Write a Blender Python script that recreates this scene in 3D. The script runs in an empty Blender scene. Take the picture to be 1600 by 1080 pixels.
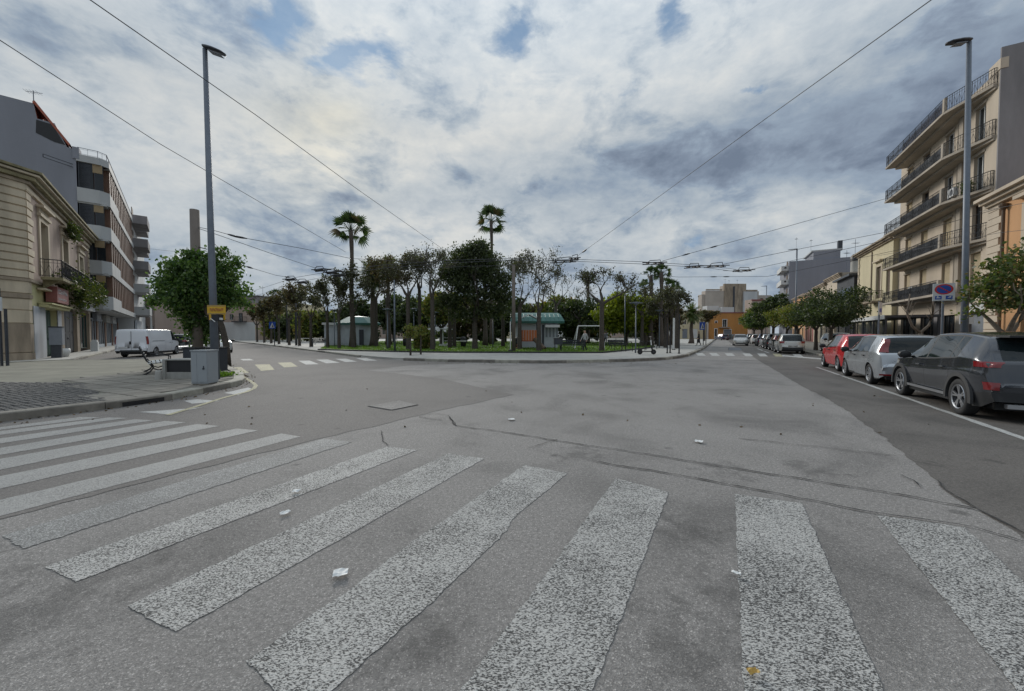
import bpy, math, random
import numpy as np
from mathutils import Vector, Matrix
R = random.Random(7)
NP = np.random.RandomState(7)
sc = bpy.context.scene
COL = sc.collection

# ---------------------------------------------------------------- camera
CAMH = 1.5
PITCH = math.atan(18 / 590.)
FPX = 590.
cam = bpy.data.cameras.new('camera'); camo = bpy.data.objects.new('camera', cam); COL.objects.link(camo)
camo.location = (0, 0, CAMH); camo.rotation_euler = (math.pi / 2 - PITCH, 0, 0)
cam.sensor_width = 36; cam.lens = 36 * FPX / 1600; cam.clip_end = 3000; cam.clip_start = 0.05
sc.camera = camo
sc.render.resolution_x = 1024; sc.render.resolution_y = 691
sc.view_settings.view_transform = 'Standard'; sc.view_settings.look = 'None'
sc.view_settings.exposure = 0.45; sc.view_settings.gamma = 1

# ---------------------------------------------------------------- sky
SUN_DIR = Vector((-0.49, 1.0, 0.50)).normalized()
SUN_EL = math.asin(SUN_DIR.z); SUN_AZ = math.atan2(SUN_DIR.x, SUN_DIR.y)
def pixdir(px, py):
    x = (px - 800) / FPX; y = (540 - py) / FPX
    return Vector((x, math.cos(PITCH) + y * math.sin(PITCH), -math.sin(PITCH) + y * math.cos(PITCH)))
world = bpy.data.worlds.new('World'); sc.world = world; world.use_nodes = True
nt = world.node_tree; nt.nodes.clear()
def N(tree, t, **kw):
    n = tree.nodes.new(t)
    for k, v in kw.items():
        if k.startswith('i_'): n.inputs[int(k[2:])].default_value = v
        else: setattr(n, k, v)
    return n
def MATH(tree, op, a, b=None, clamp=False):
    n = tree.nodes.new('ShaderNodeMath'); n.operation = op; n.use_clamp = clamp
    for i, x in enumerate((a, b)):
        if x is None: continue
        if isinstance(x, (int, float)): n.inputs[i].default_value = x
        else: tree.links.new(x, n.inputs[i])
    return n.outputs[0]
def VM(tree, op, a, b=None):
    n = tree.nodes.new('ShaderNodeVectorMath'); n.operation = op
    for i, x in enumerate((a, b)):
        if x is None: continue
        if isinstance(x, (tuple, Vector)): n.inputs[i].default_value = tuple(x)
        else: tree.links.new(x, n.inputs[i])
    return n.outputs['Value'] if op in ('DOT_PRODUCT', 'LENGTH') else n.outputs[0]
def MIXC(tree, f, a, b, mode='MIX'):
    n = tree.nodes.new('ShaderNodeMix'); n.data_type = 'RGBA'; n.blend_type = mode
    for s, x in ((0, f), (6, a), (7, b)):
        if isinstance(x, (int, float)): n.inputs[s].default_value = x
        elif isinstance(x, tuple): n.inputs[s].default_value = (x[0], x[1], x[2], 1)
        else: tree.links.new(x, n.inputs[s])
    return n.outputs[2]
def RAMP(tree, f, stops, interp='LINEAR'):
    n = tree.nodes.new('ShaderNodeValToRGB'); cr = n.color_ramp; cr.interpolation = interp
    while len(cr.elements) > 1: cr.elements.remove(cr.elements[-1])
    for i, (p, c) in enumerate(stops):
        if isinstance(c, (int, float)): c = (c, c, c)
        e = cr.elements[0] if i == 0 else cr.elements.new(p)
        e.position = p; e.color = (c[0], c[1], c[2], 1)
    tree.links.new(f, n.inputs[0]); return n.outputs[0]
def NOISE(tree, v, scale, detail=4, rough=0.55, dist=0.0, color=False):
    n = tree.nodes.new('ShaderNodeTexNoise'); n.inputs['Scale'].default_value = scale
    n.inputs['Detail'].default_value = detail; n.inputs['Roughness'].default_value = rough
    n.inputs['Distortion'].default_value = dist
    if v is not None: tree.links.new(v, n.inputs['Vector'])
    return n.outputs[1 if color else 0]
def build_sky():
    T = nt
    tc = T.nodes.new('ShaderNodeTexCoord'); v = tc.outputs['Generated']
    v = VM(T, 'NORMALIZE', v)
    sep = T.nodes.new('ShaderNodeSeparateXYZ'); T.links.new(v, sep.inputs[0])
    z = MATH(T, 'MAXIMUM', sep.outputs[2], 0.0)
    inv = MATH(T, 'DIVIDE', 1.5, MATH(T, 'ADD', z, 0.75))
    p = VM(T, 'MULTIPLY', v, (1.75, 1.75, 3.3))
    big = NOISE(T, p, 1.0, 3, 0.5, 0.2)
    mid = NOISE(T, p, 3.1, 10, 0.60, 0.25)
    fine = NOISE(T, p, 10.0, 9, 0.62, 0.2)
    # billow: ridged detail for puffy structure
    bil = MATH(T, 'ABSOLUTE', MATH(T, 'SUBTRACT', mid, 0.5))
    c = MATH(T, 'ADD', MATH(T, 'MULTIPLY', big, 0.42), MATH(T, 'MULTIPLY', mid, 0.70))
    c = MATH(T, 'ADD', c, MATH(T, 'MULTIPLY', fine, 0.30))
    c = MATH(T, 'ADD', c, MATH(T, 'ADD', MATH(T, 'MULTIPLY', bil, -0.55), -0.115))
    warp = VM(T, 'SUBTRACT', NOISE(T, p, 2.2, 6, 0.6, 0.2, color=True), (0.5, 0.5, 0.5))
    wv = VM(T, 'ADD', v, VM(T, 'MULTIPLY', warp, (0.34, 0.34, 0.22)))
    def blob(px, py, sx, sz):
        d = pixdir(px, py).normalized()
        right = Vector((d.y, -d.x, 0)).normalized(); up = right.cross(d).normalized()
        rel = VM(T, 'SUBTRACT', wv, d)
        a = MATH(T, 'DIVIDE', VM(T, 'DOT_PRODUCT', rel, right), sx)
        b = MATH(T, 'DIVIDE', VM(T, 'DOT_PRODUCT', rel, up), sz)
        e = MATH(T, 'DIVIDE', VM(T, 'DOT_PRODUCT', rel, d), max(sx, sz) * 1.5)
        r2 = MATH(T, 'ADD', MATH(T, 'ADD', MATH(T, 'MULTIPLY', a, a), MATH(T, 'MULTIPLY', b, b)), MATH(T, 'MULTIPLY', e, e))
        return MATH(T, 'POWER', 2.718, MATH(T, 'MULTIPLY', r2, -1.0))
    for (px, py, sx, sz, k) in CLOUDS:
        c = MATH(T, 'ADD', c, MATH(T, 'MULTIPLY', blob(px, py, sx, sz), k))
    col = RAMP(T, c, [(0.26, (0.170, 0.215, 0.290)), (0.38, (0.235, 0.290, 0.375)), (0.47, (0.300, 0.370, 0.460)),
                      (0.56, (0.410, 0.470, 0.530)), (0.66, (0.530, 0.575, 0.610)), (0.80, (0.70, 0.71, 0.695)), (0.95, (0.92, 0.90, 0.83))])
    # warm glow of the veiled sun
    sd = VM(T, 'DOT_PRODUCT', v, SUN_DIR)
    glow = MATH(T, 'POWER', MATH(T, 'MAXIMUM', sd, 0.0), 140.0)
    gl = MATH(T, 'MULTIPLY', glow, MATH(T, 'MULTIPLY', MATH(T, 'SUBTRACT', mid, 0.30, clamp=True), 1.2))
    glc = MIXC(T, 1.0, (0, 0, 0), (1.0, 0.90, 0.66), 'MIX')
    col = MIXC(T, gl, col, (1.25, 1.12, 0.82))
    # overhead part of the deck is a little brighter, as under any overcast
    sk = T.nodes.new('ShaderNodeTexSky'); sk.sky_type = 'NISHITA'; sk.sun_disc = False
    sk.sun_elevation = SUN_EL; sk.sun_rotation = SUN_AZ
    sk.air_density = 1.0; sk.dust_density = 0.6; sk.ozone_density = 1.5
    blue = MIXC(T, 1.0, sk.outputs[0], (0.62, 0.84, 1.05), 'MULTIPLY')
    # an overcast vault grows brighter toward the zenith
    zen = MATH(T, 'ADD', 10.0, MATH(T, 'MULTIPLY', MATH(T, 'MULTIPLY', MATH(T, 'SUBTRACT', z, 0.45, True), 1.8), 9.0))
    cz = T.nodes.new('ShaderNodeCombineXYZ')
    for i_ in range(3): T.links.new(zen, cz.inputs[i_])
    cloud10 = VM(T, 'MULTIPLY', col, cz.outputs[0])
    hole = None
    for (px, py, sx, sz, k) in HOLES:
        b = MATH(T, 'MULTIPLY', blob(px, py, sx, sz), k)
        hole = b if hole is None else MATH(T, 'MAXIMUM', hole, b)
    hn = MATH(T, 'ADD', hole, MATH(T, 'MULTIPLY', MATH(T, 'SUBTRACT', 0.5, mid), 1.6))
    hm = RAMP(T, hn, [(0.34, 0.0), (0.80, 0.80)])
    bl = MIXC(T, 0.75, blue, (1.75, 3.0, 4.7))
    out = MIXC(T, hm, cloud10, bl)
    # ground half of the world: dull
    below = MATH(T, 'LESS_THAN', sep.outputs[2], -0.02)
    out = MIXC(T, below, out, (1.5, 1.5, 1.5))
    bg = T.nodes.new('ShaderNodeBackground'); bg.inputs[1].default_value = 0.072
    T.links.new(out, bg.inputs[0])
    wo = T.nodes.new('ShaderNodeOutputWorld'); T.links.new(bg.outputs[0], wo.inputs[0])
# direction-space cloud banks (px, py, half width, half height, strength)
CLOUDS = [(520, 235, .22, .09, .17), (490, 190, .10, .05, -.20), (1250, 235, .42, .12, -.17), (1450, 120, .30, .12, -.08), (880, 290, .30, .05, -.10),
          (830, 190, .24, .09, .09), (980, 230, .10, .05, .06), (150, 200, .35, .20, .05), (640, 370, .30, .045, .10),
          (1230, 345, .30, .05, .12), (560, 310, .22, .04, -.10), (300, 400, .30, .06, -.04), (1050, 100, .30, .14, .05),
          (1150, 435, .25, .05, -.06), (700, 60, .25, .10, .06)]
HOLES = [(565, 75, .05, .075, .9), (435, 35, .045, .05, .8), (790, 45, .07, .05, .8), (1178, 163, .04, .018, .9),
         (1050, 12, .04, .06, .8), (1085, 370, .04, .018, .7), (595, 150, .02, .03, .5), (970, 130, .03, .02, .4)]
build_sky()
sun = bpy.data.lights.new('sun', 'SUN'); sun.energy = 1.5; sun.angle = math.radians(18); sun.color = (1, .955, .88)
suno = bpy.data.objects.new('sun', sun); COL.objects.link(suno)
suno.rotation_euler = (-SUN_DIR).to_track_quat('-Z', 'Y').to_euler()
suno.location = (0, 0, 60)

# ---------------------------------------------------------------- frames of the two streets
UL, NL = Vector((-.658, .753)), Vector((-.753, -.658))
UR, NR = Vector((.4826, .8758)), Vector((.8758, -.4826))
def frL(s, o): p = UL * s + NL * o; return (p.x, p.y)
def frR(s, o): p = UR * s + NR * o; return (p.x, p.y)
def G(px, py, z=0.0):
    d = pixdir(px, py); t = (z - CAMH) / d.z
    return (d.x * t, d.y * t)
def P(px, py, Y):
    d = pixdir(px, py); t = Y / d.y
    return Vector((d.x * t, Y, CAMH + d.z * t))

# ---------------------------------------------------------------- mesh helpers
class MB:
    def __init__(s): s.v = []; s.f = []; s.m = []
    def add(s, vs, fs, m=0):
        b = len(s.v); s.v += [tuple(x) for x in vs]
        for f in fs: s.f.append(tuple(b + i for i in f)); s.m.append(m)
        return s
    def quad(s, a, b, c, d, m=0): return s.add((a, b, c, d), ((0, 1, 2, 3),), m)
    def box(s, x0, x1, y0, y1, z0, z1, m=0):
        s.add([(x0, y0, z0), (x1, y0, z0), (x1, y1, z0), (x0, y1, z0), (x0, y0, z1), (x1, y0, z1), (x1, y1, z1), (x0, y1, z1)],
              [(3, 2, 1, 0), (4, 5, 6, 7), (0, 1, 5, 4), (1, 2, 6, 5), (2, 3, 7, 6), (3, 0, 4, 7)], m)
        return s
    def obox(s, c, sz, rz=0, m=0, rx=0, ry=0):
        M = Matrix.Translation(c) @ Matrix.Rotation(rz, 4, 'Z') @ Matrix.Rotation(ry, 4, 'Y') @ Matrix.Rotation(rx, 4, 'X')
        h = [x / 2 for x in sz]
        vs = [M @ Vector((a * h[0], b * h[1], c_ * h[2])) for c_ in (-1, 1) for a, b in ((-1, -1), (1, -1), (1, 1), (-1, 1))]
        s.add(vs, [(3, 2, 1, 0), (4, 5, 6, 7), (0, 1, 5, 4), (1, 2, 6, 5), (2, 3, 7, 6), (3, 0, 4, 7)], m)
        return s
    def prism(s, poly, z0, z1, m=0, mt=None):
        n = len(poly)
        if sum(poly[i][0] * poly[(i + 1) % n][1] - poly[(i + 1) % n][0] * poly[i][1] for i in range(n)) < 0: poly = poly[::-1]
        vs = [(p[0], p[1], z0) for p in poly] + [(p[0], p[1], z1) for p in poly]
        s.add(vs, [tuple(range(n - 1, -1, -1))] + [(i, (i + 1) % n, n + (i + 1) % n, n + i) for i in range(n)], m)
        s.add(vs[n:], [tuple(range(n))], m if mt is None else mt)
        return s
    def tube(s, pts, rs, n=6, m=0, cap=True):
        pts = [Vector(p) for p in pts]
        if isinstance(rs, (int, float)): rs = [rs] * len(pts)
        b = len(s.v)
        for i, p in enumerate(pts):
            d = (pts[min(i + 1, len(pts) - 1)] - pts[max(i - 1, 0)])
            d = d.normalized() if d.length > 1e-9 else Vector((0, 0, 1))
            a = Vector((0, 0, 1)) if abs(d.z) < .9 else Vector((1, 0, 0))
            x = d.cross(a).normalized(); y = d.cross(x)
            for k in range(n):
                t = 2 * math.pi * k / n
                s.v.append(tuple(p + (x * math.cos(t) + y * math.sin(t)) * rs[i]))
        for i in range(len(pts) - 1):
            for k in range(n):
                k2 = (k + 1) % n
                s.f.append((b + i * n + k2, b + i * n + k, b + (i + 1) * n + k, b + (i + 1) * n + k2)); s.m.append(m)
        if cap:
            s.f.append(tuple(b + k for k in range(n))); s.m.append(m)
            s.f.append(tuple(b + (len(pts) - 1) * n + k for k in range(n - 1, -1, -1))); s.m.append(m)
        return s
    def lathe(s, prof, n=16, c=(0, 0, 0), m=0, axis='z'):
        b = len(s.v)
        for (r, h) in prof:
            for k in range(n):
                t = 2 * math.pi * k / n
                q = (r * math.cos(t), r * math.sin(t), h) if axis == 'z' else (r * math.cos(t), h, r * math.sin(t))
                s.v.append((q[0] + c[0], q[1] + c[1], q[2] + c[2]))
        for i in range(len(prof) - 1):
            for k in range(n):
                k2 = (k + 1) % n
                f = (b + i * n + k, b + i * n + k2, b + (i + 1) * n + k2, b + (i + 1) * n + k)
                s.f.append(f if axis == 'z' else f[::-1]); s.m.append(m)
        return s
    def mesh(s, name, mats, smooth=False):
        me = bpy.data.meshes.new(name); me.from_pydata(s.v, [], s.f)
        if not isinstance(mats, (list, tuple)): mats = [mats]
        for x in mats: me.materials.append(x)
        if len(mats) > 1: me.polygons.foreach_set('material_index', s.m)
        if smooth: me.polygons.foreach_set('use_smooth', [True] * len(s.f))
        me.update(); return me
    def build(s, name, mats, parent=None, smooth=False):
        return link(name, s.mesh(name, mats, smooth), parent)
def link(name, me, parent=None):
    o = bpy.data.objects.new(name, me); COL.objects.link(o)
    if parent is not None: o.parent = parent
    return o
def tag(o, label=None, cat=None, group=None, kind=None):
    if label: o['label'] = label
    if cat: o['category'] = cat
    if group: o['group'] = group
    if kind: o['kind'] = kind
    return o
def thing(name, label, cat, loc=(0, 0, 0), rz=0, group=None):
    o = bpy.data.objects.new(name, None); COL.objects.link(o); o.empty_display_size = .3
    loc = tuple(loc) + (0,) * (3 - len(loc))
    o.location = loc; o.rotation_euler = (0, 0, rz)
    return tag(o, label, cat, group)
KIDS = {}
def copy_tree(o, loc, rz=None, label=None, scale=None, group=None):
    def rec(a, par):
        c = a.copy(); COL.objects.link(c)
        if par is not None: c.parent = par
        for ch in kids[a.name]: rec(ch, c)
        return c
    kids = {}
    def walk(a):
        kids[a.name] = list(a.children)
        for ch in a.children: walk(ch)
    walk(o)
    c = rec(o, None)
    c.location = tuple(loc) + (0,) * (3 - len(loc))
    if rz is not None: c.rotation_euler = (0, 0, rz)
    if label: c['label'] = label
    if group: c['group'] = group
    if scale: c.scale = (scale,) * 3 if isinstance(scale, (int, float)) else scale
    return c
def inside(poly, x, y):
    r = False; n = len(poly)
    for i in range(n):
        x1, y1 = poly[i]; x2, y2 = poly[(i + 1) % n]
        if (y1 > y) != (y2 > y) and x < (x2 - x1) * (y - y1) / (y2 - y1) + x1: r = not r
    return r

# ---------------------------------------------------------------- materials
def newmat(name):
    m = bpy.data.materials.new(name); m.use_nodes = True
    t = m.node_tree; b = t.nodes['Principled BSDF']
    return m, t, b
def bump(t, b, h, dist=0.01, strength=0.6):
    n = t.nodes.new('ShaderNodeBump'); n.inputs['Distance'].default_value = dist; n.inputs['Strength'].default_value = strength
    t.links.new(h, n.inputs['Height']); t.links.new(n.outputs[0], b.inputs['Normal'])
def plain(name, c, rough=.7, var=.12, scale=6, metal=0, bumpd=0, coat=0, streak=False, spec=.5):
    m, t, b = newmat(name)
    g = t.nodes.new('ShaderNodeTexCoord'); v = g.outputs['Object']
    if streak:
        mp = t.nodes.new('ShaderNodeMapping'); mp.inputs['Scale'].default_value = (1, 1, .22); t.links.new(v, mp.inputs[0]); v2 = mp.outputs[0]
    else: v2 = v
    n1 = NOISE(t, v2, scale, 6, .6)
    lo = tuple(x * (1 - var) for x in c); hi = tuple(min(1, x * (1 + var)) for x in c)
    col = RAMP(t, n1, [(.3, lo), (.7, hi)])
    if streak:
        n2 = NOISE(t, v2, scale * .35, 8, .7)
        col = MIXC(t, RAMP(t, n2, [(.42, 0.0), (.66, .55)]), col, tuple(x * (1 - 1.9 * var) for x in c))
    t.links.new(col, b.inputs['Base Color'])
    b.inputs['Roughness'].default_value = rough; b.inputs['Metallic'].default_value = metal
    b.inputs['Coat Weight'].default_value = coat; b.inputs['Coat Roughness'].default_value = .06
    b.inputs['Specular IOR Level'].default_value = spec
    if bumpd: bump(t, b, NOISE(t, v, scale * 4, 6, .65), bumpd, .7)
    return m
def leafmat(name, cols, trans=.3, rough=.5):
    m, t, b = newmat(name)
    g = t.nodes.new('ShaderNodeNewGeometry')
    st = [(i / max(1, len(cols) - 1), c) for i, c in enumerate(cols)]
    col = RAMP(t, g.outputs['Random Per Island'], st)
    t.links.new(col, b.inputs['Base Color']); b.inputs['Roughness'].default_value = rough
    tr = t.nodes.new('ShaderNodeBsdfTranslucent'); t.links.new(MIXC(t, 1.0, col, (1.1, 1.2, .6), 'MULTIPLY'), tr.inputs[0])
    mx = t.nodes.new('ShaderNodeMixShader'); mx.inputs[0].default_value = min(.5, trans + .17)
    t.links.new(b.outputs[0], mx.inputs[1]); t.links.new(tr.outputs[0], mx.inputs[2])
    t.links.new(mx.outputs[0], t.nodes['Material Output'].inputs[0])
    return m
def glassmat(name, c=(.02, .025, .03), alpha=.8, rough=.04):
    m, t, b = newmat(name)
    b.inputs['Base Color'].default_value = (*c, 1); b.inputs['Roughness'].default_value = rough
    b.inputs['Alpha'].default_value = alpha; b.inputs['IOR'].default_value = 1.5; b.inputs['Specular IOR Level'].default_value = .38
    return m
def asphalt(name, lo, hi, stain=.5, speck=.5, patchy=.25, warm=(1, 1, 1), rough=.85, spots=()):
    m, t, b = newmat(name)
    g = t.nodes.new('ShaderNodeTexCoord'); v = g.outputs['Object']
    f1 = NOISE(t, v, 95, 3, .7); f2 = NOISE(t, v, 22, 6, .65); f3 = NOISE(t, v, .55, 7, .62, .4); f4 = NOISE(t, v, 2.4, 8, .7, .3)
    base = RAMP(t, f1, [(.30, tuple(lo * w for w in warm)), (.5, tuple((lo + hi) / 2 * w for w in warm)), (.70, tuple(hi * w for w in warm))])
    col = MIXC(t, MATH(t, 'MULTIPLY', f2, patchy), base, tuple(hi * 1.15 * w for w in warm))
    vo = t.nodes.new('ShaderNodeTexVoronoi'); vo.inputs['Scale'].default_value = 160; t.links.new(v, vo.inputs['Vector'])
    sp = RAMP(t, vo.outputs['Color'], [(.74, 0.0), (.86, speck)])
    col = MIXC(t, sp, col, tuple(min(1, hi * 1.9) * w for w in warm))
    big = RAMP(t, f3, [(.32, 1 - stain * .55), (.5, 1.0), (.72, 1.0 + stain * .22)])
    col = MIXC(t, 1.0, col, big, 'MULTIPLY')
    st = RAMP(t, f4, [(.585, 0.0), (.70, stain)])
    st2 = MATH(t, 'MULTIPLY', st, RAMP(t, NOISE(t, v, .35, 3, .5), [(.42, 0.0), (.62, 1.0)]))
    col = MIXC(t, st2, col, tuple(lo * .45 * w for w in warm))
    sm = t.nodes.new('ShaderNodeTexVoronoi'); sm.inputs['Scale'].default_value = 1.25; t.links.new(VM(t, 'ADD', v, VM(t, 'MULTIPLY', NOISE(t, v, 6, 3, .5, 0, True), (.12, .12, .12))), sm.inputs['Vector'])
    spot = RAMP(t, sm.outputs['Distance'], [(.055, .55), (.10, 0.0)])
    sepc = t.nodes.new('ShaderNodeSeparateColor'); t.links.new(sm.outputs['Color'], sepc.inputs[0])
    spot = MATH(t, 'MULTIPLY', spot, RAMP(t, sepc.outputs[0], [(.5, 0.0), (.55, 1.0)]))
    col = MIXC(t, spot, col, tuple(lo * .4 * w for w in warm))
    g2 = RAMP(t, NOISE(t, v, 38, 5, .75), [(.36, .70), (.52, 1.0), (.68, 1.24)])
    col = MIXC(t, 1.0, col, g2, 'MULTIPLY')
    if spots:
        msk = None
        for (sx_, sy_, sr) in spots:
            d = VM(t, 'LENGTH', VM(t, 'MULTIPLY', VM(t, 'SUBTRACT', v, (sx_, sy_, 0)), (1 / sr, 1 / sr, 0)))
            k = MATH(t, 'SUBTRACT', 1.0, d, True); msk = k if msk is None else MATH(t, 'MAXIMUM', msk, k)
        nn = NOISE(t, v, 4.5, 9, .72, .3)
        k = MATH(t, 'MULTIPLY', RAMP(t, MATH(t, 'ADD', nn, MATH(t, 'MULTIPLY', msk, .22)), [(.57, 0.0), (.74, .48)]), RAMP(t, msk, [(0, 0.0), (.25, 1.0)]))
        col = MIXC(t, k, col, tuple(lo * .32 * w for w in warm))
    t.links.new(col, b.inputs['Base Color'])
    b.inputs['Roughness'].default_value = rough
    bump(t, b, MATH(t, 'ADD', f1, MATH(t, 'MULTIPLY', vo.outputs['Distance'], .5)), .006, .9)
    return m
def paint(name, white, dark, thr=.5, soft=.06, fade=None, scale=62):
    m, t, b = newmat(name)
    g = t.nodes.new('ShaderNodeTexCoord'); v = g.outputs['Object']
    mp = t.nodes.new('ShaderNodeMapping'); mp.inputs['Rotation'].default_value = (0, 0, .5); mp.inputs['Scale'].default_value = (.7, 1.4, 1); t.links.new(v, mp.inputs[0])
    n = NOISE(t, mp.outputs[0], scale, 3, .6, .4)
    w = NOISE(t, v, 1.6, 5, .6)
    n = MATH(t, 'ADD', n, MATH(t, 'MULTIPLY', MATH(t, 'SUBTRACT', w, .5), .22))
    col = RAMP(t, n, [(thr - soft, dark), (thr + soft, white), (thr + .3, tuple(x * 1.12 for x in white))])
    t.links.new(col, b.inputs['Base Color']); b.inputs['Roughness'].default_value = .75
    bump(t, b, n, .012, .9)
    return m
M = {}
def mk():
    A = asphalt
    M['asph'] = A('worn_asphalt', .130, .250, .65, .65, .35, (1.06, 1.0, .94), .85, [(*G(1080, 1000), .55), (*G(1060, 830), .5), (*G(660, 1000), .4), (*G(700, 850), .5), (*G(50, 950), 1.0), (*G(1130, 930), .4), (*G(1130, 735), .5), (*G(910, 710), .5), (*G(1280, 735), .5)])
    M['asph_dark'] = A('newer_asphalt', .100, .175, .25, .3, .25, (1.08, 1, .93))
    M['asph_lane'] = A('dark_asphalt', .055, .125, .8, .35, .5, (1.10, 1, .90), .8)
    M['paint'] = paint('worn_road_paint', (.50, .49, .465), (.05, .049, .047), .485, .06, scale=115)
    M['paint_f'] = paint('faded_road_paint', (.40, .40, .385), (.16, .157, .152), .54, .07, scale=110)
    M['paint_d'] = paint('rolled_road_paint', (.34, .335, .32), (.16, .157, .15), .43, .09, scale=90)
    M['paint_y'] = paint('yellowed_road_paint', (.42, .39, .24), (.16, .15, .11), .46, .1, scale=60)
    M['paint_w'] = paint('thin_road_paint', (.45, .45, .43), (.2, .2, .2), .42, .1, scale=60)
    M['crack'] = plain('crack_shadow', (.035, .034, .033), .95, .3, 20)
    M['paving'] = plain('pale_concrete_paving', (.38, .37, .34), .85, .14, 1.4, bumpd=.004)
    M['plaza'] = plain('weathered_plaza_base', (.17, .165, .13), .9, .25, 1.1, bumpd=.01)
    M['tile'] = plain('concrete_tile', (.22, .205, .175), .85, .2, 2.3, bumpd=.004)
    M['tile2'] = plain('darker_concrete_tile', (.185, .17, .145), .85, .22, 2.7, bumpd=.004)
    M['cobble'] = plain('dark_cobble', (.085, .082, .078), .7, .35, 7, bumpd=.01)
    M['kerb'] = plain('kerb_limestone', (.33, .315, .265), .8, .3, 3.5, bumpd=.006)
    M['kerb_d'] = plain('grimy_kerb_stone', (.19, .175, .15), .85, .4, 3, bumpd=.008)
    M['lawn'] = plain('lawn_soil', (.07, .12, .022), .95, .35, 3)
    M['grassb'] = leafmat('grass_blades', [(.08, .15, .02), (.14, .24, .03), (.19, .30, .05)], .3)
    M['bark'] = plain('grey_brown_bark', (.075, .063, .052), .9, .35, 9, bumpd=.03)
    M['bark2'] = plain('pale_bark', (.16, .13, .10), .9, .3, 9, bumpd=.02)
    M['palmbark'] = plain('palm_bark', (.105, .085, .07), .9, .4, 14, bumpd=.03)
    M['metal'] = plain('galvanised_steel', (.13, .15, .18), .5, .1, 8, metal=.3)
    M['metal_d'] = plain('dark_grey_metal', (.05, .055, .065), .45, .15, 8, metal=.3)
    M['black'] = plain('black_plastic', (.014, .014, .016), .5, .15, 8)
    M['rubber'] = plain('tyre_rubber', (.018, .018, .019), .8, .2, 12)
    M['iron'] = plain('black_ironwork', (.022, .022, .025), .5, .2, 10)
    M['concrete'] = plain('rough_concrete', (.36, .355, .33), .85, .2, 3, streak=True, bumpd=.006)
    M['cpole'] = plain('brown_concrete_pole', (.16, .135, .115), .85, .25, 2, streak=True, bumpd=.006)
    M['white'] = plain('off_white_paint', (.62, .63, .62), .6, .06, 4)
    M['wire'] = plain('dark_wire', (.05, .052, .058), .6, .05, 4)
    M['glass'] = glassmat('window_glass', (.015, .02, .025), 1.0, .06)
    M['carglass'] = glassmat('car_glass', (.012, .018, .020), .95, .03)
    M['lime'] = plain('yellowed_limestone', (.54, .46, .345), .9, .22, 1.2, streak=True, bumpd=.015)
    M['lime_d'] = plain('grimy_limestone', (.34, .275, .205), .9, .35, 1.5, streak=True, bumpd=.015)
    M['moss'] = plain('mossy_stone', (.25, .22, .13), .95, .45, 2.5, bumpd=.02)
    M['rose'] = plain('faded_rose_plaster', (.34, .255, .21), .9, .3, 1.1, streak=True, bumpd=.008)
    M['yplaster'] = plain('pale_yellow_plaster', (.48, .45, .24), .85, .15, 1.3, streak=True)
    M['wplaster'] = plain('bluish_white_plaster', (.47, .49, .52), .8, .14, 1.5, streak=True)
    M['grwall'] = plain('grey_party_wall', (.235, .245, .28), .85, .11, .35, streak=True, bumpd=.006)
    M['parapet'] = plain('light_grey_parapet', (.42, .43, .43), .7, .12, .8, streak=True)
    M['brownpan'] = plain('brown_panel', (.155, .085, .055), .6, .2, 2)
    M['tanpan'] = plain('tan_panel', (.27, .20, .11), .6, .15, 2)
    M['redroof'] = plain('red_oxide_sheet', (.34, .10, .06), .7, .25, 2)
    M['green_d'] = plain('dark_green_door', (.02, .06, .05), .5, .2, 4)
    M['signred'] = plain('faded_red_sign', (.30, .11, .10), .5, .12, 4)
    M['signwhite'] = plain('white_sign', (.52, .53, .53), .5, .1, 4)
    M['cream'] = plain('cream_render', (.52, .44, .345), .85, .16, .5, streak=True, bumpd=.004)
    M['cream2'] = plain('slab_render', (.38, .33, .27), .85, .2, .8, streak=True)
    M['yell'] = plain('yellow_render', (.58, .51, .34), .85, .12, .7, streak=True)
    M['orange'] = plain('apricot_render', (.52, .29, .14), .85, .1, .7, streak=True)
    M['orange_d'] = plain('ochre_render', (.50, .235, .07), .85, .15, .35, streak=True)
    M['greyside'] = plain('bare_grey_render', (.25, .24, .245), .9, .22, .7, streak=True, bumpd=.01)
    M['shut'] = plain('beige_roller_shutter', (.44, .36, .23), .7, .1, 4)
    M['shut_br'] = plain('brown_shutter', (.10, .065, .04), .7, .2, 4)
    M['shut_gr'] = plain('grey_shop_shutter', (.20, .22, .25), .5, .1, 4)
    M['greenroof'] = plain('teal_metal_roof', (.05, .155, .135), .5, .15, 2)
    M['kiosk'] = plain('kiosk_cladding', (.45, .49, .53), .6, .1, 2)
    M['stone_far'] = plain('old_castle_stone', (.42, .37, .32), .9, .14, .25)
    M['pinkw'] = plain('dusty_pink_render', (.42, .33, .28), .9, .16, .4, streak=True)
    M['whitew'] = plain('whitewashed_wall', (.55, .56, .56), .85, .14, .4, streak=True)
    M['dkbuild'] = plain('black_cladding', (.022, .023, .027), .5, .2, 1)
    M['yell_sign'] = plain('yellow_sign_sheet', (.60, .36, .02), .5, .1, 5)
    M['blue_sign'] = plain('blue_sign_sheet', (.02, .07, .32), .4, .05, 5)
    M['red'] = plain('red_plastic', (.5, .03, .02), .4, .1, 5)
    M['orangep'] = plain('orange_play_panel', (.42, .12, .035), .5, .15, 5)
    M['door_blue'] = plain('blue_door', (.02, .07, .26), .5, .1, 5)
    M['cabinet'] = plain('grey_cabinet_paint', (.30, .325, .345), .55, .08, 2, streak=True)
    M['signtxt'] = plain('sign_lettering', (.10, .07, .06), .6, .1, 5)
mk()
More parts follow.
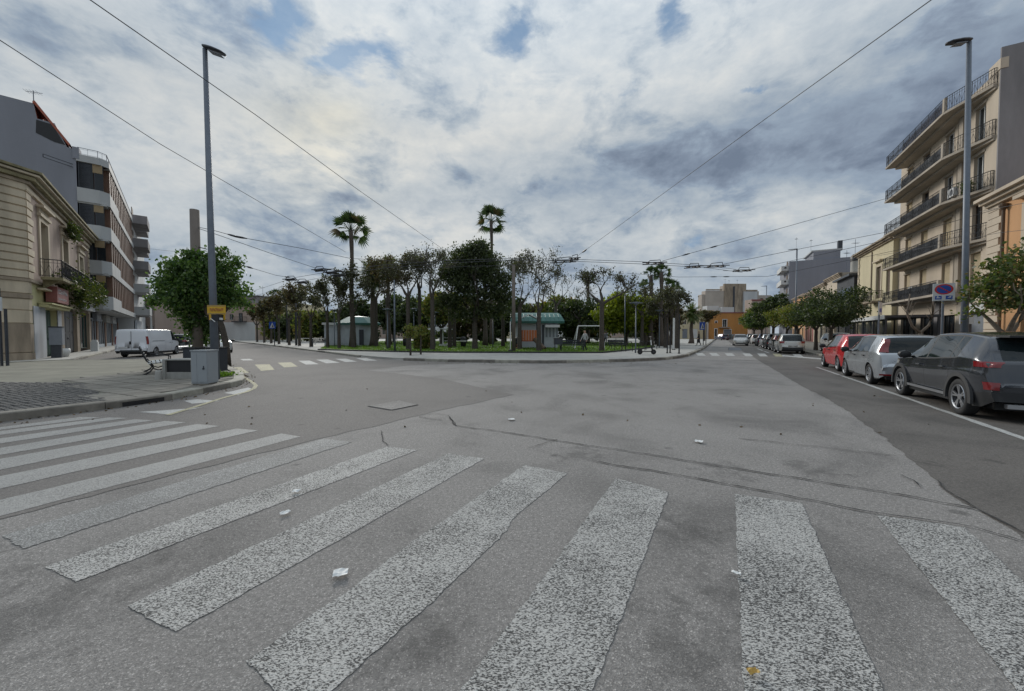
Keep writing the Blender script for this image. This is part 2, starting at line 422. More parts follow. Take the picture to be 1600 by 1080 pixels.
# ================================================================ ground, roads, markings
def sheet(name, poly, z, mat, parent=None, kind='structure'):
    mb = MB(); n = len(poly)
    if sum(poly[i][0] * poly[(i + 1) % n][1] - poly[(i + 1) % n][0] * poly[i][1] for i in range(n)) < 0: poly = poly[::-1]
    mb.add([(p[0], p[1], z) for p in poly], [tuple(range(n))])
    o = mb.build(name, mat, parent)
    if kind and parent is None: o['kind'] = kind
    return o
def rough_edge(poly, step=.12, amp=.02, seed=1):
    r = random.Random(seed); out = []
    for i in range(len(poly)):
        a = Vector(poly[i][:2]); b = Vector(poly[(i + 1) % len(poly)][:2]); L = (b - a).length; n = max(1, int(L / step))
        nn = Vector((-(b - a).y, (b - a).x)).normalized(); off = 0
        for k in range(n):
            off = off * .6 + r.uniform(-amp, amp) * .8
            q = a + (b - a) * (k / n) + nn * (off if k else 0)
            out.append((q.x, q.y))
    return out
sheet('ground', [(-900, -300), (900, -300), (900, 1600), (-900, 1600)], -.03, M['asph_dark'])
road = sheet('road', [(-60, -25), (60, -25), (120, 190), (-160, 190)], 0, M['asph'])
dk = [(803, 617), (690, 592), (575, 578.5), (640, 571), (725, 568), (735, 562), (365, 532), (300, 528), (150, 545), (-150, 640)]
dk = [G(*p) for p in dk] + [G(-400, 800), G(-400, 905), G(0, 812), G(250, 748), G(430, 704), G(530, 679), G(600, 663), G(690, 641)]
sheet('road_patch', rough_edge(dk, .15, .035, 3), .004, M['asph_dark'])
lane = [(1150, 543), (1190, 566), (1250, 602), (1290, 622), (1330, 646), (1375, 680), (1420, 717), (1450, 738), (1466, 752), (1478, 768), (1530, 797), (1600, 842)]
lane = [G(*p) for p in lane] + [G(1700, 915), G(1950, 1150)] + [frR(1, 6.0), frR(170, 6.0), frR(170, 1.6)]
sheet('parking_lane', rough_edge(lane, .12, .03, 5), .005, M['asph_lane'])
far_R = [frR(62, -2.2), frR(62, 1.4), frR(170, 1.6), frR(170, -2.2)]

# crossing stripes (pixel quads: far-left, far-right, near-right, near-left of each stripe on the ground)
def stripe(q, mat, seed, amp=.006, z=.004, step=.02):
    q = [G(*p) for p in q]
    return sheet('crossing_stripe', rough_edge(q, step, amp, seed), z, mat, road)
stripe([(962, 748), (1045, 769), (878, 1210), (625, 1210)], M['paint'], 11)
q = [(820, 727), (887, 740), (800, 812), (792, 830), (668, 947), (609, 998), (470, 1125), (384, 1034), (420, 1010), (560, 912), (640, 850), (720, 795)]
sheet('crossing_stripe', rough_edge([G(*p) for p in q], .02, .007, 12), .004, M['paint'], road)
stripe([(700, 709), (757, 717), (275, 988), (198, 948)], M['paint'], 13)
stripe([(605, 698), (652, 704), (118, 910), (72, 886)], M['paint'], 14)
stripe([(505, 686), (550, 691), (38, 858), (3, 838)], M['paint_f'], 15, .012, .0045)
stripe([(440, 678), (470, 683), (-380, 908), (-380, 872)], M['paint_d'], 16, .008, .0065, .06)
for i, (xa, ya, xb, yb, y0a, y0b) in enumerate([(370, 670.5, 403, 673.5, 745, 765), (308, 663.5, 343, 666.5, 718, 735), (258, 658.5, 291, 660.5, 701, 712),
                                     (210, 656, 241, 657.5, 686, 694), (170, 653, 200, 653.8, 674.5, 680.5), (125, 652.2, 157, 653.2, 668.5, 672.5)]):
    xe = -380
    ea = y0a + (y0a - ya) / xa * (-xe); eb = y0b + (y0b - yb) / xb * (-xe)
    stripe([(xa, ya), (xb, yb), (xe, eb), (xe, ea)], M['paint_d'], 20 + i, .008, .0075, .06)
stripe([(1148, 772), (1253, 787), (1440, 1215), (1168, 1215)], M['paint'], 31)
stripe([(1369, 805), (1508, 825), (1830, 1125), (1625, 1125)], M['paint'], 32)
stripe([(1640, 845), (1760, 862), (2100, 1080), (1900, 1080)], M['paint'], 33)
# far crossings
for i, x in enumerate([1086, 1108, 1132, 1160, 1183, 1207, 1238]):
    y0 = 551.6 + i * .25; w = 11.5
    q = [(x, y0), (x + w, y0 + .1), (x + w + 5.5, y0 + 4.6), (x + 4.5, y0 + 4.4)]
    sheet('crossing_stripe', [G(*p) for p in q], .0075, M['paint_y'] if i == 5 else M['paint_w'], road)
for i, q in enumerate([[(358, 574.5), (377, 574), (389, 583), (365, 585)], [(398, 570), (421, 569.5), (429, 578), (408, 580)], [(434, 567), (455, 566.5), (465, 573), (444, 574.5)],
          [(466, 564), (484, 563.7), (498, 569.3), (478, 570)], [(494, 562.3), (512, 562), (531, 567), (510, 568)], [(524, 561), (541, 560.8), (558, 565.3), (540, 566)],
          [(556, 560), (572, 559.8), (590, 563.8), (570, 564)], [(375, 561.3), (390, 561), (397, 563.2), (380, 563.6)]]):
    sheet('crossing_stripe', [G(*p) for p in q], .0075, M['paint_y'] if i < 3 else M['paint_w'], road)
# parking bay line
pl = [frR(9 + 1.2 * i + (0), 3.83) for i in range(8)]
for a, b in ((1.0, 6.5), (6.6, 17.5), (17.7, 21.5)):
    sheet('parking_line', rough_edge([frR(a, 3.77), frR(b, 3.77), frR(b, 3.88), frR(a, 3.88)], .15, .012, int(a * 9)), .011, M['paint_w'], road)
for s0, s1 in ((35.5, 39), (40.5, 46)):
    sheet('parking_line', [frR(s0, 3.3), frR(s1, 3.3), frR(s1, 3.42), frR(s0, 3.42)], .011, M['paint_w'], road)
sheet('parking_line', [G(*p) for p in [(1222, 555), (1292, 561), (1296, 563), (1222, 557)]], .011, M['paint_w'], road)
# white hatched triangles at the plaza kerb and the yellow line round the tip
for i, q in enumerate([[(216, 644.5), (296, 639), (318, 636.5), (262, 648)], [(287, 627), (306, 624.5), (345, 627), (300, 631.5)], [(350, 614.5), (388, 606), (394, 608), (372, 618)]]):
    sheet('road_marking', rough_edge([G(*p) for p in q], .1, .01, 40 + i), .0075, M['paint_w'], road)
def ribbon(name, pts, w, z, mat, parent=road, jit=0, seed=0, step=.1):
    r = random.Random(seed); P2 = []
    for i in range(len(pts) - 1):
        a = Vector(pts[i]); b = Vector(pts[i + 1]); n = max(1, int((b - a).length / step))
        for k in range(n): P2.append(a + (b - a) * k / n)
    P2.append(Vector(pts[-1])); mb = MB(); L = []; o = 0
    for i, p in enumerate(P2):
        d = (P2[min(i + 1, len(P2) - 1)] - P2[max(0, i - 1)]).normalized(); nn = Vector((-d.y, d.x))
        o = o * .75 + r.uniform(-jit, jit); ww = w * (r.uniform(.35, 1.3) if jit else 1)
        L.append((p + nn * (o + ww / 2), p + nn * (o - ww / 2)))
    for i in range(len(L) - 1):
        a, b = L[i]; c, d = L[i + 1]
        mb.quad((a.x, a.y, z), (b.x, b.y, z), (d.x, d.y, z), (c.x, c.y, z))
    return mb.build(name, mat, parent)
ribbon('edge_line', [G(*p) for p in [(262, 649.5), (300, 638), (350, 622), (385, 613), (397, 607.5), (400, 603), (396, 599), (388, 594), (365, 580), (352, 570)]], .1, .011, M['paint_y'], step=.3)
# cracks
cr = [[(703, 653), (708, 661), (714, 666), (775, 674), (860, 688), (1000, 709), (1130, 730), (1300, 757), (1420, 776), (1525, 797)],
      [(700, 650), (703, 653), (712, 664)], [(594, 674), (600, 690), (606, 697)], [(930, 722), (1050, 742), (1130, 757), (1250, 780), (1370, 803)],
      [(1155, 686), (1290, 700), (1400, 714)], [(1465, 752), (1475, 767), (1500, 780), (1525, 795)], [(1530, 798), (1560, 812), (1600, 836)],
      [(1410, 744), (1425, 752), (1440, 764)], [(870, 688), (840, 696), (825, 701)], [(1370, 803), (1520, 824), (1600, 848)], [(700, 650), (680, 646), (655, 652), (690, 658)]]
for i, c in enumerate(cr):
    ribbon('road_crack', [G(*p) for p in c], .022 if i in (0, 3, 6) else .014, .013, M['crack'], jit=.012, seed=60 + i, step=.06)
# low rectangular cover in the left street and far manholes
def cover(q, label, z=.006):
    q = [Vector((*G(*p), 0)) for p in q]
    c = sum(q, Vector()) / 4
    t = thing('manhole_cover', label, 'manhole cover', c)
    mb = MB(); mb.add([tuple(p - c + Vector((0, 0, z + .012))) for p in q] + [tuple((p - c) + Vector((0, 0, -.01))) for p in q],
                      [(0, 1, 2, 3), (1, 0, 4, 5), (2, 1, 5, 6), (3, 2, 6, 7), (0, 3, 7, 4)]); mb.build('cover_plate', M['asph'] if z > .005 else M['metal_d'], t)
    mb = MB()
    for i in range(4):
        a = q[i] - c; b = q[(i + 1) % 4] - c; nn = (b - a).normalized(); w = Vector((-nn.y, nn.x, 0)) * .035
        mb.add([a + w + Vector((0, 0, z + .002)), b + w + Vector((0, 0, z + .002)), b - w + Vector((0, 0, z + .002)), a - w + Vector((0, 0, z + .002))], [(0, 1, 2, 3)])
    mb.build('cover_frame', M['crack'], t); return t
cover([(612, 641.5), (652, 633.5), (624, 627), (576, 635.5)][::-1], 'rectangular sunken cover in the dark asphalt left of the pale wedge')
cover([(1138, 547.5), (1160, 547.5), (1156, 543.5), (1139, 543.5)], 'dark manhole in the right street behind the oncoming car', .004)
# litter
def litter(px, py, sx, sy, label, mat, rz=.3, name='paper_scrap', h=.012):
    x, y = G(px, py); mb = MB(); r = random.Random(int(px * 7 + py)); n = 5
    vs = [((i / n - .5) * sx, (j / n - .5) * sy, h * (.4 + r.random())) for j in range(n + 1) for i in range(n + 1)]
    mb.add(vs, [(j * (n + 1) + i, j * (n + 1) + i + 1, (j + 1) * (n + 1) + i + 1, (j + 1) * (n + 1) + i) for j in range(n) for i in range(n)])
    o = mb.build(name, mat); o.location = (x, y, .016); o.rotation_euler = (0, 0, rz)
    tag(o, label, 'litter')
litter(532, 901, .085, .075, 'crumpled white paper scrap lying between two long crossing stripes', M['white'], .3)
litter(446, 805, .075, .05, 'small white scrap beside the third faded stripe', M['white'], .9)
litter(463, 771, .06, .06, 'tiny white scrap on a worn stripe in the left middle', M['white'], .2)
litter(799, 657, .11, .10, 'white scrap on the asphalt just behind the long crack', M['white'], .2)
litter(1092, 692, .10, .10, 'white scrap on the pale road right of centre', M['white'], 1)
litter(1150, 901, .03, .05, 'small pale scrap at the left edge of the right stripe', M['white'], 1)
litter(1176, 1057, .05, .03, 'small yellow wrapper on the stripe at the bottom right', plain('yellow_wrapper', (.42, .27, .06), .5), .1, 'wrapper')

# kerbs -------------------------------------------------------------
def kerb_run(name, pts, h=.13, w=.28, L=1.0, base=None, gap=.012, mats=('kerb', 'kerb_d'), seed=1, maxn=300, closed_in=1):
    """stones laid along a world polyline; the street is on the right hand of the path"""
    r = random.Random(seed)
    strip = MB(); P2 = [Vector(p) for p in pts]
    for i in range(len(P2) - 1):
        d = (P2[i + 1] - P2[i]).normalized(); nn = Vector((-d.y, d.x)) * closed_in
        a, b = P2[i], P2[i + 1]
        A = a + nn * .03; B = b + nn * .03; C = b + nn * (w - .03); D = a + nn * (w - .03)
        strip.prism([tuple(A), tuple(B), tuple(C), tuple(D)], -.02, h - .025)
    par = strip.build(name, M['kerb_d']); par['kind'] = 'structure'
    n = 0
    for i in range(len(P2) - 1):
        seg = P2[i + 1] - P2[i]; k = max(1, round(seg.length / L)); d = seg.normalized(); nn = Vector((-d.y, d.x)) * closed_in
        for j in range(k):
            if n >= maxn: return par
            a = P2[i] + seg * (j / k) + d * gap / 2; b = P2[i] + seg * ((j + 1) / k) - d * gap / 2
            hz = h + r.uniform(-.008, .008); o = r.uniform(-.008, .008)
            mb = MB(); q = [a + nn * o, b + nn * (o + r.uniform(-.004, .004)), b + nn * (w + o), a + nn * (w + o)]
            bev = .018; qi = [a + nn * (o + bev) + d * .006, b + nn * (o + bev) - d * .006, b + nn * (w + o) - d * .006, a + nn * (w + o) + d * .006]
            vs = [(p.x, p.y, -.015) for p in q] + [(p.x, p.y, hz - bev) for p in q] + [(p.x, p.y, hz) for p in qi]
            mb.add(vs, [(0, 1, 5, 4), (1, 2, 6, 5), (2, 3, 7, 6), (3, 0, 4, 7), (4, 5, 9, 8), (5, 6, 10, 9), (6, 7, 11, 10), (7, 4, 8, 11), (8, 9, 10, 11)] if closed_in > 0 else
                   [(4, 5, 1, 0), (5, 6, 2, 1), (6, 7, 3, 2), (7, 4, 0, 3), (8, 9, 5, 4), (9, 10, 6, 5), (10, 11, 7, 6), (11, 8, 4, 7), (11, 10, 9, 8)])
            mb.build('kerb_stone', M[mats[0]] if r.random() < .72 else M[mats[1]], par); n += 1
    return par
park_edge = [G(*p) for p in [(335, 532), (365, 534), (430, 541.5), (520, 553), (560, 558.3)]]
park_front = [G(*p) for p in [(630, 563.5), (700, 566), (850, 568), (985, 565.5), (1040, 562.5), (1062, 560), (1075, 557), (1084, 553.5)]] + [frR(42, -1.35), frR(110, -1.1)]
kerb_run('park_kerb', park_edge, mats=('kerb', 'kerb_d'), L=2.0, seed=2)
kerb_run('park_kerb', park_front, h=.15, mats=('kerb_d', 'kerb'), L=1.3, seed=3)
# pavement of the park (concrete), raised 0.12
park_poly = park_edge + [G(596, 561.5)] + park_front + [frR(110, -40), frL(100, -40)]
def inset(poly, d):
    c = Vector((sum(p[0] for p in poly) / len(poly), sum(p[1] for p in poly) / len(poly)))
    return [tuple(Vector(p) + (c - Vector(p)).normalized() * d) for p in poly]
pp = MB(); pi_ = inset(park_poly, .20)
pp.prism(pi_, -.02, .122); o = pp.build('park_pavement', M['paving']); o['kind'] = 'structure'
# dropped kerb ramp
o = MB(); q = [G(*p) for p in [(560, 558.3), (630, 563.5)]]
o.add([(q[0][0], q[0][1], .012), (q[1][0], q[1][1], .012), (q[1][0] + .1, q[1][1] + 2.0, .126), (q[0][0] + .2, q[0][1] + 2.0, .126)], [(0, 1, 2, 3)])
o = o.build('kerb_ramp', M['paving']); o['kind'] = 'structure'
# lawn
lawn = [G(*p, .14) for p in [(498, 546.5), (560, 548.5), (640, 550.3), (700, 551), (850, 551.5), (940, 551.5), (968, 549), (1005, 545), (1022, 542.5), (1018, 537), (900, 533.5), (520, 533.5)]]
lw = MB(); lw.prism(lawn, .10, .15); lo = lw.build('lawn', M['lawn']); lo['kind'] = 'structure'
def lawn_edging():
    par = thing('lawn_edging', None, None); bpy.data.objects.remove(par)
    mb = MB(); pts = lawn[:9]
    for i in range(len(pts) - 1):
        a = Vector(pts[i]); b = Vector(pts[i + 1]); d = (b - a).normalized(); nn = Vector((-d.y, d.x))
        mb.prism([tuple(a - nn * .10), tuple(b - nn * .10), tuple(b - nn * .01), tuple(a - nn * .01)], .10, .23)
    o = mb.build('lawn_edging', M['iron']); o['kind'] = 'structure'
lawn_edging()
def leaf_quads(C, size, mat, name, parent=None, up=0.0, aspect=1.6, kind=None, seed=1, sizevar=.4, lean=None):
    """many small leaf faces, one quad each, from centre points C (n,3)"""
    rs = np.random.RandomState(seed); n = len(C)
    a = rs.normal(size=(n, 3)); a /= np.linalg.norm(a, axis=1)[:, None] + 1e-9
    if up: a[:, 2] = a[:, 2] * (1 - up) + up; a /= np.linalg.norm(a, axis=1)[:, None]
    b = rs.normal(size=(n, 3)); b -= (b * a).sum(1)[:, None] * a; b /= np.linalg.norm(b, axis=1)[:, None] + 1e-9
    c = np.cross(a, b); s = size * (1 + sizevar * (rs.rand(n) * 2 - 1)); s = s[:, None]
    if lean is None: U = b * s * aspect * .5; W = c * s * .5
    else: U = a * s * aspect * .5; W = b * s * .5
    V = np.stack([C - U, C + W - U * .1, C + U, C - W - U * .1], 1).reshape(-1, 3)
    me = bpy.data.meshes.new(name); me.vertices.add(4 * n); me.vertices.foreach_set('co', V.ravel().astype(np.float32))
    me.loops.add(4 * n); me.loops.foreach_set('vertex_index', np.arange(4 * n, dtype=np.int32))
    me.polygons.add(n); me.polygons.foreach_set('loop_start', np.arange(0, 4 * n, 4, dtype=np.int32))
    me.update(calc_edges=True); me.materials.append(mat)
    o = link(name, me, parent)
    if kind: o['kind'] = kind
    return o
# grass blades over the lawn, standing
pts = []
xs = [p[0] for p in lawn]; ys = [p[1] for p in lawn]
rg = np.random.RandomState(3)
while len(pts) < 26000:
    x = rg.uniform(min(xs), max(xs)); y = min(ys) + (max(ys) - min(ys)) * rg.rand() ** 1.8
    if inside(lawn, x, y): pts.append((x, y, .17 + rg.rand() * .02))
leaf_quads(np.array(pts), .07, M['grassb'], 'grass', kind='stuff', aspect=2.2, lean=1, up=.7, seed=4)

# left plaza ---------------------------------------------------------
pk = [(-10.6, 1.4), (-8.75, 6.3), (-8.08, 7.46), (-7.72, 8.55), (-7.78, 9.5), (-7.86, 10.5), (-7.98, 11.1), (-8.35, 11.75), (-9.55, 13.38), (-13.5, 17.67), (-15.9, 20.55), (-17.3, 22.0)]
kerb_run('plaza_kerb', pk, h=.15, w=.27, L=.95, mats=('kerb', 'kerb_d'), seed=5)
plaza = pk + [frL(28.5, 1.0), frL(31, 4.15), (-62, 15), (-62, -6), (-15, -6)]
plaza_in = [(p[0] - .12, p[1]) for p in plaza]
mb = MB(); mb.prism([tuple(Vector(p)) for p in plaza_in], -.02, .105)
pz = mb.build('plaza_pavement', M['plaza']); pz['kind'] = 'structure'
tile_reg = [G(*p, .13) for p in [(112, 592), (232, 578), (300, 565), (352, 572), (378, 590), (384, 600), (340, 609), (270, 623), (172, 637.5), (140, 618)]]
cob_reg = [G(*p, .13) for p in [(-90, 596), (128, 597.5), (160, 618), (172, 636), (100, 645), (0, 655), (-200, 672), (-260, 640)]]
ang = math.atan2(.9, .42); ca, sa = math.cos(ang), math.sin(ang)
T1 = .52; rt = random.Random(9); cnt = 0
tm = {}
def tile_mesh(k):
    mb = MB(); h = T1 / 2 - .009
    mb.add([(-h, -h, -.03), (h, -h, -.03), (h, h, -.03), (-h, h, -.03), (-h + .008, -h + .008, 0), (h - .008, -h + .008, 0), (h - .008, h - .008, 0), (-h + .008, h - .008, 0)],
           [(0, 1, 5, 4), (1, 2, 6, 5), (2, 3, 7, 6), (3, 0, 4, 7), (4, 5, 6, 7)])
    return mb.mesh('paving_tile', M['tile'] if k else M['tile2'])
tmesh = [tile_mesh(0), tile_mesh(1), tile_mesh(1)]
def kdist(x, y):
    p = Vector((x, y)); best = 9
    for i in range(len(pk) - 1):
        a, b = Vector(pk[i]), Vector(pk[i + 1]); f = max(0, min(1, (p - a).dot(b - a) / (b - a).length_squared)); best = min(best, (p - a.lerp(b, f)).length)
    return best
ox, oy = -8.0, 9.0; cand = []
for i in range(-30, 30):
    for j in range(-40, 40):
        x = ox + (i * ca - j * sa) * T1; y = oy + (i * sa + j * ca) * T1
        if inside(tile_reg, x, y) and inside(plaza, x, y) and kdist(x, y) > .40: cand.append((math.hypot(x, y), x, y, i, j))
cand.sort(); rest = MB()
for n_, (d, x, y, i, j) in enumerate(cand):
    z = .128 + rt.uniform(-.004, .004)
    if n_ < 290:
        o = link('paving_tile', tmesh[rt.randrange(3)], pz); o.location = (x, y, z); o.rotation_euler = (rt.uniform(-.006, .006), rt.uniform(-.006, .006), ang)
    else: rest.obox((x, y, z - .015), (T1 - .018, T1 - .018, .03), ang)
if rest.v:
    o = rest.build('paving_tile', M['tile'], pz); o['kind'] = 'stuff'
cb = MB(); rc = random.Random(10)
for i in range(-70, 110):
    for j in range(-90, 90):
        x = -10 + (i * ca - (j + .5 * (i % 2)) * sa * 1.5) * .105; y = 7 + (i * sa + (j + .5 * (i % 2)) * ca * 1.5) * .105
        if inside(cob_reg, x, y) and inside(plaza, x, y) and kdist(x, y) > .30:
            z = .128 + rc.uniform(-.008, .008); w = .098 / 2; l = .148 / 2
            vs = []
            for (a, b, zz) in [(-l, -w, -.03), (l, -w, -.03), (l, w, -.03), (-l, w, -.03), (-l * .8, -w * .75, 0), (l * .8, -w * .75, .003), (l * .8, w * .75, 0), (-l * .8, w * .75, -.003)]:
                a += rc.uniform(-.006, .006); b += rc.uniform(-.006, .006)
                vs.append((x + b * ca - a * sa, y + b * sa + a * ca, z + zz))
            cb.add(vs, [(0, 4, 5, 1), (1, 5, 6, 2), (2, 6, 7, 3), (3, 7, 4, 0), (4, 7, 6, 5)])
for k in range(len(cb.f)): cb.f[k] = cb.f[k][::-1] if False else cb.f[k]
o = cb.build('cobblestone', M['cobble'], pz); o['kind'] = 'stuff'
# pale band along the kerb and drain inlet
x0, y0 = G(247, 633); 
t = thing('drain_inlet', 'black drain opening under the plaza kerb stone', 'drain', (-7.885, 8.05, 0), math.atan2(1.09, .36))
MB().box(-.36, .36, -.012, .06, .006, .095).build('opening', M['black'], t)
MB().box(-.40, .40, -.016, .05, .096, .108).build('lintel', M['kerb_d'], t)
# weeds and soil by the cabinet tip
wx_, wy_ = G(350, 586, .12)
C = np.array([(wx_ + rg.normal() * .12 + (.3 if k % 3 else -.05), wy_ + rg.normal() * .25 - (.5 if k % 3 else 0), .14 + abs(rg.normal()) * .04) for k in range(260)])
tag(leaf_quads(C, .06, M['grassb'], 'weeds', aspect=2.2, seed=6), None, None, None, 'stuff')
# building-side pavements
def pave(name, poly, z, mat):
    mb = MB(); mb.prism(poly, -.02, z); o = mb.build(name, mat); o['kind'] = 'structure'; return o
pave('left_pavement', [frL(31, 4.5), frL(110, 4.5), frL(110, 9), frL(30, 14), frL(27, 12)], .12, M['paving'])
kerb_run('left_kerb', [frL(27, 12), frL(31, 4.45), frL(90, 4.45)], h=.15, w=.2, L=2, seed=8)
pave('right_pavement', [frR(-4, 6.2), frR(175, 6.2), frR(175, 15.4), frR(-4, 15.4)], .12, M['tile'])
kerb_run('right_kerb', [frR(-2, 5.95), frR(100, 5.95)], h=.13, w=.25, L=1.2, seed=9, closed_in=-1)

# dry leaves and grit gathered along the gutters
dl = []
rl = np.random.RandomState(21)
for i in range(len(pk) - 1):
    a = np.array(pk[i]); b = np.array(pk[i + 1]); n = int(np.linalg.norm(b - a) * 16)
    d = (b - a) / np.linalg.norm(b - a); nn = np.array([d[1], -d[0]])
    for k in range(n):
        p = a + (b - a) * rl.rand() + nn * abs(rl.normal()) * .16; dl.append((p[0], p[1], .012))
for k in range(260):
    s_ = rl.uniform(6, 34); o_ = 5.9 - abs(rl.normal()) * .25; p = frR(s_, o_); dl.append((p[0], p[1], .014))
for k in range(120):
    p = G(rl.uniform(640, 1060), 567.5 + abs(rl.normal()) * .8); dl.append((p[0], p[1], .012))
for k in range(40):
    p = G(rl.uniform(-20, 1600), rl.uniform(585, 680)); dl.append((p[0], p[1], .012))
M['dryleaf'] = leafmat('dry_leaf', [(.07, .045, .025), (.14, .09, .04), (.05, .04, .03)], .1)
leaf_quads(np.array(dl), .035, M['dryleaf'], 'dry_leaves', kind='stuff', up=.85, seed=5, aspect=1.5)
# ================================================================ buildings
# local frame of a facade: x along the wall, y outward to the street, z up
def facade(mb, x0, x1, z0, z1, holes, depth=.25, y=0, m=0, mr=None):
    """wall skin at y with rectangular openings (a,b,c,d) = x0,x1,z0,z1 and their reveals"""
    mr = m if mr is None else mr
    holes = [h for h in holes if h[1] > x0 and h[0] < x1 and h[3] > z0 and h[2] < z1]
    X = sorted(set([x0, x1] + [min(max(v, x0), x1) for h in holes for v in h[:2]]))
    Z = sorted(set([z0, z1] + [min(max(v, z0), z1) for h in holes for v in h[2:4]]))
    for i in range(len(X) - 1):
        for j in range(len(Z) - 1):
            cx = (X[i] + X[i + 1]) / 2; cz = (Z[j] + Z[j + 1]) / 2
            if any(h[0] < cx < h[1] and h[2] < cz < h[3] for h in holes): continue
            mb.quad((X[i], y, Z[j]), (X[i], y, Z[j + 1]), (X[i + 1], y, Z[j + 1]), (X[i + 1], y, Z[j]), m)
    for a, b, c, d in [h[:4] for h in holes]:
        D = y - depth
        mb.quad((a, y, c), (a, D, c), (a, D, d), (a, y, d), mr); mb.quad((b, D, c), (b, y, c), (b, y, d), (b, D, d), mr)
        mb.quad((a, D, d), (b, D, d), (b, y, d), (a, y, d), mr); mb.quad((a, y, c), (b, y, c), (b, D, c), (a, D, c), mr)
def shell(mb, x0, x1, d, h, m=0, top=None, z0=0):
    """the other three walls and the flat roof"""
    mb.quad((x0, 0, z0), (x0, -d, z0), (x0, -d, h), (x0, 0, h), m); mb.quad((x1, -d, z0), (x1, 0, z0), (x1, 0, h), (x1, -d, h), m)
    mb.quad((x1, -d, z0), (x1, -d, h), (x0, -d, h), (x0, -d, z0), m); mb.quad((x0, 0, h), (x1, 0, h), (x1, -d, h), (x0, -d, h), m if top is None else top)
def window(par, a, b, c, d, y, kind='glass', frame='white', shut='shut', frac=1.0, bars=1):
    w = b - a; fr = .05
    mb = MB(); mb.box(a, a + fr, y - .03, y + .03, c, d); mb.box(b - fr, b, y - .03, y + .03, c, d)
    mb.box(a + fr, b - fr, y - .03, y + .03, d - fr, d); mb.box(a + fr, b - fr, y - .03, y + .03, c, c + fr)
    for i in range(bars):
        x = a + w * (i + 1) / (bars + 1); mb.box(x - .03, x + .03, y - .028, y + .034, c + fr, d - fr)
    f = mb.build('window', M[frame], par)
    MB().quad((a, y - .01, c), (a, y - .01, d), (b, y - .01, d), (b, y - .01, c)).build('pane', M['glass'], f)
    if kind in ('roller', 'slat'):
        mb = MB(); z = d - .02; st = .07 if (d - c) < 6 else .2; lim = d - (d - c) * frac
        while z > lim + st:
            mb.add([(a + .01, y + .05, z), (b - .01, y + .05, z), (b - .01, y + .075, z - st * .85), (a + .01, y + .075, z - st * .85), (b - .01, y + .05, z - st), (a + .01, y + .05, z - st)],
                   [(0, 1, 2, 3), (3, 2, 4, 5)]); z -= st
        mb.build('roller_shutter' if kind == 'roller' else 'shutter', M[shut], f)
    return f
def door(par, a, b, c, d, y, mat, panels=1, name='door'):
    mb = MB(); mb.box(a, b, y - .04, y, c, d)
    n = panels
    for i in range(n):
        xa = a + (b - a) * i / n + .06; xb = a + (b - a) * (i + 1) / n - .06
        for za, zb in ((c + .12, c + (d - c) * .45), (c + (d - c) * .5, d - .12)):
            if xb > xa: mb.box(xa, xb, y, y + .025, za, zb)
    o = mb.build(name, M[mat] if isinstance(mat, str) else mat, par)
    MB().box(a + (b - a) * .5 - .02 + (.08 if n > 1 else (b - a) * .35), a + (b - a) * .5 + .02 + (.08 if n > 1 else (b - a) * .35), y + .025, y + .07, c + 1.0, c + 1.12).build('handle', M['metal_d'], o)
    return o
def cornice(par, x0, x1, z, proj=.4, h=.5, mat='lime', ends=True, name='cornice', y0=0):
    mb = MB(); e = proj if ends else 0
    n = 3
    for i in range(n):
        p = proj * (i + 1) / n; mb.box(x0 - (p if ends else 0), x1 + (p if ends else 0), y0 - .1, y0 + p, z + h * i / n + .001 * i, z + h * (i + 1) / n)
    return mb.build(name, M[mat], par)
def railing(par, pts, z0, h=1.0, mat='iron', step=.12, ornate=True, name='railing'):
    mb = MB(); P2 = [Vector(p) for p in pts]
    for i in range(len(P2) - 1):
        a, b = P2[i], P2[i + 1]; L = (b - a).length; n = max(2, int(L / step)); d = (b - a) / n
        for zz, th in ((z0 + h, .025), (z0 + .08, .014), (z0 + h * .82, .010)):
            mb.tube([(a.x, a.y, zz), (b.x, b.y, zz)], th, 4)
        for k in range(n + 1):
            p = a + d * k
            mb.tube([(p.x, p.y, z0), (p.x, p.y, z0 + h)], .018 if k % 8 == 0 else .009, 4, cap=False)
            if ornate and k < n:
                q = a + d * (k + 1); zc = z0 + h * .45
                s = -1 if k % 2 else 1
                mb.tube([(p.x, p.y, zc - .25 * s), ((p.x + q.x) / 2, (p.y + q.y) / 2, zc), (q.x, q.y, zc + .25 * s)], .008, 3, cap=False)
    return mb.build(name, M[mat], par)
def antenna(par_xyz, h=2.0, n=4, rz=0, label=''):
    t = thing('roof_antenna', label, 'antenna', par_xyz, rz)
    MB().tube([(0, 0, 0), (0, 0, h)], .03, 5).build('mast', M['metal'], t)
    mb = MB(); mb.tube([(-.5, 0, h * .92), (.6, 0, h * .92)], .02, 4)
    for i in range(n + 2): mb.tube([(-.45 + i * .2, -.35, h * .92), (-.45 + i * .2, .35, h * .92)], .014, 4)
    mb.build('aerial', M['metal'], t); return t

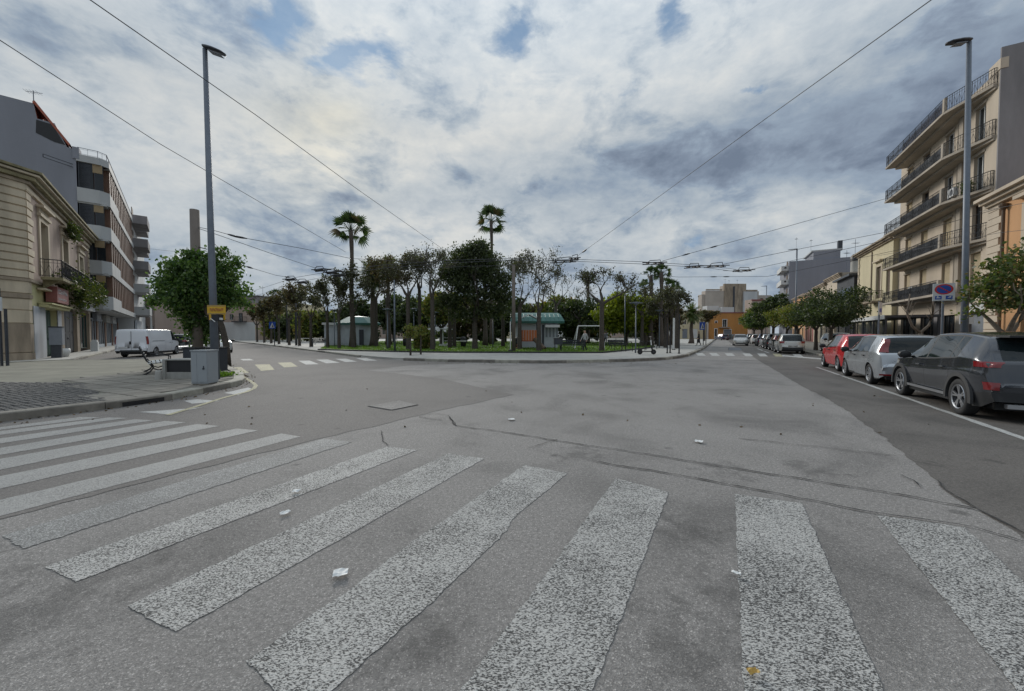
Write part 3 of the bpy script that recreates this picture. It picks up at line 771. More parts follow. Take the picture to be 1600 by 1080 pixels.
# ---- limestone corner building ------------------------------------------------
SA0, SA1, OA = 32.25, 50.5, 6.15
WA = SA1 - SA0
A = thing('corner_building', 'old yellow limestone two-storey corner building with rose plaster upper floor and mossy cornice', 'building', frL(SA1, OA), math.atan2(-UL.y, -UL.x))
def sx(s): return SA1 - s
wins = [(sx(36.5), sx(34.9), 4.95, 8.1), (sx(42.0), sx(40.4), 4.95, 8.1), (sx(47.6), sx(46.0), 4.95, 7.8)]
gh = [(sx(38.2), sx(35.3), .12, 3.0), (sx(35.1), sx(33.3), .12, 3.0), (sx(44.6), sx(40.3), .12, 3.3), (sx(49.8), sx(45.6), .12, 3.3)]
mb = MB(); HA = 9.9
facade(mb, 0, WA, 4.4, HA, wins, .3, m=0, mr=1); facade(mb, 0, sx(39.3), 0, 4.4, gh, .35, m=2); facade(mb, sx(39.3), WA, 0, 4.4, gh, .3, m=3)
mb.quad((0, -12, 0), (0, 0, 0), (0, 0, HA), (0, -12, HA), 0)
# chamfer face and left return
ch = [(WA, 0), (WA + 1.05, -1.15), (WA + 1.6, -4.2), (WA + 2.2, -12)]
MB_ = mb
def vwall(mb, p, q, z0, z1, m): mb.quad((p[0], p[1], z0), (p[0], p[1], z1), (q[0], q[1], z1), (q[0], q[1], z0), m)
vwall(mb, ch[0], ch[1], 0, HA, 1); vwall(mb, ch[1], ch[2], 0, HA, 4); vwall(mb, ch[2], ch[3], 0, HA, 4)
mb.add([(0, 0, HA), (WA, 0, HA), (ch[1][0], ch[1][1], HA), (ch[2][0], ch[2][1], HA), (ch[3][0], ch[3][1], HA), (0, -12, HA)], [(0, 1, 2, 3, 4, 5)], 1)
mb.build('wall', [M['rose'], M['lime'], M['lime_d'], M['yplaster'], M['lime']], A)
# quoin courses along facade end, chamfer and return: each a stone block
def course(par, pts, z0, z1, proud, mat, name='quoin_stone'):
    mb = MB(); out = []; n = len(pts)
    P2 = [Vector(p) for p in pts]
    for i, p in enumerate(P2):
        d = (P2[min(i + 1, n - 1)] - P2[max(0, i - 1)]).normalized(); nn = Vector((-d.y, d.x)); out.append(p + nn * proud)
    for i in range(n - 1):
        a, b, c, d = P2[i], P2[i + 1], out[i + 1], out[i]
        e = .02
        mb.add([(a.x, a.y, z0), (b.x, b.y, z0), (c.x, c.y, z0 + e), (d.x, d.y, z0 + e), (a.x, a.y, z1), (b.x, b.y, z1), (c.x, c.y, z1 - e), (d.x, d.y, z1 - e)],
               [(0, 1, 2, 3), (7, 6, 5, 4), (3, 2, 6, 7), (0, 3, 7, 4), (2, 1, 5, 6)])
    return mb.build(name, mat, par)
pq = random.Random(4)
for k in range(13):
    z0 = 4.45 + k * .42; 
    if z0 + .4 > HA: break
    L1 = 1.15 if k % 2 else .8
    course(A, [(WA - L1, 0), (WA, 0)], z0 + .02, z0 + .39, .07 + pq.uniform(0, .015), M['lime'])
    course(A, [(WA + .0, 0), (WA + 1.05, -1.15)], z0 + .02, z0 + .39, .08 + pq.uniform(0, .015), M['lime'])
    course(A, [(WA + 1.12, -1.3), (WA + 1.6, -4.2)], z0 + .02, z0 + .39, .03 + pq.uniform(0, .012), M['lime'] if k % 3 else M['lime_d'])
for k in range(12):
    z0 = 4.45 + k * .42
    course(A, [(0, 0), (.55 if k % 2 else .4, 0)], z0 + .02, z0 + .39, .06, M['lime'])
for z0, z1, pr, mt in ((0, .5, .10, 'lime_d'), (.52, 2.05, .07, 'lime_d'), (2.08, 2.75, .05, 'lime'), (2.78, 3.35, .05, 'lime'), (3.38, 3.62, .09, 'lime_d'), (3.66, 4.3, .06, 'lime')):
    course(A, [(WA - .45, 0), (WA, 0), (WA + 1.05, -1.15)], z0, z1, pr, M[mt]); course(A, [(WA + 1.1, -1.25), (WA + 1.6, -4.2)], z0, z1, pr * .6, M[mt])
course(A, [(0, 0), (WA, 0), (WA + 1.08, -1.15), (WA + 1.6, -4.2)], 4.28, 4.46, .14, M['lime_d'], 'string_course')
# cornice in layers, the top one mossy
full = [(-.1, 0), (WA, 0), (WA + 1.05, -1.15), (WA + 1.6, -4.2), (WA + 2.2, -12)]
course(A, full, 9.15, 9.42, .10, M['lime'], 'frieze'); course(A, full, 9.44, 9.62, .22, M['lime_d'], 'cornice'); course(A, full, 9.64, 9.86, .40, M['moss'], 'cornice'); course(A, full, 9.88, 10.02, .56, M['lime'], 'cornice')
course(A, full, 10.04, 10.2, .66, M['moss'], 'cornice')
for i, (a, b, c, d) in enumerate(wins):
    f = window(A, a, b, c, d, -.22, 'slat' if i == 2 else 'glass', 'shut_br' if i < 2 else 'green_d', 'green_d')
    mb = MB(); mb.box(a - .3, a, 0, .07, c, d + .25); mb.box(b, b + .3, 0, .07, c, d + .25); mb.box(a, b, 0, .07, d, d + .25)
    mb.box(a - .38, b + .38, 0, .16, d + .25, d + .42); mb.box(a - .5, b + .5, 0, .30, d + .72, d + .84); mb.box(a - .32, b + .32, 0, .09, d + .42, d + .72)
    mb.build('window_surround', M['lime'], A)
# balcony with railing and overgrown plants
bz = 4.62; bx0, bx1 = sx(48.6), sx(33.9)
for (xa, xb) in ((sx(38.4), sx(33.9)), (sx(43.8), sx(38.9)), (sx(48.9), sx(44.4))):
    mb = MB(); mb.box(xa, xb, .16, 1.0, bz, bz + .16)
    for x in (xa + .4, xb - .6): mb.add([(x, .16, bz), (x + .2, .16, bz), (x + .2, .8, bz), (x, .8, bz), (x, .16, bz - .5), (x + .2, .16, bz - .5)], [(0, 3, 2, 1), (0, 1, 5, 4), (0, 4, 3), (1, 2, 5), (3, 4, 5, 2)])
    bl = mb.build('balcony', M['moss'], A)
    railing(bl, [(xa + .03, .16), (xa + .03, .96), (xb - .03, .96), (xb - .03, .16)], bz + .16, 1.0, step=.14)
M['weedleaf'] = leafmat('balcony_leaves', [(.03, .05, .012), (.06, .085, .02), (.10, .10, .03)], .3)
C = []
r_ = np.random.RandomState(5)
for (x, z, n, sxx, sz) in ((sx(37), 4.9, 500, .5, .25), (sx(40.8), 4.9, 1300, 1.1, .45), (sx(43.5), 4.75, 1500, 1.3, .42), (sx(46.5), 4.9, 1900, 1.3, .42), (sx(48.3), 4.8, 700, .5, .4), (sx(40.2), 3.9, 350, .2, .5)):
    C.append(np.stack([x + r_.normal(size=n) * sxx, .75 + r_.normal(size=n) * .22, z + r_.normal(size=n) * sz], 1))
C.append(np.stack([sx(41.2) + r_.normal(size=900) * .55, .3 + abs(r_.normal(size=900)) * .2, 8.75 + r_.normal(size=900) * .28], 1))
ov = leaf_quads(np.concatenate(C), .11, M['weedleaf'], 'climbing_plants', seed=8, kind='stuff')
ov.matrix_world = Matrix.Translation((*frL(SA1, OA), 0)) @ Matrix.Rotation(math.atan2(-UL.y, -UL.x), 4, 'Z')
tag(ov, 'green plants spilling over the balconies of the limestone building', 'plant')
# shop fronts
door(A, sx(38.1), sx(36.4), .12, 3.0, -.25, 'green_d', 2); door(A, sx(36.35), sx(35.35), .12, 3.0, -.25, 'white', 1)
door(A, sx(35.0), sx(33.4), .12, 3.0, -.25, 'whitew', 2)
mb = MB(); mb.box(sx(35.25), sx(32.9), .03, .06, .12, 3.05); mb.build('shop_panel', M['wplaster'], A)
mb = MB(); mb.box(sx(39.2), sx(38.25), .03, .06, .12, 3.05); mb.build('shop_panel', M['wplaster'], A)
ob = MB(); ob.box(sx(39.4), sx(33.9), .05, .42, 3.05, 3.2); ob.box(sx(39.4), sx(33.9), .05, .55, 3.22, 3.3); ob.build('canopy', M['yplaster'], A)
ob = MB(); ob.box(sx(39.3), sx(33.8), .05, .35, 4.02, 4.12); ob.build('canopy', M['lime'], A)
door(A, sx(44.5), sx(40.4), .12, 3.2, -.2, 'metal_d', 3, 'rolling_gate')
for k in range(3):
    a = 45.7 + k * 1.4; window(A, sx(a + 1.25), sx(a), .3, 3.2, -.2, 'glass', 'green_d', bars=0)
def sign_box(x0, x1, y0, y1, z0, z1, mat, label, cat, marks, mm):
    t = thing('shop_sign', label, cat, A.matrix_world @ Vector((0, 0, 0)))
    t.location = (*frL(SA1, OA), 0); t.rotation_euler = (0, 0, math.atan2(-UL.y, -UL.x))
    MB().box(x0, x1, y0, y1, z0, z1).build('board', M[mat], t)
    mb = MB()
    for (u0, u1, w0, w1) in marks:
        mb.box(x1 - (x1 - x0) * u1, x1 - (x1 - x0) * u0, y1, y1 + .012, z0 + (z1 - z0) * w0, z0 + (z1 - z0) * w1)
    mb.build('lettering', M[mm], t); return t
rs_ = random.Random(3)
def letters(x0, x1, z0, z1, n, slant=0):
    out = []; w = (x1 - x0) / n
    for i in range(n):
        a = x0 + i * w; k = rs_.randrange(4); b = a + w * .72
        out.append((a, a + w * .16, z0, z1))
        if k in (0, 1): out.append((a + w * .17, b, z1 - (z1 - z0) * .2, z1))
        if k in (1, 2): out.append((a + w * .17, b, z0, z0 + (z1 - z0) * .2))
        if k in (0, 2, 3): out.append((a + w * .17, b, z0 + (z1 - z0) * .42, z0 + (z1 - z0) * .58))
        if k == 3: out.append((b - w * .16, b, z0, z0 + (z1 - z0) * .4))
    return out
sign_box(sx(38.2), sx(35.2), .1, .55, 3.42, 4.0 + .35, 'signred', 'faded red box sign with pale letters above the green shop door', 'shop sign', letters(.1, .9, .58, .85, 8) + letters(.1, .8, .18, .3, 10), 'signwhite')
sg = sign_box(sx(49.6), sx(45.4), .12, .4, 3.45, 4.75, 'signwhite', 'white square shop sign with grey round logo at the far end of the limestone building', 'shop sign', letters(.28, .9, .52, .68, 7) + letters(.3, .8, .28, .36, 8), 'shut_gr')
mb = MB(); mb.lathe([(.0, .42), (.28, .42), (.28, .405)], 14, (sx(46.3), 0, 4.2), axis='y'); mb.build('logo', M['shut_gr'], sg)
# wall plant box and grey meter boxes
def local_thing(name, label, cat, s, o, frame='L'):
    f = frL if frame == 'L' else frR
    return thing(name, label, cat, (*f(s, o), .12), math.atan2(-UL.y, -UL.x) if frame == 'L' else math.atan2(UR.y, UR.x))
t = local_thing('waste_bin', 'grey square waste bin standing before the white shop wall', 'bin', 34.1, 5.5)
MB().box(-.32, .32, -.25, .25, .75, 1.75).build('bin_box', M['shut_gr'], t); MB().box(-.34, .34, -.27, .27, 1.75, 1.82).build('lid', M['metal_d'], t)
MB().box(-.30, -.12, -.12, .12, 0, .75).build('leg', M['white'], t); MB().box(.0, .28, -.2, .2, 0, .75).build('leg', M['metal_d'], t)
t = local_thing('planter', 'small white round planter at the foot of the green shop door', 'planter', 35.2, 5.45)
mb = MB(); mb.lathe([(.0, 0), (.22, 0), (.3, .3), (.28, .5), (.22, .5), (.2, .44), (0, .44)], 14); mb.build('pot', M['white'], t, True)
t = local_thing('menu_stand', 'pale boxy stand before the far shop window of the limestone building', 'stand', 45.0, 5.3)
MB().box(-.35, .35, -.2, .2, 0, .75).box(-.3, .3, -.15, .15, .75, .9).build('cabinet', M['white'], t)

# ---- second corner at the left edge (only a cornice tip and wall show) ----------
t = thing('street_sign_post', 'slim dark post with a small white notice at the left edge beside the stone pillar', 'sign post', (*G(3, 572, .1), .1), .1)
MB().tube([(0, 0, 0), (0, 0, 3.4)], .045, 8).build('post', M['metal_d'], t); MB().tube([(.17, .05, 0), (.17, .05, 2.5)], .05, 8).build('post', M['metal_d'], t)
mb = MB(); mb.box(-.05, .18, -.09, -.06, 2.4, 3.0); pl_ = mb.build('notice', M['signwhite'], t)
MB().box(.02, .11, -.095, -.09, 2.62, 2.72).build('print', M['signtxt'], pl_)

# ---- grey apartment block -------------------------------------------------------
B = thing('apartment_block', 'five-storey apartment block with blank grey side wall, dark glass bays and pale parapets', 'building', frL(50.6, 0), math.atan2(-UL.y, -UL.x))
# here local x = 50.6 - s (negative along the street), local y = -off
def bq(mb, pts, m=0): mb.add(pts, [tuple(range(len(pts)))], m)
mb = MB(); e = 0
prof = [(30, 0), (30, 20.9), (8.96, 20.8), (8.8, 19.6), (7.85, 19.55), (7.2, 17.75), (6.7, 17.7), (6.7, 0)]
mb.add([(0, -o, z) for o, z in prof], [tuple(range(len(prof)))], 0)
mb.add([(-25, -o, z) for o, z in prof], [tuple(range(len(prof) - 1, -1, -1))], 0)
for i in range(len(prof) - 1):
    (o1, z1), (o2, z2) = prof[i], prof[i + 1]
    mb.add([(0, -o1, z1), (0, -o2, z2), (-25, -o2, z2), (-25, -o1, z1)], [(0, 1, 2, 3)], 1 if i in (2, 3, 4) else (0 if i < 6 else 2))
mb.build('wall', [M['grwall'], M['redroof'], M['metal_d']], B)
mb = MB(); mb.add([(0.02, -8.9, 18.4), (.02, -7.9, 17.95), (.02, -7.3, 17.9), (.02, -8.0, 19.4), (.02, -8.85, 19.5)], [(0, 1, 2, 3, 4)]); mb.build('roof_opening', M['black'], B)
MB().box(-25, .12, -9.0, -8.9, 20.75, 20.95).build('coping', M['redroof'], B)
mb = MB(); mb.add([(0.05, -9.0, 20.9), (.05, -7.1, 17.9), (.05, -7.0, 18.05), (.05, -8.9, 21.05), (-3, -9.0, 20.9), (-3, -7.1, 17.9), (-3, -7.0, 18.05), (-3, -8.9, 21.05)], [(0, 1, 2, 3), (0, 4, 5, 1), (3, 2, 6, 7)]); mb.build('sloped_roof', M['redroof'], B)
MB().box(-1, .1, -6.9, -6.5, 16.9, 17.9).build('parapet_end', M['grwall'], B)
# roof fascia and floors: bay front polygon in plan (x,y)
LEN = 23.0
bay = [(-.02, -6.7), (-.02, -5.45), (-.55, -4.95), (-LEN, -4.95)]
def strip(par, pts, z0, z1, th, mat, name):
    mb = MB()
    inner = []
    P2 = [Vector(p) for p in pts]
    for i, p in enumerate(P2):
        d = (P2[min(i + 1, len(P2) - 1)] - P2[max(0, i - 1)]).normalized(); nn = Vector((d.y, -d.x)); inner.append(p - nn * th * (1 if True else -1))
    for i in range(len(P2) - 1):
        a, b, c, d = P2[i], P2[i + 1], inner[i + 1], inner[i]
        mb.add([(a.x, a.y, z0), (b.x, b.y, z0), (c.x, c.y, z0), (d.x, d.y, z0), (a.x, a.y, z1), (b.x, b.y, z1), (c.x, c.y, z1), (d.x, d.y, z1)],
               [(0, 1, 5, 4), (3, 7, 6, 2), (4, 5, 6, 7), (0, 3, 2, 1)] + ([(0, 4, 7, 3)] if i == 0 else []) + ([(1, 2, 6, 5)] if i == len(P2) - 2 else []))
    return mb.build(name, M[mat], par)
strip(B, [(.08, -6.7), (.08, -5.3), (-.45, -4.75), (-LEN, -4.75)], 16.75, 17.35, 2.0, 'parapet', 'roof_fascia')
railing(B, [(0, -6.6), (0, -5.4), (-.5, -4.9), (-LEN, -4.9)], 17.35, .6, 'metal', 1.2, False, 'roof_rail')
floors = [(13.25, 14.45), (10.1, 11.3), (6.95, 8.15), (3.75, 4.95)]
for fi, (z0, z1) in enumerate(floors):
    strip(B, [(.1, -6.7), (.1, -5.35), (-.5, -4.75), (-7.0, -4.75)], z0, z1, .18, 'parapet', 'balcony_parapet')
    strip(B, [(-7.0, -4.75), (-LEN, -4.75)], z0, z0 + .55, .18, 'parapet', 'floor_band')
    top = (floors[fi - 1][0] if fi else 16.75)
    MB().box(-LEN, -.02, -7, -4.95, z0 - .12, z0 + .1).build('floor_slab', M['parapet'], B)
    # glass end bay
    mb = MB(); mb.box(-.2, -.1, -6.6, -5.9, z1, top); mb.build('window', M['metal_d'], B)
    w = bpy.data.objects[-1] if False else None
    for (ya, yb) in ((-6.62, -5.72), (-5.66, -5.1)):
        f = MB().box(-.16, -.08, ya, yb, z1, z1 + .06).box(-.16, -.08, ya, yb, top - .06, top).box(-.16, -.08, ya, ya + .05, z1 + .06, top - .06).build('window', M['metal_d'], B)
        MB().quad((-.1, ya, z1), (-.1, ya, top), (-.1, yb, top), (-.1, yb, z1)).build('pane', M['glass'], f)
    MB().box(-.3, -.06, -5.75, -5.15, top - .75, top).build('tan_panel', M['tanpan'], B)
    # recessed street wall behind the balconies: alternating dark glass and brown fins
    MB().box(-LEN, -.4, -6.0, -5.9, z0, top).build('recessed_wall', M['metal_d'], B)
    xx = -1.5; rr = random.Random(fi)
    while xx > -LEN + .6:
        MB().box(xx - .25, xx + .25, -5.9, -4.82, z0 + .6, top - .02).build('brown_panel', M['brownpan'], B)
        if rr.random() < .6: 
            f = MB().box(xx - 1.2, xx - .3, -5.3, -5.24, z0 + .6, z0 + .66).build('window', M['brownpan'], B)
            MB().quad((xx - 1.2, -5.27, z0 + .66), (xx - 1.2, -5.27, top), (xx - .3, -5.27, top), (xx - .3, -5.27, z0 + .66)).build('pane', M['glass'], f)
        else: MB().box(xx - .75, xx - .3, -5.5, -4.9, z0 + .6, z0 + 1.5).build('flower_box', M['parapet'], B)
        xx -= 1.45
# ground floor shops
MB().box(-LEN, -.1, -6.6, -6.5, .12, 3.6).build('shop_wall', M['metal_d'], B)
xx = -.4; k = 0
while xx > -LEN + 1:
    if k % 4 == 3: MB().box(xx - .8, xx, -6.5, -6.3, .12, 3.0).build('pillar', M['brownpan'], B)
    else:
        f = MB().box(xx - 1.3, xx, -6.45, -6.38, .12, .45).box(xx - 1.3, xx - 1.24, -6.45, -6.38, .45, 2.9).box(xx - 1.3, xx, -6.45, -6.38, 2.9, 3.0).build('shop_window', M['kiosk'], B)
        MB().quad((xx - 1.24, -6.42, .45), (xx - 1.24, -6.42, 2.9), (xx, -6.42, 2.9), (xx, -6.42, .45)).build('pane', M['glass'], f)
    xx -= 1.35; k += 1
for (xa, xb, mt) in ((-5.6, -3.0, 'shut_gr'), (-12, -9, 'concrete'), (-17, -14, 'parapet')):
    b_ = MB().box(xa, xb, -6.42, -6.1, 2.75, 3.5).build('fascia_sign', M[mt], B)
    mb = MB()
    for (u0, u1, w0, w1) in letters(.15, .85, .35, .7, 8): mb.box(xb - (xb - xa) * u1, xb - (xb - xa) * u0, -6.1, -6.09, 2.75 + .75 * w0, 2.75 + .75 * w1)
    mb.build('lettering', M['signwhite'], b_)
mb = MB(); mb.tube([(1.5, -8.3, 16.3), (0.05, -6.9, 16.35)], .03, 5); mb.tube([(1.5, -8.3, 16.05), (0.05, -6.9, 16.1)], .03, 5); mb.tube([(1.5, -8.3, 16.3), (1.5, -8.3, 16.05)], .03, 5); mb.build('wire_bracket', M['metal_d'], B)
antenna((*frL(52, 9.2), 20.8), 1.6, 3, .3, 'small aerial on the grey apartment block above the red roof edge')

# ---- third block with protruding balconies ---------------------------------------
Cb = thing('apartment_block', 'narrow grey block with stacked protruding balconies seen between the dark block and the tree', 'building', frL(74.2, 0), math.atan2(-UL.y, -UL.x))
mb = MB(); mb.box(-24, 0, -16, -5.0, 0, 18.2); mb.build('wall', M['whitew'], Cb)
for i, z in enumerate([16.9 - .0, 13.7, 10.6, 7.4, 4.2]):
    b_ = MB().box(-5, .1, -5.0, -3.35, z - .05, z + .12).box(-5, .1, -3.5, -3.35, z + .12, z + 1.1).box(-.05, .1, -5.0, -3.5, z + .12, z + 1.1).build('balcony', M['greyside'] if i < 3 else M['parapet'], Cb)
    MB().box(-10, -5.4, -5.0, -3.7, z - .05, z + 1.0).build('balcony', M['greyside'], Cb)
    if i < 4:
        f = MB().box(-3, -1, -5.0, -4.93, z + .2, z + 2.4).build('window', M['shut_br'], Cb)
    MB().box(0, .06, -8.5, -6.0, z - .0, z + 1.5).build('window', M['metal_d'], Cb)
MB().box(-12, -.2, -4.9, -4.7, .12, 3.4).build('shop_front', M['kiosk'], Cb)
MB().box(-8, -7.7, -3.7, -3.5, .12, 4.2).build('pillar', M['white'], Cb)

# ---- generic house -----------------------------------------------------------------
def house(name, label, origin, xdir, w, d, h, mat, wins, frame='white', shut='shut_br', corn=None, kind='glass', extra=None, depth=.2, cat='building', surround=None):
    t = thing(name, label, cat, origin, math.atan2(xdir[1], xdir[0]))
    mb = MB(); facade(mb, 0, w, 0, h, [q[:4] for q in wins], depth); shell(mb, 0, w, d, h); mb.build('wall', M[mat], t)
    for q in wins:
        k = q[4] if len(q) > 4 else kind
        if k == 'door': door(t, q[0], q[1], q[2], q[3], -depth * .7, q[5] if len(q) > 5 else shut, 2)
        elif k == 'hole': MB().quad((q[0], -depth, q[2]), (q[0], -depth, q[3]), (q[1], -depth, q[3]), (q[1], -depth, q[2])).build('opening', M['black'], t)
        else: window(t, q[0], q[1], q[2], q[3], -depth * .7, k, frame, shut)
        if surround: MB().box(q[0] - .15, q[0], 0, .05, q[2], q[3] + .15).box(q[1], q[1] + .15, 0, .05, q[2], q[3] + .15).box(q[0], q[1], 0, .05, q[3], q[3] + .15).build('window_surround', M[surround], t)
    if corn: cornice(t, 0, w, h - corn[1], corn[0], corn[1], corn[2])
    if extra: extra(t)
    return t
# distant houses beyond the left block
def pk_house(name, label, pxl, pxr, ytop, ybase, Y, d, mat, wins_n=(2, 2), **kw):
    a = P(pxl, ybase, Y); b = P(pxr, ybase, Y); top = P(pxl, ytop, Y)
    w = b.x - a.x; h = top.z - 0
    ws = kw.pop('wins', None)
    if ws is None:
        ws = []; nx, nz = wins_n
        for i in range(nx):
            for j in range(nz):
                cx = w * (i + .5) / nx; ww = min(1.2, w / nx * .45); z0 = h * (j + .25) / nz; hh = h / nz * .5
                ws.append((cx - ww / 2, cx + ww / 2, z0, z0 + hh))
    else: ws = [(w - (q[1] - pxl) / (pxr - pxl) * w, w - (q[0] - pxl) / (pxr - pxl) * w, max(.02, P(0, q[3], Y).z), P(0, q[2], Y).z) + tuple(q[4:]) for q in ws]
    return house(name, label, (b.x, Y, 0), (-1, 0), w, d, h, mat, ws, **kw)
pk_house('town_house', 'dusty pink striped house high behind the van between the block and the tree', 214, 243, 466, 533, 70, 10, 'pinkw', (3, 2), corn=(.3, .4, 'lime_d'))
pk_house('town_house', 'low tan house with brown door behind the white van', 234, 268, 499, 531, 78, 10, 'pinkw', wins=[(240, 246, 506, 531, 'door', 'shut_br'), (250, 262, 503, 506, 'hole')])
pk_house('town_house', 'pink and white two-storey house closing the left street, with arched doors and a balcony', 330, 399, 475, 533, 84, 14, 'pinkw',
         wins=[(359.5, 365, 491, 500), (373.5, 380, 489, 503), (341, 347, 516, 530, 'door', 'door_blue'), (360.5, 366, 514, 530, 'door', 'shut_br'), (371, 384, 513.5, 531, 'door', 'shut_br'), (347, 352, 491, 501)], corn=(.5, .6, 'lime_d'),
         extra=lambda t: (MB().box(-.01, 9.9, 0, .04, 0, 4.1).build('lower_plaster', M['whitew'], t), MB().box(1.8, 4.6, 0, .9, 4.1, 4.3).build('balcony', M['metal_d'], t), railing(t, [(1.8, .05), (1.8, .88), (4.6, .88), (4.6, .05)], 4.3, 1, step=.25, ornate=False)))
pk_house('town_house', 'long low yellow-corniced house partly hidden by the left row of trees', 400, 470, 474, 533, 88, 12, 'yell', wins=[(384, 396, 514, 531, 'door', 'signred'), (405, 411, 490, 503), (425, 431, 490, 503), (445, 451, 490, 503), (415, 421, 514, 531, 'door', 'shut_br')], corn=(.5, .7, 'lime_d'))
MB_roof = MB(); 
t = thing('roof_hut', 'dark flat roof hut on top of the pink house', 'roof structure', P(385, 474, 88)); MB().box(-6, 3, 0, 5, 0, 1.6).build('wall', M['greyside'], t); MB().box(-6.3, 3.3, -.3, 5.3, 1.6, 1.8).build('roof', M['metal_d'], t)
for i, (px, yt, Y, lb) in enumerate([(411, 447, 90, 'tall thin aerial over the yellow-corniced house'), (433, 455, 90, 'shorter aerial right of the tall one over the left street'), (401, 463, 90, 'stubby aerial over the pink house roof')]):
    b = P(px, 476, Y); tz = P(px, yt, Y).z; antenna((b.x, Y, b.z - 1), tz - b.z + 1, 3, .3 * i, lb)
# far backdrop behind the park: a long pale row
for i, (a, b, yt, Y, mt) in enumerate([(470, 560, 497, 120, 'whitew'), (560, 640, 480, 130, 'pinkw'), (640, 700, 500, 120, 'whitew'), (700, 780, 470, 135, 'pinkw'), (780, 860, 492, 125, 'yell'), (860, 950, 506, 120, 'whitew'), (950, 1040, 498, 130, 'pinkw'), (1040, 1068, 500, 128, 'whitew')]):
    pk_house('town_house', ['far white row house seen between the left trees', 'far pink house behind the teal-roofed round kiosk', 'far white low house behind the lawn bins', 'far pink house behind the dark evergreen', 'far yellow house behind the playground', 'far white house behind the swings', 'far pink house behind the yellow-green tree', 'far pale house left of the palm cluster base'][i], a, b, yt, 529, Y, 8, mt, (5, 2))

# ---- end of the right street ----------------------------------------------------------
pk_house('town_house', 'pale yellow house with white pilaster left of the orange house', 1062, 1112, 485, 530, 112, 4, 'yell', wins=[(1066, 1072, 497, 507), (1080, 1086, 497, 507), (1066, 1074, 514, 529, 'door', 'shut_gr'), (1082, 1090, 514, 529, 'door', 'white')], corn=(.4, .5, 'lime'),
         extra=lambda t: MB().box(0, 1.6, 0, .12, 0, 8.0).build('pilaster', M['white'], t))
pk_house('town_house', 'saturated orange house with one balcony window closing the right street', 1112, 1168, 488, 530, 110, 4, 'orange_d', wins=[(1129, 1135, 499.5, 511), (1154.5, 1156.5, 500, 507, 'hole'), (1116.5, 1120, 514, 529, 'door', 'metal_d'), (1131, 1142, 515, 529, 'door', 'shut_gr'), (1117, 1120, 502, 505, 'hole')], corn=(.2, .3, 'signred'), surround='white',
         extra=lambda t: MB().box(5.4, 8.4, 0, .8, 3.3, 3.45).build('balcony', M['concrete'], t))
# castle-like stone palace
def palace():
    Y = 150; t = thing('stone_palace', 'large old stone palace with stepped roofline rising behind the orange house', 'building', (0, Y, 0))
    def blk(a, b, yt, dy=0, dep=3, mat='stone_far', name='wall'):
        l = P(a, 530, Y); r = P(b, 530, Y); z = P(a, yt, Y).z
        return MB().box(l.x, r.x, dy, dy + dep, 0, z).build(name, M[mat], t)
    blk(1096.5, 1101, 460, .5); blk(1101, 1131, 454.5); blk(1131, 1163, 446, .6); blk(1163, 1185, 455, .3); blk(1185, 1206, 461, .9)
    blk(1130, 1164, 443.5, -.2, 1, 'lime_d', 'cornice')
    blk(1143.5, 1146, 448, -.4, .5, 'metal_d', 'downpipe')
    blk(1159, 1180, 456, -.8, .6, 'whitew', 'roof_terrace')
    w = P(1152, 451, Y); MB().box(w.x - .4, w.x + .4, .5, .58, w.z - .9, w.z + .3).build('window', M['black'], t)
    for i, (x0, x1, y0, y1) in enumerate([(1103, 1128, 454, 453.3), (1165, 1183, 455, 454.2)]):
        l = P(x0, y0, Y); r = P(x1, y1, Y); MB().box(l.x, r.x, -.3, .2, l.z, l.z + .5).build('coping', M['lime_d'], t)
    for x in (1108, 1116, 1124, 1170, 1177, 1190, 1198):
        q = P(x, 470, Y); 
        if x > 1160: MB().box(q.x - .5, q.x + .5, -.05, .05, q.z - 1, q.z + 1).build('window', M['shut_br'], t)
palace()
pk_house('town_house', 'small pink and grey house under the palace at its right', 1174, 1200, 468, 530, 128, 4, 'pinkw', wins=[(1178, 1181, 476, 482), (1186, 1189, 476, 482), (1194, 1197, 476, 482)], corn=(.4, .5, 'signred'))
pk_house('town_house', 'white low house above the orange wall in front of the palace', 1127, 1146, 480, 530, 122, 3, 'whitew', (1, 1))
pk_house('town_house', 'pale low house with roof terrace in front of the palace', 1104, 1122, 478, 530, 124, 3, 'whitew', (1, 1))
for i, (px, yt, lb) in enumerate([(1133, 436, 'left aerial on the palace roof'), (1139, 438, 'short aerial on the palace roof'), (1152, 437, 'right aerial on the palace roof')]):
    b = P(px, 446, 152); antenna((b.x, 152, b.z - 1), P(px, yt, 152).z - b.z + 1, 2, .4 * i, lb)

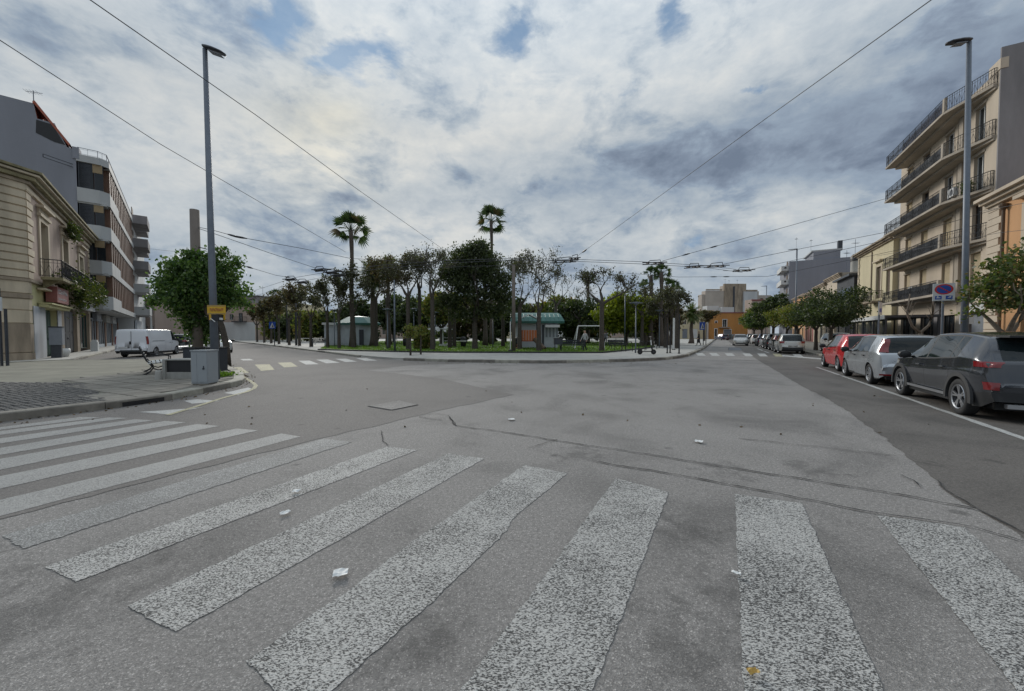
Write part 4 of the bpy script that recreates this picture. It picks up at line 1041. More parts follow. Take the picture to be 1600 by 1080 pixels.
# ---- grey balconied block on the right street --------------------------------------------
def grey_block():
    s0 = 112; c = frR(s0, 14.3)
    t = thing('apartment_block', 'tall plain grey block with white corner balconies half way down the right street', 'building', c, math.atan2(UR.y, UR.x))
    zt = 21.0
    l = P(1217, 404, 0.1)
    # side wall toward us lies in the plane s = s0 : local x=0, y = -(off-14.3)
    MB().box(0, 16, -13.5, 0, 0, 18.9).build('wall', M['grwall'], t)
    MB().box(.3, 10, -9.5, -4.6, 18.9, 20.8).build('roof_block', M['grwall'], t); MB().box(.3, 10.3, -9.8, -4.2, 20.8, 21.1).build('roof_slab', M['parapet'], t)
    MB().box(.2, 9, -16.8, -13.5, 0, 18.3).build('rear_wing', M['greyside'], t)
    MB().box(1, 2, -10.0, -9.2, 20.8, 23).build('chimney', M['metal_d'], t)
    for i in range(5):
        z = 16.9 - i * 3.3
        MB().box(.4, 9, 0, 1.5, z - .1, z + .1).box(.4, 9, 1.38, 1.5, z + .1, z + 1.05).box(.4, .52, 0, 1.38, z + .1, z + 1.05).build('balcony', M['whitew'], t)
        MB().box(2, 4, 0, .06, z + .2, z + 2.4).build('window', M['shut_br'], t)
        MB().box(.38, .5, .5, .9, z + .4, z + .8).build('vent', M['black'], t)
grey_block()
def row_house(lb, s0, s1, off, h, mat, n=2, nz=2, corn='lime_d', **kw):
    w = s1 - s0; ws = []
    for i in range(n):
        for j in range(nz):
            cx = w * (i + .5) / n; z0 = .3 if j == 0 else h * .52; hh = 2.4 if j == 0 else min(2.4, h * .33)
            ws.append((cx - .6, cx + .6, z0, z0 + hh, 'door' if j == 0 else 'slat', 'shut_br') if j == 0 else (cx - .6, cx + .6, z0, z0 + hh, 'slat'))
    return house('town_house', lb, frR(s0, off), UR, w, 12, h, mat, ws, corn=(.35, .5, corn), surround='lime', **kw)
row_house('small yellow-orange two-storey house beneath the grey balconied block', 92, 106, 14.4, 9.4, 'orange', 4)
row_house('red-brown narrow house between the yellow-orange and tan houses', 84, 92, 14.4, 9.2, 'signred', 2)
row_house('tan house with stone cornice right of the red-brown one', 76, 84, 14.4, 9.6, 'lime', 2)
row_house('cream gabled house left of the black modern building', 68, 76, 14.5, 10.0, 'cream', 2)
def dark_building():
    t = thing('modern_building', 'black-clad modern building with flat roof beside the yellow corner house', 'building', frR(60.2, 14.1), math.atan2(UR.y, UR.x))
    MB().box(0, 7.6, -14, 0, 0, 8.6).build('wall', M['dkbuild'], t)
    MB().box(-.1, 7.7, -12, .5, 8.6, 8.85).build('roof_slab', M['metal_d'], t)
    MB().box(.6, 6.8, -9, -2.0, 8.85, 10.6).build('roof_storey', M['dkbuild'], t)
    f = MB().box(1, 6.5, 0, .08, 4.6, 7.4).build('window', M['metal_d'], t); MB().quad((1.1, .09, 4.7), (1.1, .09, 7.3), (6.4, .09, 7.3), (6.4, .09, 4.7)).build('pane', M['glass'], f)
dark_building()
t = thing('chimney_stack', 'round pale chimney with black cap behind the black modern building', 'chimney', P(1338, 440, 60) - Vector((0, 0, 4)))
MB().lathe([(.75, 0), (.75, 7.2)], 16).build('stack', M['concrete'], t, True); MB().lathe([(0.8, 7.2), (.85, 7.9), (.5, 8.3), (0, 8.4)], 16).build('cap', M['black'], t, True)
for i, (px, yt, yb, Y, lb) in enumerate([(1335, 374, 436, 66, 'tall aerial behind the round chimney'), (1322, 391, 436, 66, 'shorter aerial left of the round chimney'), (1244, 371, 395, 112, 'left aerial on the grey balconied block'), (1267, 374, 392, 112, 'right aerial on the grey balconied block')]):
    b = P(px, yb, Y); antenna((b.x, Y, b.z - 1.5), P(px, yt, Y).z - b.z + 1.5, 4, .4 * i, lb)

# ---- yellow two-storey house ------------------------------------------------------------
def yellow_house():
    t = thing('corner_house', 'pale yellow two-storey house with stone quoins and balconies left of the cream block', 'building', frR(49.5, 14.4), math.atan2(UR.y, UR.x))
    W = 10.3; H = 10.9; ws = [(2.9, 4.2, 5.2, 8.5), (7.6, 8.4, 5.3, 6.3), (.6, 1.6, 5.3, 7.8)]
    gs = [(1.0, 2.4, .12, 3.2), (3.2, 4.4, .12, 3.2), (5.2, 6.5, .12, 3.2), (7.4, 8.7, .12, 3.2)]
    mb = MB(); facade(mb, 0, W, 0, H, ws + gs, .25); shell(mb, 0, W, 12, H); mb.build('wall', M['yell'], t)
    for q in ws: window(t, *q, -.18, 'slat', 'shut_br', 'shut_br')
    for q in gs: window(t, *q, -.18, 'glass', 'metal_d')
    for q in ws[:1]:
        MB().box(q[0] - .25, q[0], 0, .06, q[2], q[3] + .2).box(q[1], q[1] + .25, 0, .06, q[2], q[3] + .2).box(q[0], q[1], 0, .06, q[3], q[3] + .2).box(q[0] - .45, q[1] + .45, 0, .3, q[3] + .5, q[3] + .65).build('window_surround', M['lime'], t)
    cornice(t, 0, W, H - .35, .55, .45, 'lime_d')
    for k in range(24): MB().box(W - (.5 if k % 2 else .35), W + .05, -.3, .07, .1 + k * .44, .1 + k * .44 + .41).build('quoin_stone', M['lime'], t)
    for (xa, xb) in ((2.2, 5.0), (6.8, 9.5)):
        b_ = MB().box(xa, xb, 0, .9, 4.75, 4.92).build('balcony', M['lime_d'], t); railing(b_, [(xa + .03, .05), (xa + .03, .87), (xb - .03, .87), (xb - .03, .05)], 4.92, 1.0, step=.15)
    MB().box(5.6, 5.75, .0, .1, 3.6, 10.4).build('downpipe', M['lime_d'], t)
yellow_house()

# ---- cream five-storey block ---------------------------------------------------------------
def cream_block():
    OC = 14.8; S0 = 35.2
    t = thing('apartment_block', 'cream five-storey block with four rows of ironwork balconies on the right', 'building', frR(S0, OC), math.atan2(UR.y, UR.x))
    W = 14.3; H = 17.7
    cols = [(36.45, 37.6), (40.2, 41.4), (43.85, 45.05), (46.9, 48.1)]
    ws = []
    for fi, zf in enumerate([13.95, 10.8, 7.6, 4.4]):
        for ci, (a, b) in enumerate(cols):
            ws.append((a - S0, b - S0, zf, zf + (2.5 if fi else 2.5), fi, ci))
    gs = [(35.5 - S0, 38.0 - S0, .12, 2.9), (39.3 - S0, 41.2 - S0, .12, 2.9), (42.2 - S0, 44.5 - S0, .12, 2.9), (45.4 - S0, 48.6 - S0, .12, 2.9)]
    mb = MB(); facade(mb, 0, W, 0, H, [w[:4] for w in ws] + gs, .3)
    shell(mb, 0, W, 13, H, 1); mb.build('wall', [M['cream'], M['greyside']], t)
    MB().box(-.12, 0, -13, -.001, 0, 19.0).box(-.12, 1.2, -13, -1.2, 19.0, 19.15).build('side_wall', M['greyside'], t)
    MB().box(0, W, -12.9, -.3, 17.7, 18.1).build('roof_slab', M['cream2'], t)
    MB().box(-.15, 1.0, -.3, .04, 17.72, 18.35).build('parapet_end', M['cream'], t)
    MB().box(-.4, 1.3, -9, -3.2, 19.15, 20.6).build('roof_block', M['greyside'], t); MB().box(-.6, 1.5, -9.2, -3.0, 20.6, 20.75).build('roof_slab', M['metal_d'], t)
    MB().box(38.7 - S0, 39.2 - S0, 0, .16, 3.6, 17.3).build('pilaster', M['cream2'], t)
    for (a, b, c, d, fi, ci) in ws:
        k = 'glass'
        if (fi, ci) in ((2, 1), (2, 2), (2, 3), (3, 1), (3, 2), (3, 3), (3, 0)): k = 'roller'
        if (fi, ci) in ((1, 3), (0, 3)): k = 'roller'
        window(t, a, b, c, d, -.2, k, 'white' if ci < 2 and fi < 2 else 'shut_br', 'shut', 1.0 if fi > 1 else .5)
        MB().box(a - .12, b + .12, 0, .05, d, d + .14).build('lintel', M['cream2'], t)
    # tapering balcony slabs; the last (top) one is the roof terrace
    for i, z in enumerate([16.85, 13.72, 10.58, 7.42, 4.22]):
        near = (35.35 - S0, .18); kink = (38.2 - S0, 1.35); far = (48.2 - S0, 1.5); e0 = (48.2 - S0, 0)
        poly = [(near[0], .0), near, kink, far, e0]
        if i == 4: poly = [(38.2 - S0, 0), kink, far, e0]
        mb = MB(); mb.prism([(p[0], p[1] + .001) for p in poly], z, z + .16)
        mb.prism([(p[0], max(.001, p[1] * .55)) for p in poly], z - .16, z)
        b_ = mb.build('balcony', M['cream2'], t)
        seg = [near, kink] if i < 4 else []
        if i < 4:
            railing(b_, [(near[0] + .02, .02), (near[0] + .02, near[1] - .03), (kink[0] - .1, kink[1] - .06)], z + .16, .95, step=.15, ornate=True)
        railing(b_, [(kink[0] + .1, kink[1] - .05), (far[0] - .05, far[1] - .06), (far[0] - .05, .04)], z + .16, .95, step=.13, ornate=True)
        if i in (1, 2, 3, 4, 0):
            # woven screen behind the middle rails
            x0_, x1_ = kink[0] + .3, kink[0] + 7.2
            mb = MB(); n = 46
            for k in range(n):
                x = x0_ + (x1_ - x0_) * k / n; mb.box(x, x + (x1_ - x0_) / n * .72, kink[1] - .14, kink[1] - .12, z + .2, z + 1.02)
            mb.build('screen', M['metal_d'] if i else M['blue_dull'], t)
        MB().box(kink[0] - .12, kink[0] + .12, kink[1] - .16, kink[1] - .01, z + .16, z + 1.1).build('rail_post', M['cream2'], t)
    for (s_, z_) in ((39.55, 11.4), (42.6, 14.5), (42.4, 8.2), (45.6, 11.3), (45.8, 5.0)):
        x = s_ - S0; a = MB().box(x - .42, x + .42, .02, .34, z_, z_ + .6).build('air_conditioner', M['signwhite'], t)
        mb = MB(); mb.lathe([(.0, .345), (.22, .345), (.23, .34)], 14, (x - .08, 0, z_ + .3), axis='y'); mb.build('fan_grille', M['metal_d'], a)
    MB().tube([(39.0 - S0 + .5, .06, 4), (39.0 - S0 + .5, .06, 17.4)], .05, 6).build('downpipe', M['cream2'], t)
    # ground floor
    f = door(t, *gs[0], -.2, 'shut_gr', 1, 'rolling_shutter')
    mb = MB(); z = .2
    while z < 2.85: mb.box(gs[0][0] + .02, gs[0][1] - .02, -.2, -.165, z, z + .07); z += .1
    mb.build('shutter_slats', M['shut_gr'], t)
    for g in gs[1:]: window(t, *g, -.2, 'glass', 'metal_d', bars=2)
    MB().box(35.4 - S0, 38.1 - S0, .02, .18, 2.95, 3.5).build('fascia_sign', M['signwhite'], t)
    MB().box(38.2 - S0, 38.9 - S0, 0, .1, .12, 4.1).build('pilaster', M['cream2'], t); MB().box(41.3 - S0, 42.1 - S0, 0, .1, .12, 4.1).build('pilaster', M['greyside'], t)
    return t
M['blue_dull'] = plain('faded_blue_screen', (.09, .11, .17), .8, .2, 6)
cream_block()
# green flower boxes
t = thing('flower_box', 'long green planter with foliage on the second-highest cream balcony', 'planter', (*frR(36.9, 14.25), 11.05), math.atan2(UR.y, UR.x) - .38)
MB().box(-1.1, 1.2, -.12, .14, -.1, .14).build('trough', M['greenroof'], t)
C = np.stack([r_.uniform(-1.2, 1.3, 700), r_.normal(size=700) * .12, .2 + r_.normal(size=700) * .1], 1)
leaf_quads(C, .07, M['weedleaf'], 'foliage', t, seed=12)['kind'] = 'stuff'
# ---- apricot palazzo at the right edge -----------------------------------------------------
def palazzo():
    S1 = 35.0; W = 18.0
    t = thing('corner_building', 'apricot two-storey palazzo with stone quoins and cornice at the right edge', 'building', frR(S1 - W, 14.5), math.atan2(UR.y, UR.x))
    ws = [(W - 5.0, W - 3.4, 5.4, 8.4), (W - 9.5, W - 7.9, 5.4, 8.4), (W - 14, W - 12.4, 5.4, 8.4), (W - 5.2, W - 3.2, .12, 3.3), (W - 9.7, W - 7.7, .12, 3.3), (W - 14.2, W - 12.2, .12, 3.3)]
    mb = MB(); facade(mb, 0, W, 0, 9.6, ws, .25); shell(mb, 0, W, 13, 9.6); mb.build('wall', M['orange'], t)
    for i, q in enumerate(ws): window(t, *q, -.18, 'slat' if i < 3 else 'glass', 'shut_br', 'shut_br')
    for q in ws[:3]: MB().box(q[0] - .3, q[0], 0, .08, q[2], q[3] + .3).box(q[1], q[1] + .3, 0, .08, q[2], q[3] + .3).box(q[0], q[1], 0, .08, q[3], q[3] + .3).box(q[0] - .5, q[1] + .5, 0, .35, q[3] + .55, q[3] + .75).build('window_surround', M['cream'], t)
    cornice(t, -.1, W - .02, 9.25, .7, .55, 'cream', False)
    for k in range(22): MB().box(W - (1.35 if k % 2 else 1.15), W - .03, .0, .08, .12 + k * .42, .12 + k * .42 + .385).build('quoin_stone', M['cream'], t)
    mb = MB(); mb.tube([(W - 1.75, .16, .2), (W - 1.75, .16, 8.7)], .075, 10); mb.lathe([(.08, 8.7), (.2, 8.95), (.2, 9.05)], 10, (W - 1.75, .16, 0)); mb.build('downpipe', M['shut_br'], t)
palazzo()
# ---- bar pergola on the right pavement -------------------------------------------------------
def pergola():
    t = thing('pergola', 'long dark flat-roofed bar pergola with glazed sides before the cream and yellow buildings', 'pergola', (*frR(38.8, 11.0), .12), math.atan2(UR.y, UR.x))
    L = 21; MB().box(-.1, L + .1, -2.9, .1, 2.62, 2.8).build('roof', M['metal_d'], t)
    MB().box(-.12, L, .1, .16, 2.5, 2.82).build('fascia', M['whitew'], t)
    for i in range(9):
        x = L * i / 8
        for y in (0, -2.8): MB().box(x - .05, x + .05, y - .05, y + .05, 0, 2.62).build('post', M['metal_d'], t)
        if i < 8:
            f = MB().box(x + .05, x + L / 8 - .05, -.03, .03, .0, .85).box(x + .05, x + L / 8 - .05, -.02, .02, .85, .9).build('glazed_panel', M['metal_d'] if i % 2 else M['yell'], t)
            MB().quad((x + .06, 0, .9), (x + .06, 0, 2.45), (x + L / 8 - .06, 0, 2.45), (x + L / 8 - .06, 0, .9)).build('pane', M['glass_clear'], f)
M['glass_clear'] = glassmat('clear_glass', (.03, .04, .05), .45, .05)
pergola()
# ================================================================ vehicles
def pchip(xs, ys):
    xs = np.array(xs, float); ys = np.array(ys, float); h = np.diff(xs); d = np.diff(ys) / h; m = np.zeros(len(xs))
    for i in range(1, len(xs) - 1):
        if d[i - 1] * d[i] > 0:
            w1 = 2 * h[i] + h[i - 1]; w2 = h[i] + 2 * h[i - 1]; m[i] = (w1 + w2) / (w1 / d[i - 1] + w2 / d[i])
    m[0] = d[0]; m[-1] = d[-1]
    def f(x):
        i = int(np.clip(np.searchsorted(xs, x) - 1, 0, len(h) - 1)); t = (x - xs[i]) / h[i]; t = min(1, max(0, t))
        return float(ys[i] * (2 * t ** 3 - 3 * t ** 2 + 1) + h[i] * m[i] * (t ** 3 - 2 * t ** 2 + t) + ys[i + 1] * (-2 * t ** 3 + 3 * t ** 2) + h[i] * m[i + 1] * (t ** 3 - t ** 2))
    return f
def carpaint(name, c, metal=.5, rough=.28):
    m, t, b = newmat(name)
    g = t.nodes.new('ShaderNodeTexCoord')
    n = NOISE(t, g.outputs['Object'], 1.2, 4, .6)
    b.inputs['Metallic'].default_value = metal
    t.links.new(RAMP(t, n, [(.3, tuple(x * .93 for x in c)), (.7, c)]), b.inputs['Base Color'])
    t.links.new(RAMP(t, NOISE(t, g.outputs['Object'], 3, 6, .7), [(.35, rough), (.75, rough + .14)]), b.inputs['Roughness'])
    b.inputs['Coat Weight'].default_value = .8; b.inputs['Coat Roughness'].default_value = .06
    return m
M['trim'] = plain('black_car_trim', (.02, .021, .023), .55, .1, 6)
M['rim'] = plain('alloy_rim', (.45, .46, .48), .3, .05, 5, metal=.8)
M['rimdark'] = plain('dark_rim', (.03, .03, .033), .4, .1, 5, metal=.4)
M['taillight'] = plain('red_tail_lens', (.20, .010, .013), .15, .1, 9, coat=.8)
M['headlight'] = plain('clear_head_lens', (.45, .48, .5), .1, .1, 9, metal=.4, coat=.8)
M['plate'] = plain('number_plate', (.55, .56, .56), .5, .05, 9)
M['seat'] = plain('seat_fabric', (.03, .03, .034), .9, .1, 9)
M['seam'] = plain('panel_gap', (.008, .008, .009), .9, .1, 9)
def make_wheel(mb_t, mb_r, mb_d, R0, w, rimr, spokes, side):
    """tyre, spokes and dark dish round the y axis; outer face at y=+w/2*side"""
    o = side * w / 2
    prof = [(rimr, -w * .42), (R0 - .03, -w / 2), (R0 - .006, -w * .40), (R0, -w * .28), (R0, w * .28), (R0 - .006, w * .40), (R0 - .03, w / 2), (rimr + .015, w * .47), (rimr, w * .42)]
    mb_t.lathe(prof, 28, axis='y')
    yo = o * .80
    mb_r.lathe([(rimr * .93, yo + side * .004), (rimr, yo + side * .018), (rimr + .008, yo + side * .004)][::side], 28, axis='y')
    mb_r.lathe([(0, yo - side * .005), (.055, yo - side * .005), (.06, yo - side * .02)], 12, axis='y')
    for k in range(spokes):
        a = 2 * math.pi * k / spokes + .2
        for da in (-.16, .16):
            a0, a1 = a + da * .25, a + da
            p0 = Vector((math.cos(a0) * .05, 0, math.sin(a0) * .05)); p1 = Vector((math.cos(a1) * rimr * .95, 0, math.sin(a1) * rimr * .95))
            d = (p1 - p0).normalized(); nn = Vector((-d.z, 0, d.x))
            w0, w1 = .013, .017; y0, y1 = yo - side * .006, yo + side * .004
            vs = [p0 - nn * w0 + Vector((0, y0, 0)), p0 + nn * w0 + Vector((0, y0, 0)), p1 + nn * w1 + Vector((0, y1, 0)), p1 - nn * w1 + Vector((0, y1, 0))]
            vs += [v - Vector((0, side * .025, 0)) for v in vs]
            mb_r.add(vs, [(0, 1, 2, 3), (0, 4, 5, 1), (1, 5, 6, 2), (2, 6, 7, 3), (3, 7, 4, 0)])
    mb_d.lathe([(0, yo - side * .05), (rimr * .95, yo - side * .05), (rimr * .97, yo)], 24, axis='y')
def car(spec, name, label, cat, paint_m, loc, rz, group=None):
    S = spec; L = S['L']; hw = S['W'] / 2; xr, xf = -L / 2, L / 2
    t = thing(name, label, cat, loc, rz, group)
    top = pchip(*zip(*S['top'])); belt = pchip(*zip(*S['belt'])); bot = pchip(*zip(*S['bot'])); plan = pchip(*zip(*S['plan']))
    R0 = S['R']; wx = S['wheels']; arch = R0 + S.get('arch', .055)
    X = set(np.round(np.arange(xr, xf + .001, S.get('dx', .06)), 4).tolist())
    for e in (0, .012, .028, .05, .065, .08, .095, .11, .13, .15, .175, .2, .23, .26, .3, .34, .38): X.add(round(xr + e, 4)); X.add(round(xf - e, 4))
    for w in wx:
        for k in range(-10, 11): X.add(round(w + arch * math.sin(k / 10 * math.pi / 2) * .999, 4))
    for s in S['seams']: X.add(s - .004); X.add(s + .004)
    for a, b in S['win']: X.add(a); X.add(b)
    for k in ('ws', 'rw'):
        for v in S[k]: X.add(v)
    for p in S.get('patch', []): X.add(p[1]); X.add(p[2])
    X = sorted(X); X = [x for i, x in enumerate(X) if i == 0 or x - X[i - 1] > .0035]
    NLr, GH, NT = S.get('nl', 22), [0, .05, .3, .55, .78, .94, 1.0], 8
    rt = S.get('roofw', .74)
    rows = []
    for x in X:
        tz = top(x); bz = min(belt(x), tz - .035); b0 = bot(x)
        for w in wx:
            if abs(x - w) < arch: b0 = max(b0, R0 + math.sqrt(max(0, arch ** 2 - (x - w) ** 2)) * 1.0)
        b0 = min(b0, bz - .02)
        pw = plan(x) * hw; ring = []
        def side(z):
            q = (z - bot(x)) / max(.05, bz - bot(x))
            return .945 + .055 * math.sin(min(1, max(0, q * 1.25)) * math.pi / 2) - max(0, q - .6) * S.get('tuck', .07) + S.get('crease', .0) * math.exp(-((q - .72) / .05) ** 2)
        for k in range(NLr + 1):
            z = b0 + (bz - b0) * k / NLr; ring.append((x, pw * side(z), z, 'low'))
        yb = ring[-1][1]; gh = tz - bz; f = min(1, max(0, gh / .42)); yr = pw * (.88 * (1 - f) + rt * f); zr = tz - (.055 * f + .02 * (1 - f))
        zr = max(zr, bz + .004)
        for g in GH[1:]:
            ring.append((x, yb + (yr - yb) * (g ** 1.12), bz + (zr - bz) * g, 'green'))
        for k in range(1, NT + 1):
            a = math.pi / 2 * k / NT; y = yr * math.cos(a) ** .9 if k < NT else 0
            ring.append((x, y, zr + (tz - zr) * math.sin(a) ** .8, 'top'))
        out = []
        for (xx, y, z, s) in ring:
            er = math.exp(-((xx - xr) / .28) ** 2) * S.get('bulr', .10); ef = math.exp(-((xf - xx) / .4) ** 2) * S.get('bulf', .2)
            q = (y / hw) ** 2; out.append((xx + er * q * (1 if z < 1.2 else .6) - ef * q, y, z, s))
        rows.append(out)
    nr = len(rows[0]); cats = {}
    def put(c, pts): cats.setdefault(c, []).append(pts)
    for i in range(len(X) - 1):
        xm = (X[i] + X[i + 1]) / 2; seam = any(abs(xm - s) < .005 for s in S['seams'])
        for j in range(nr - 1):
            a, b, c, d = rows[i][j], rows[i + 1][j], rows[i + 1][j + 1], rows[i][j + 1]
            z = (a[2] + b[2] + c[2] + d[2]) / 4; y = (a[1] + b[1] + c[1] + d[1]) / 4; sec = c[3]; jj = j - NLr
            ct = 'body'
            if sec == 'low':
                if seam and z > bot(xm) + .08: ct = 'seam'
                if z < S['trimz'](xm): ct = 'trim'
            elif sec == 'green':
                gh = top(xm) - belt(xm)
                if gh > .16 and S['glass'][0] < xm < S['glass'][1]:
                    if 1 <= jj <= 4 and any(p < xm < q for p, q in S['win']): ct = 'side_window'
                    elif S['win'][0][0] - .03 < xm < S['win'][-1][1] + .03: ct = 'trim'
                    elif jj <= 5 and S['glass'][0] + .0 < xm < S['glass'][1]: ct = 'trim' if S.get('blackpillar') and any(abs(xm - pp) < .12 for pp in S['blackpillar']) else ct
            else:
                k = jj - (len(GH) - 1)
                if S['ws'][0] < xm < S['ws'][1] and k >= 1: ct = 'windscreen'
                if S['rw'][0] < xm < S['rw'][1] and k >= S.get('rwk', 2): ct = 'rear_window'
            for (cc, xa, xb, za, zb, ya, yb_, secs) in S.get('patch', []):
                if xa <= xm <= xb and za < z < zb and ya < y / hw < yb_ and sec in secs: ct = cc
            put(ct, [q[:3] for q in (a, b, c, d)])
    # end caps
    for e, (ri, sgn) in enumerate(((0, -1), (len(X) - 1, 1))):
        r_ = rows[ri]
        for j in range(nr - 2):
            a, b = r_[j], r_[j + 1]; n = 6
            for k in range(n):
                y0, y1 = k / n, (k + 1) / n
                def bl(p, f): 
                    return (p[0] + (0 if sgn < 0 else 0) + ((-1 if sgn < 0 else 1) * ((1 - f ** 2) * (S.get('bulr', .10) if sgn < 0 else S.get('bulf', .2)) * (p[1] / hw) ** 2)), p[1] * f, p[2])
                z = (a[2] + b[2]) / 2; ct = 'trim' if z < S['endtrim'][e] else 'body'
                for (cc, ee, za, zb, ya, yb_) in S.get('endpatch', []):
                    if ee == e and za < z < zb and ya < (y0 + y1) / 2 < yb_: ct = cc
                qd = [bl(a, y0), bl(a, y1), bl(b, y1), bl(b, y0)]
                put(ct, qd if sgn > 0 else qd[::-1])
    def xinv(z):
        if z <= top(xr): return xr
        for i in range(400):
            if top(xr + i * .002) >= z: return xr + i * .002
        return xr
    def surf(x, z):
        i = max(0, min(len(X) - 2, int(np.searchsorted(X, x) - 1))); f = (x - X[i]) / (X[i + 1] - X[i])
        rg_ = [tuple(rows[i][j][k] * (1 - f) + rows[i + 1][j][k] * f for k in range(3)) for j in range(NLr + len(GH))]
        for j in range(len(rg_) - 1):
            if rg_[j][2] <= z <= rg_[j + 1][2]:
                g = (z - rg_[j][2]) / max(1e-6, rg_[j + 1][2] - rg_[j][2]); return tuple(rg_[j][k] * (1 - g) + rg_[j + 1][k] * g for k in range(3))
        return rg_[-1] if z > rg_[-1][2] else rg_[0]
    for (nm, z0, z1, sl, rin, mm) in S.get('lens', []):
        for sy in (1, -1):
            mb = MB(); nz = 6; cols = []
            for a in range(nz + 1):
                z = z0 + (z1 - z0) * a / nz; xi = xinv(z); e = surf(xi + .02, z); ye = e[1]; line = []
                for k in range(4):
                    y = ye * (rin + (1 - rin) * k / 4); line.append((xi + S.get('bulr', .10) * (y / hw) ** 2 * (1 if z < 1.2 else .6) - .018, y * sy, z))
                for k in range(6):
                    q = surf(xi + .012 + sl * k / 5, z); line.append((q[0] - .006, (q[1] + .012) * sy, z))
                cols.append(line)
            n = len(cols[0]); mb.v = [p for l in cols for p in l]
            for a in range(nz):
                for k in range(n - 1):
                    f4 = (a * n + k, a * n + k + 1, (a + 1) * n + k + 1, (a + 1) * n + k); mb.f.append(f4 if sy > 0 else f4[::-1]); mb.m.append(0)
            mb.build(nm, M[mm], t, True)
    matof = {'body': paint_m, 'seam': M['seam'], 'trim': M['trim'], 'side_window': M['carglass'], 'windscreen': M['carglass'], 'rear_window': M['carglass'], 'tail_light': M['taillight'],
             'headlight': M['headlight'], 'number_plate': M['plate'], 'reflector': M['taillight'], 'grille': M['trim'], 'diffuser': M['metal_d']}
    body_parent = None
    for ct, qs in cats.items():
        mb = MB(); idx = {}
        def vid(p):
            k = (round(p[0], 4), round(p[1], 4), round(p[2], 4))
            if k not in idx: idx[k] = len(mb.v); mb.v.append(p)
            return idx[k]
        for q in qs:
            for sy in (1, -1):
                f = [vid((p[0], p[1] * sy, p[2])) for p in q]
                if sy < 0: f = f[::-1]
                f2 = []
                for v in f:
                    if v not in f2: f2.append(v)
                if len(f2) >= 3: mb.f.append(tuple(f2)); mb.m.append(0)
        nm = {'trim': 'bumper_trim', 'seam': 'door_seam'}.get(ct, ct)
        if ct in ('tail_light', 'side_window', 'headlight', 'reflector'):
            for sy in (1, -1):
                m2 = MB(); m2.v = mb.v; m2.f = [f for f in mb.f if sum(mb.v[i][1] for i in f) * sy > 0]; m2.m = [0] * len(m2.f)
                used = sorted({i for f in m2.f for i in f}); mp = {u: k for k, u in enumerate(used)}
                m2.v = [mb.v[u] for u in used]; m2.f = [tuple(mp[i] for i in f) for f in m2.f]
                if m2.f: m2.build(nm, matof[ct], t, True)
        else:
            mb.build(nm, matof[ct], t, True)
    # dark inner body, seats, wheels
    zt = min(S['belt'][0][1], 1.0) - .18
    ub = MB(); ub.box(xr + .25, xf - .35, -(hw - .27), hw - .27, .2, zt * .75)
    for w0_, w1_ in ((wx[0] + arch + .02, wx[1] - arch - .02),): ub.box(w0_, w1_, -(hw - .12), hw - .12, .2, .42)
    ub.build('underbody', M['trim'], t)
    if S.get('seats', True):
        for x in S['seatx']:
            for y in (-.38, .38):
                mb = MB(); mb.obox((x, y, .86), (.16, .48, .62), 0, 0, 0, -.18); mb.obox((x - .08, y, 1.24), (.10, .26, .17), 0, 0, 0, -.1)
                mb.build('seat', M['seat'], t)
    for w in wx:
        for sd in (1, -1):
            a, b, c = MB(), MB(), MB(); make_wheel(a, b, c, R0, .2, R0 * .67, S.get('spokes', 5), sd)
            tw = a.build('wheel', M['rubber'], t, True); tw.location = (w, sd * (hw * plan(w) - .115), R0)
            b.build('rim', M['rim'], tw, False); c.build('wheel_dish', M['rimdark'], tw, True)
            if S.get('clad'):
                mb = MB(); r0, r1 = arch - .004, arch + .075; n = 22; yy = sd * hw * plan(w)
                for k in range(n):
                    a0, a1 = math.pi * k / n - .15 + (.3 * k / n), math.pi * (k + 1) / n - .15 + (.3 * (k + 1) / n)
                    p = lambda r, an, dy: (w + r * math.cos(an), yy * (1 - .035 * max(0, math.sin(an)) * 0) * 1 + sd * dy, R0 + r * math.sin(an))
                    mb.quad(p(r0, a0, .004), p(r1, a0, .0), p(r1, a1, .0), p(r0, a1, .004)); mb.quad(p(r0, a0, .004), p(r0, a0, -.1), p(r0, a1, -.1), p(r0, a1, .004)); mb.quad(p(r1, a0, 0), p(r1, a0, -.04), p(r1, a1, -.04), p(r1, a1, 0))
                mb.build('wheel_arch', M['clad'], t, True)
    for sd in (1, -1):
        mx, mz = S['mirror']; yb = hw * .95
        mb = MB(); n = 8
        prof = [(-.10, .03), (-.08, .085), (-.02, .10), (.05, .08), (.10, .02)]
        rr = []
        for px_, r in prof: rr.append([(mx + px_, sd * (yb + .13) + math.cos(2 * math.pi * k / n) * r * 1.25, mz + math.sin(2 * math.pi * k / n) * r * .95) for k in range(n)])
        for i in range(len(rr) - 1): mb.add(rr[i] + rr[i + 1], [(k, (k + 1) % n, n + (k + 1) % n, n + k) for k in range(n)])
        mb.add(rr[0], [tuple(range(n))]); mb.obox((mx + .02, sd * (yb + .02), mz - .05), (.06, .14, .04))
        mb.build('wing_mirror', M[S.get('mirrormat', 'trim')] if not S.get('mirrorpaint') else paint_m, t, True)
        for hx, hz in S['handles']:
            MB().obox((hx, sd * (hw * .985), hz), (.17, .035, .03)).build('door_handle', M['trim'] if S.get('hblack') else paint_m, t)
        if S.get('sillbright'):
            MB().obox(((wx[0] + wx[1]) / 2, sd * (hw * .985), .335), (wx[1] - wx[0] - arch * 2 - .05, .02, .05)).build('sill_strip', M['rim'], t)
    for (a, b, c, d, e, f_, mm, nm) in S.get('boxes', []): MB().box(a, b, c, d, e, f_).build(nm, M[mm], t)
    return t
M['clad'] = plain('grey_arch_cladding', (.035, .036, .038), .6, .1, 8)
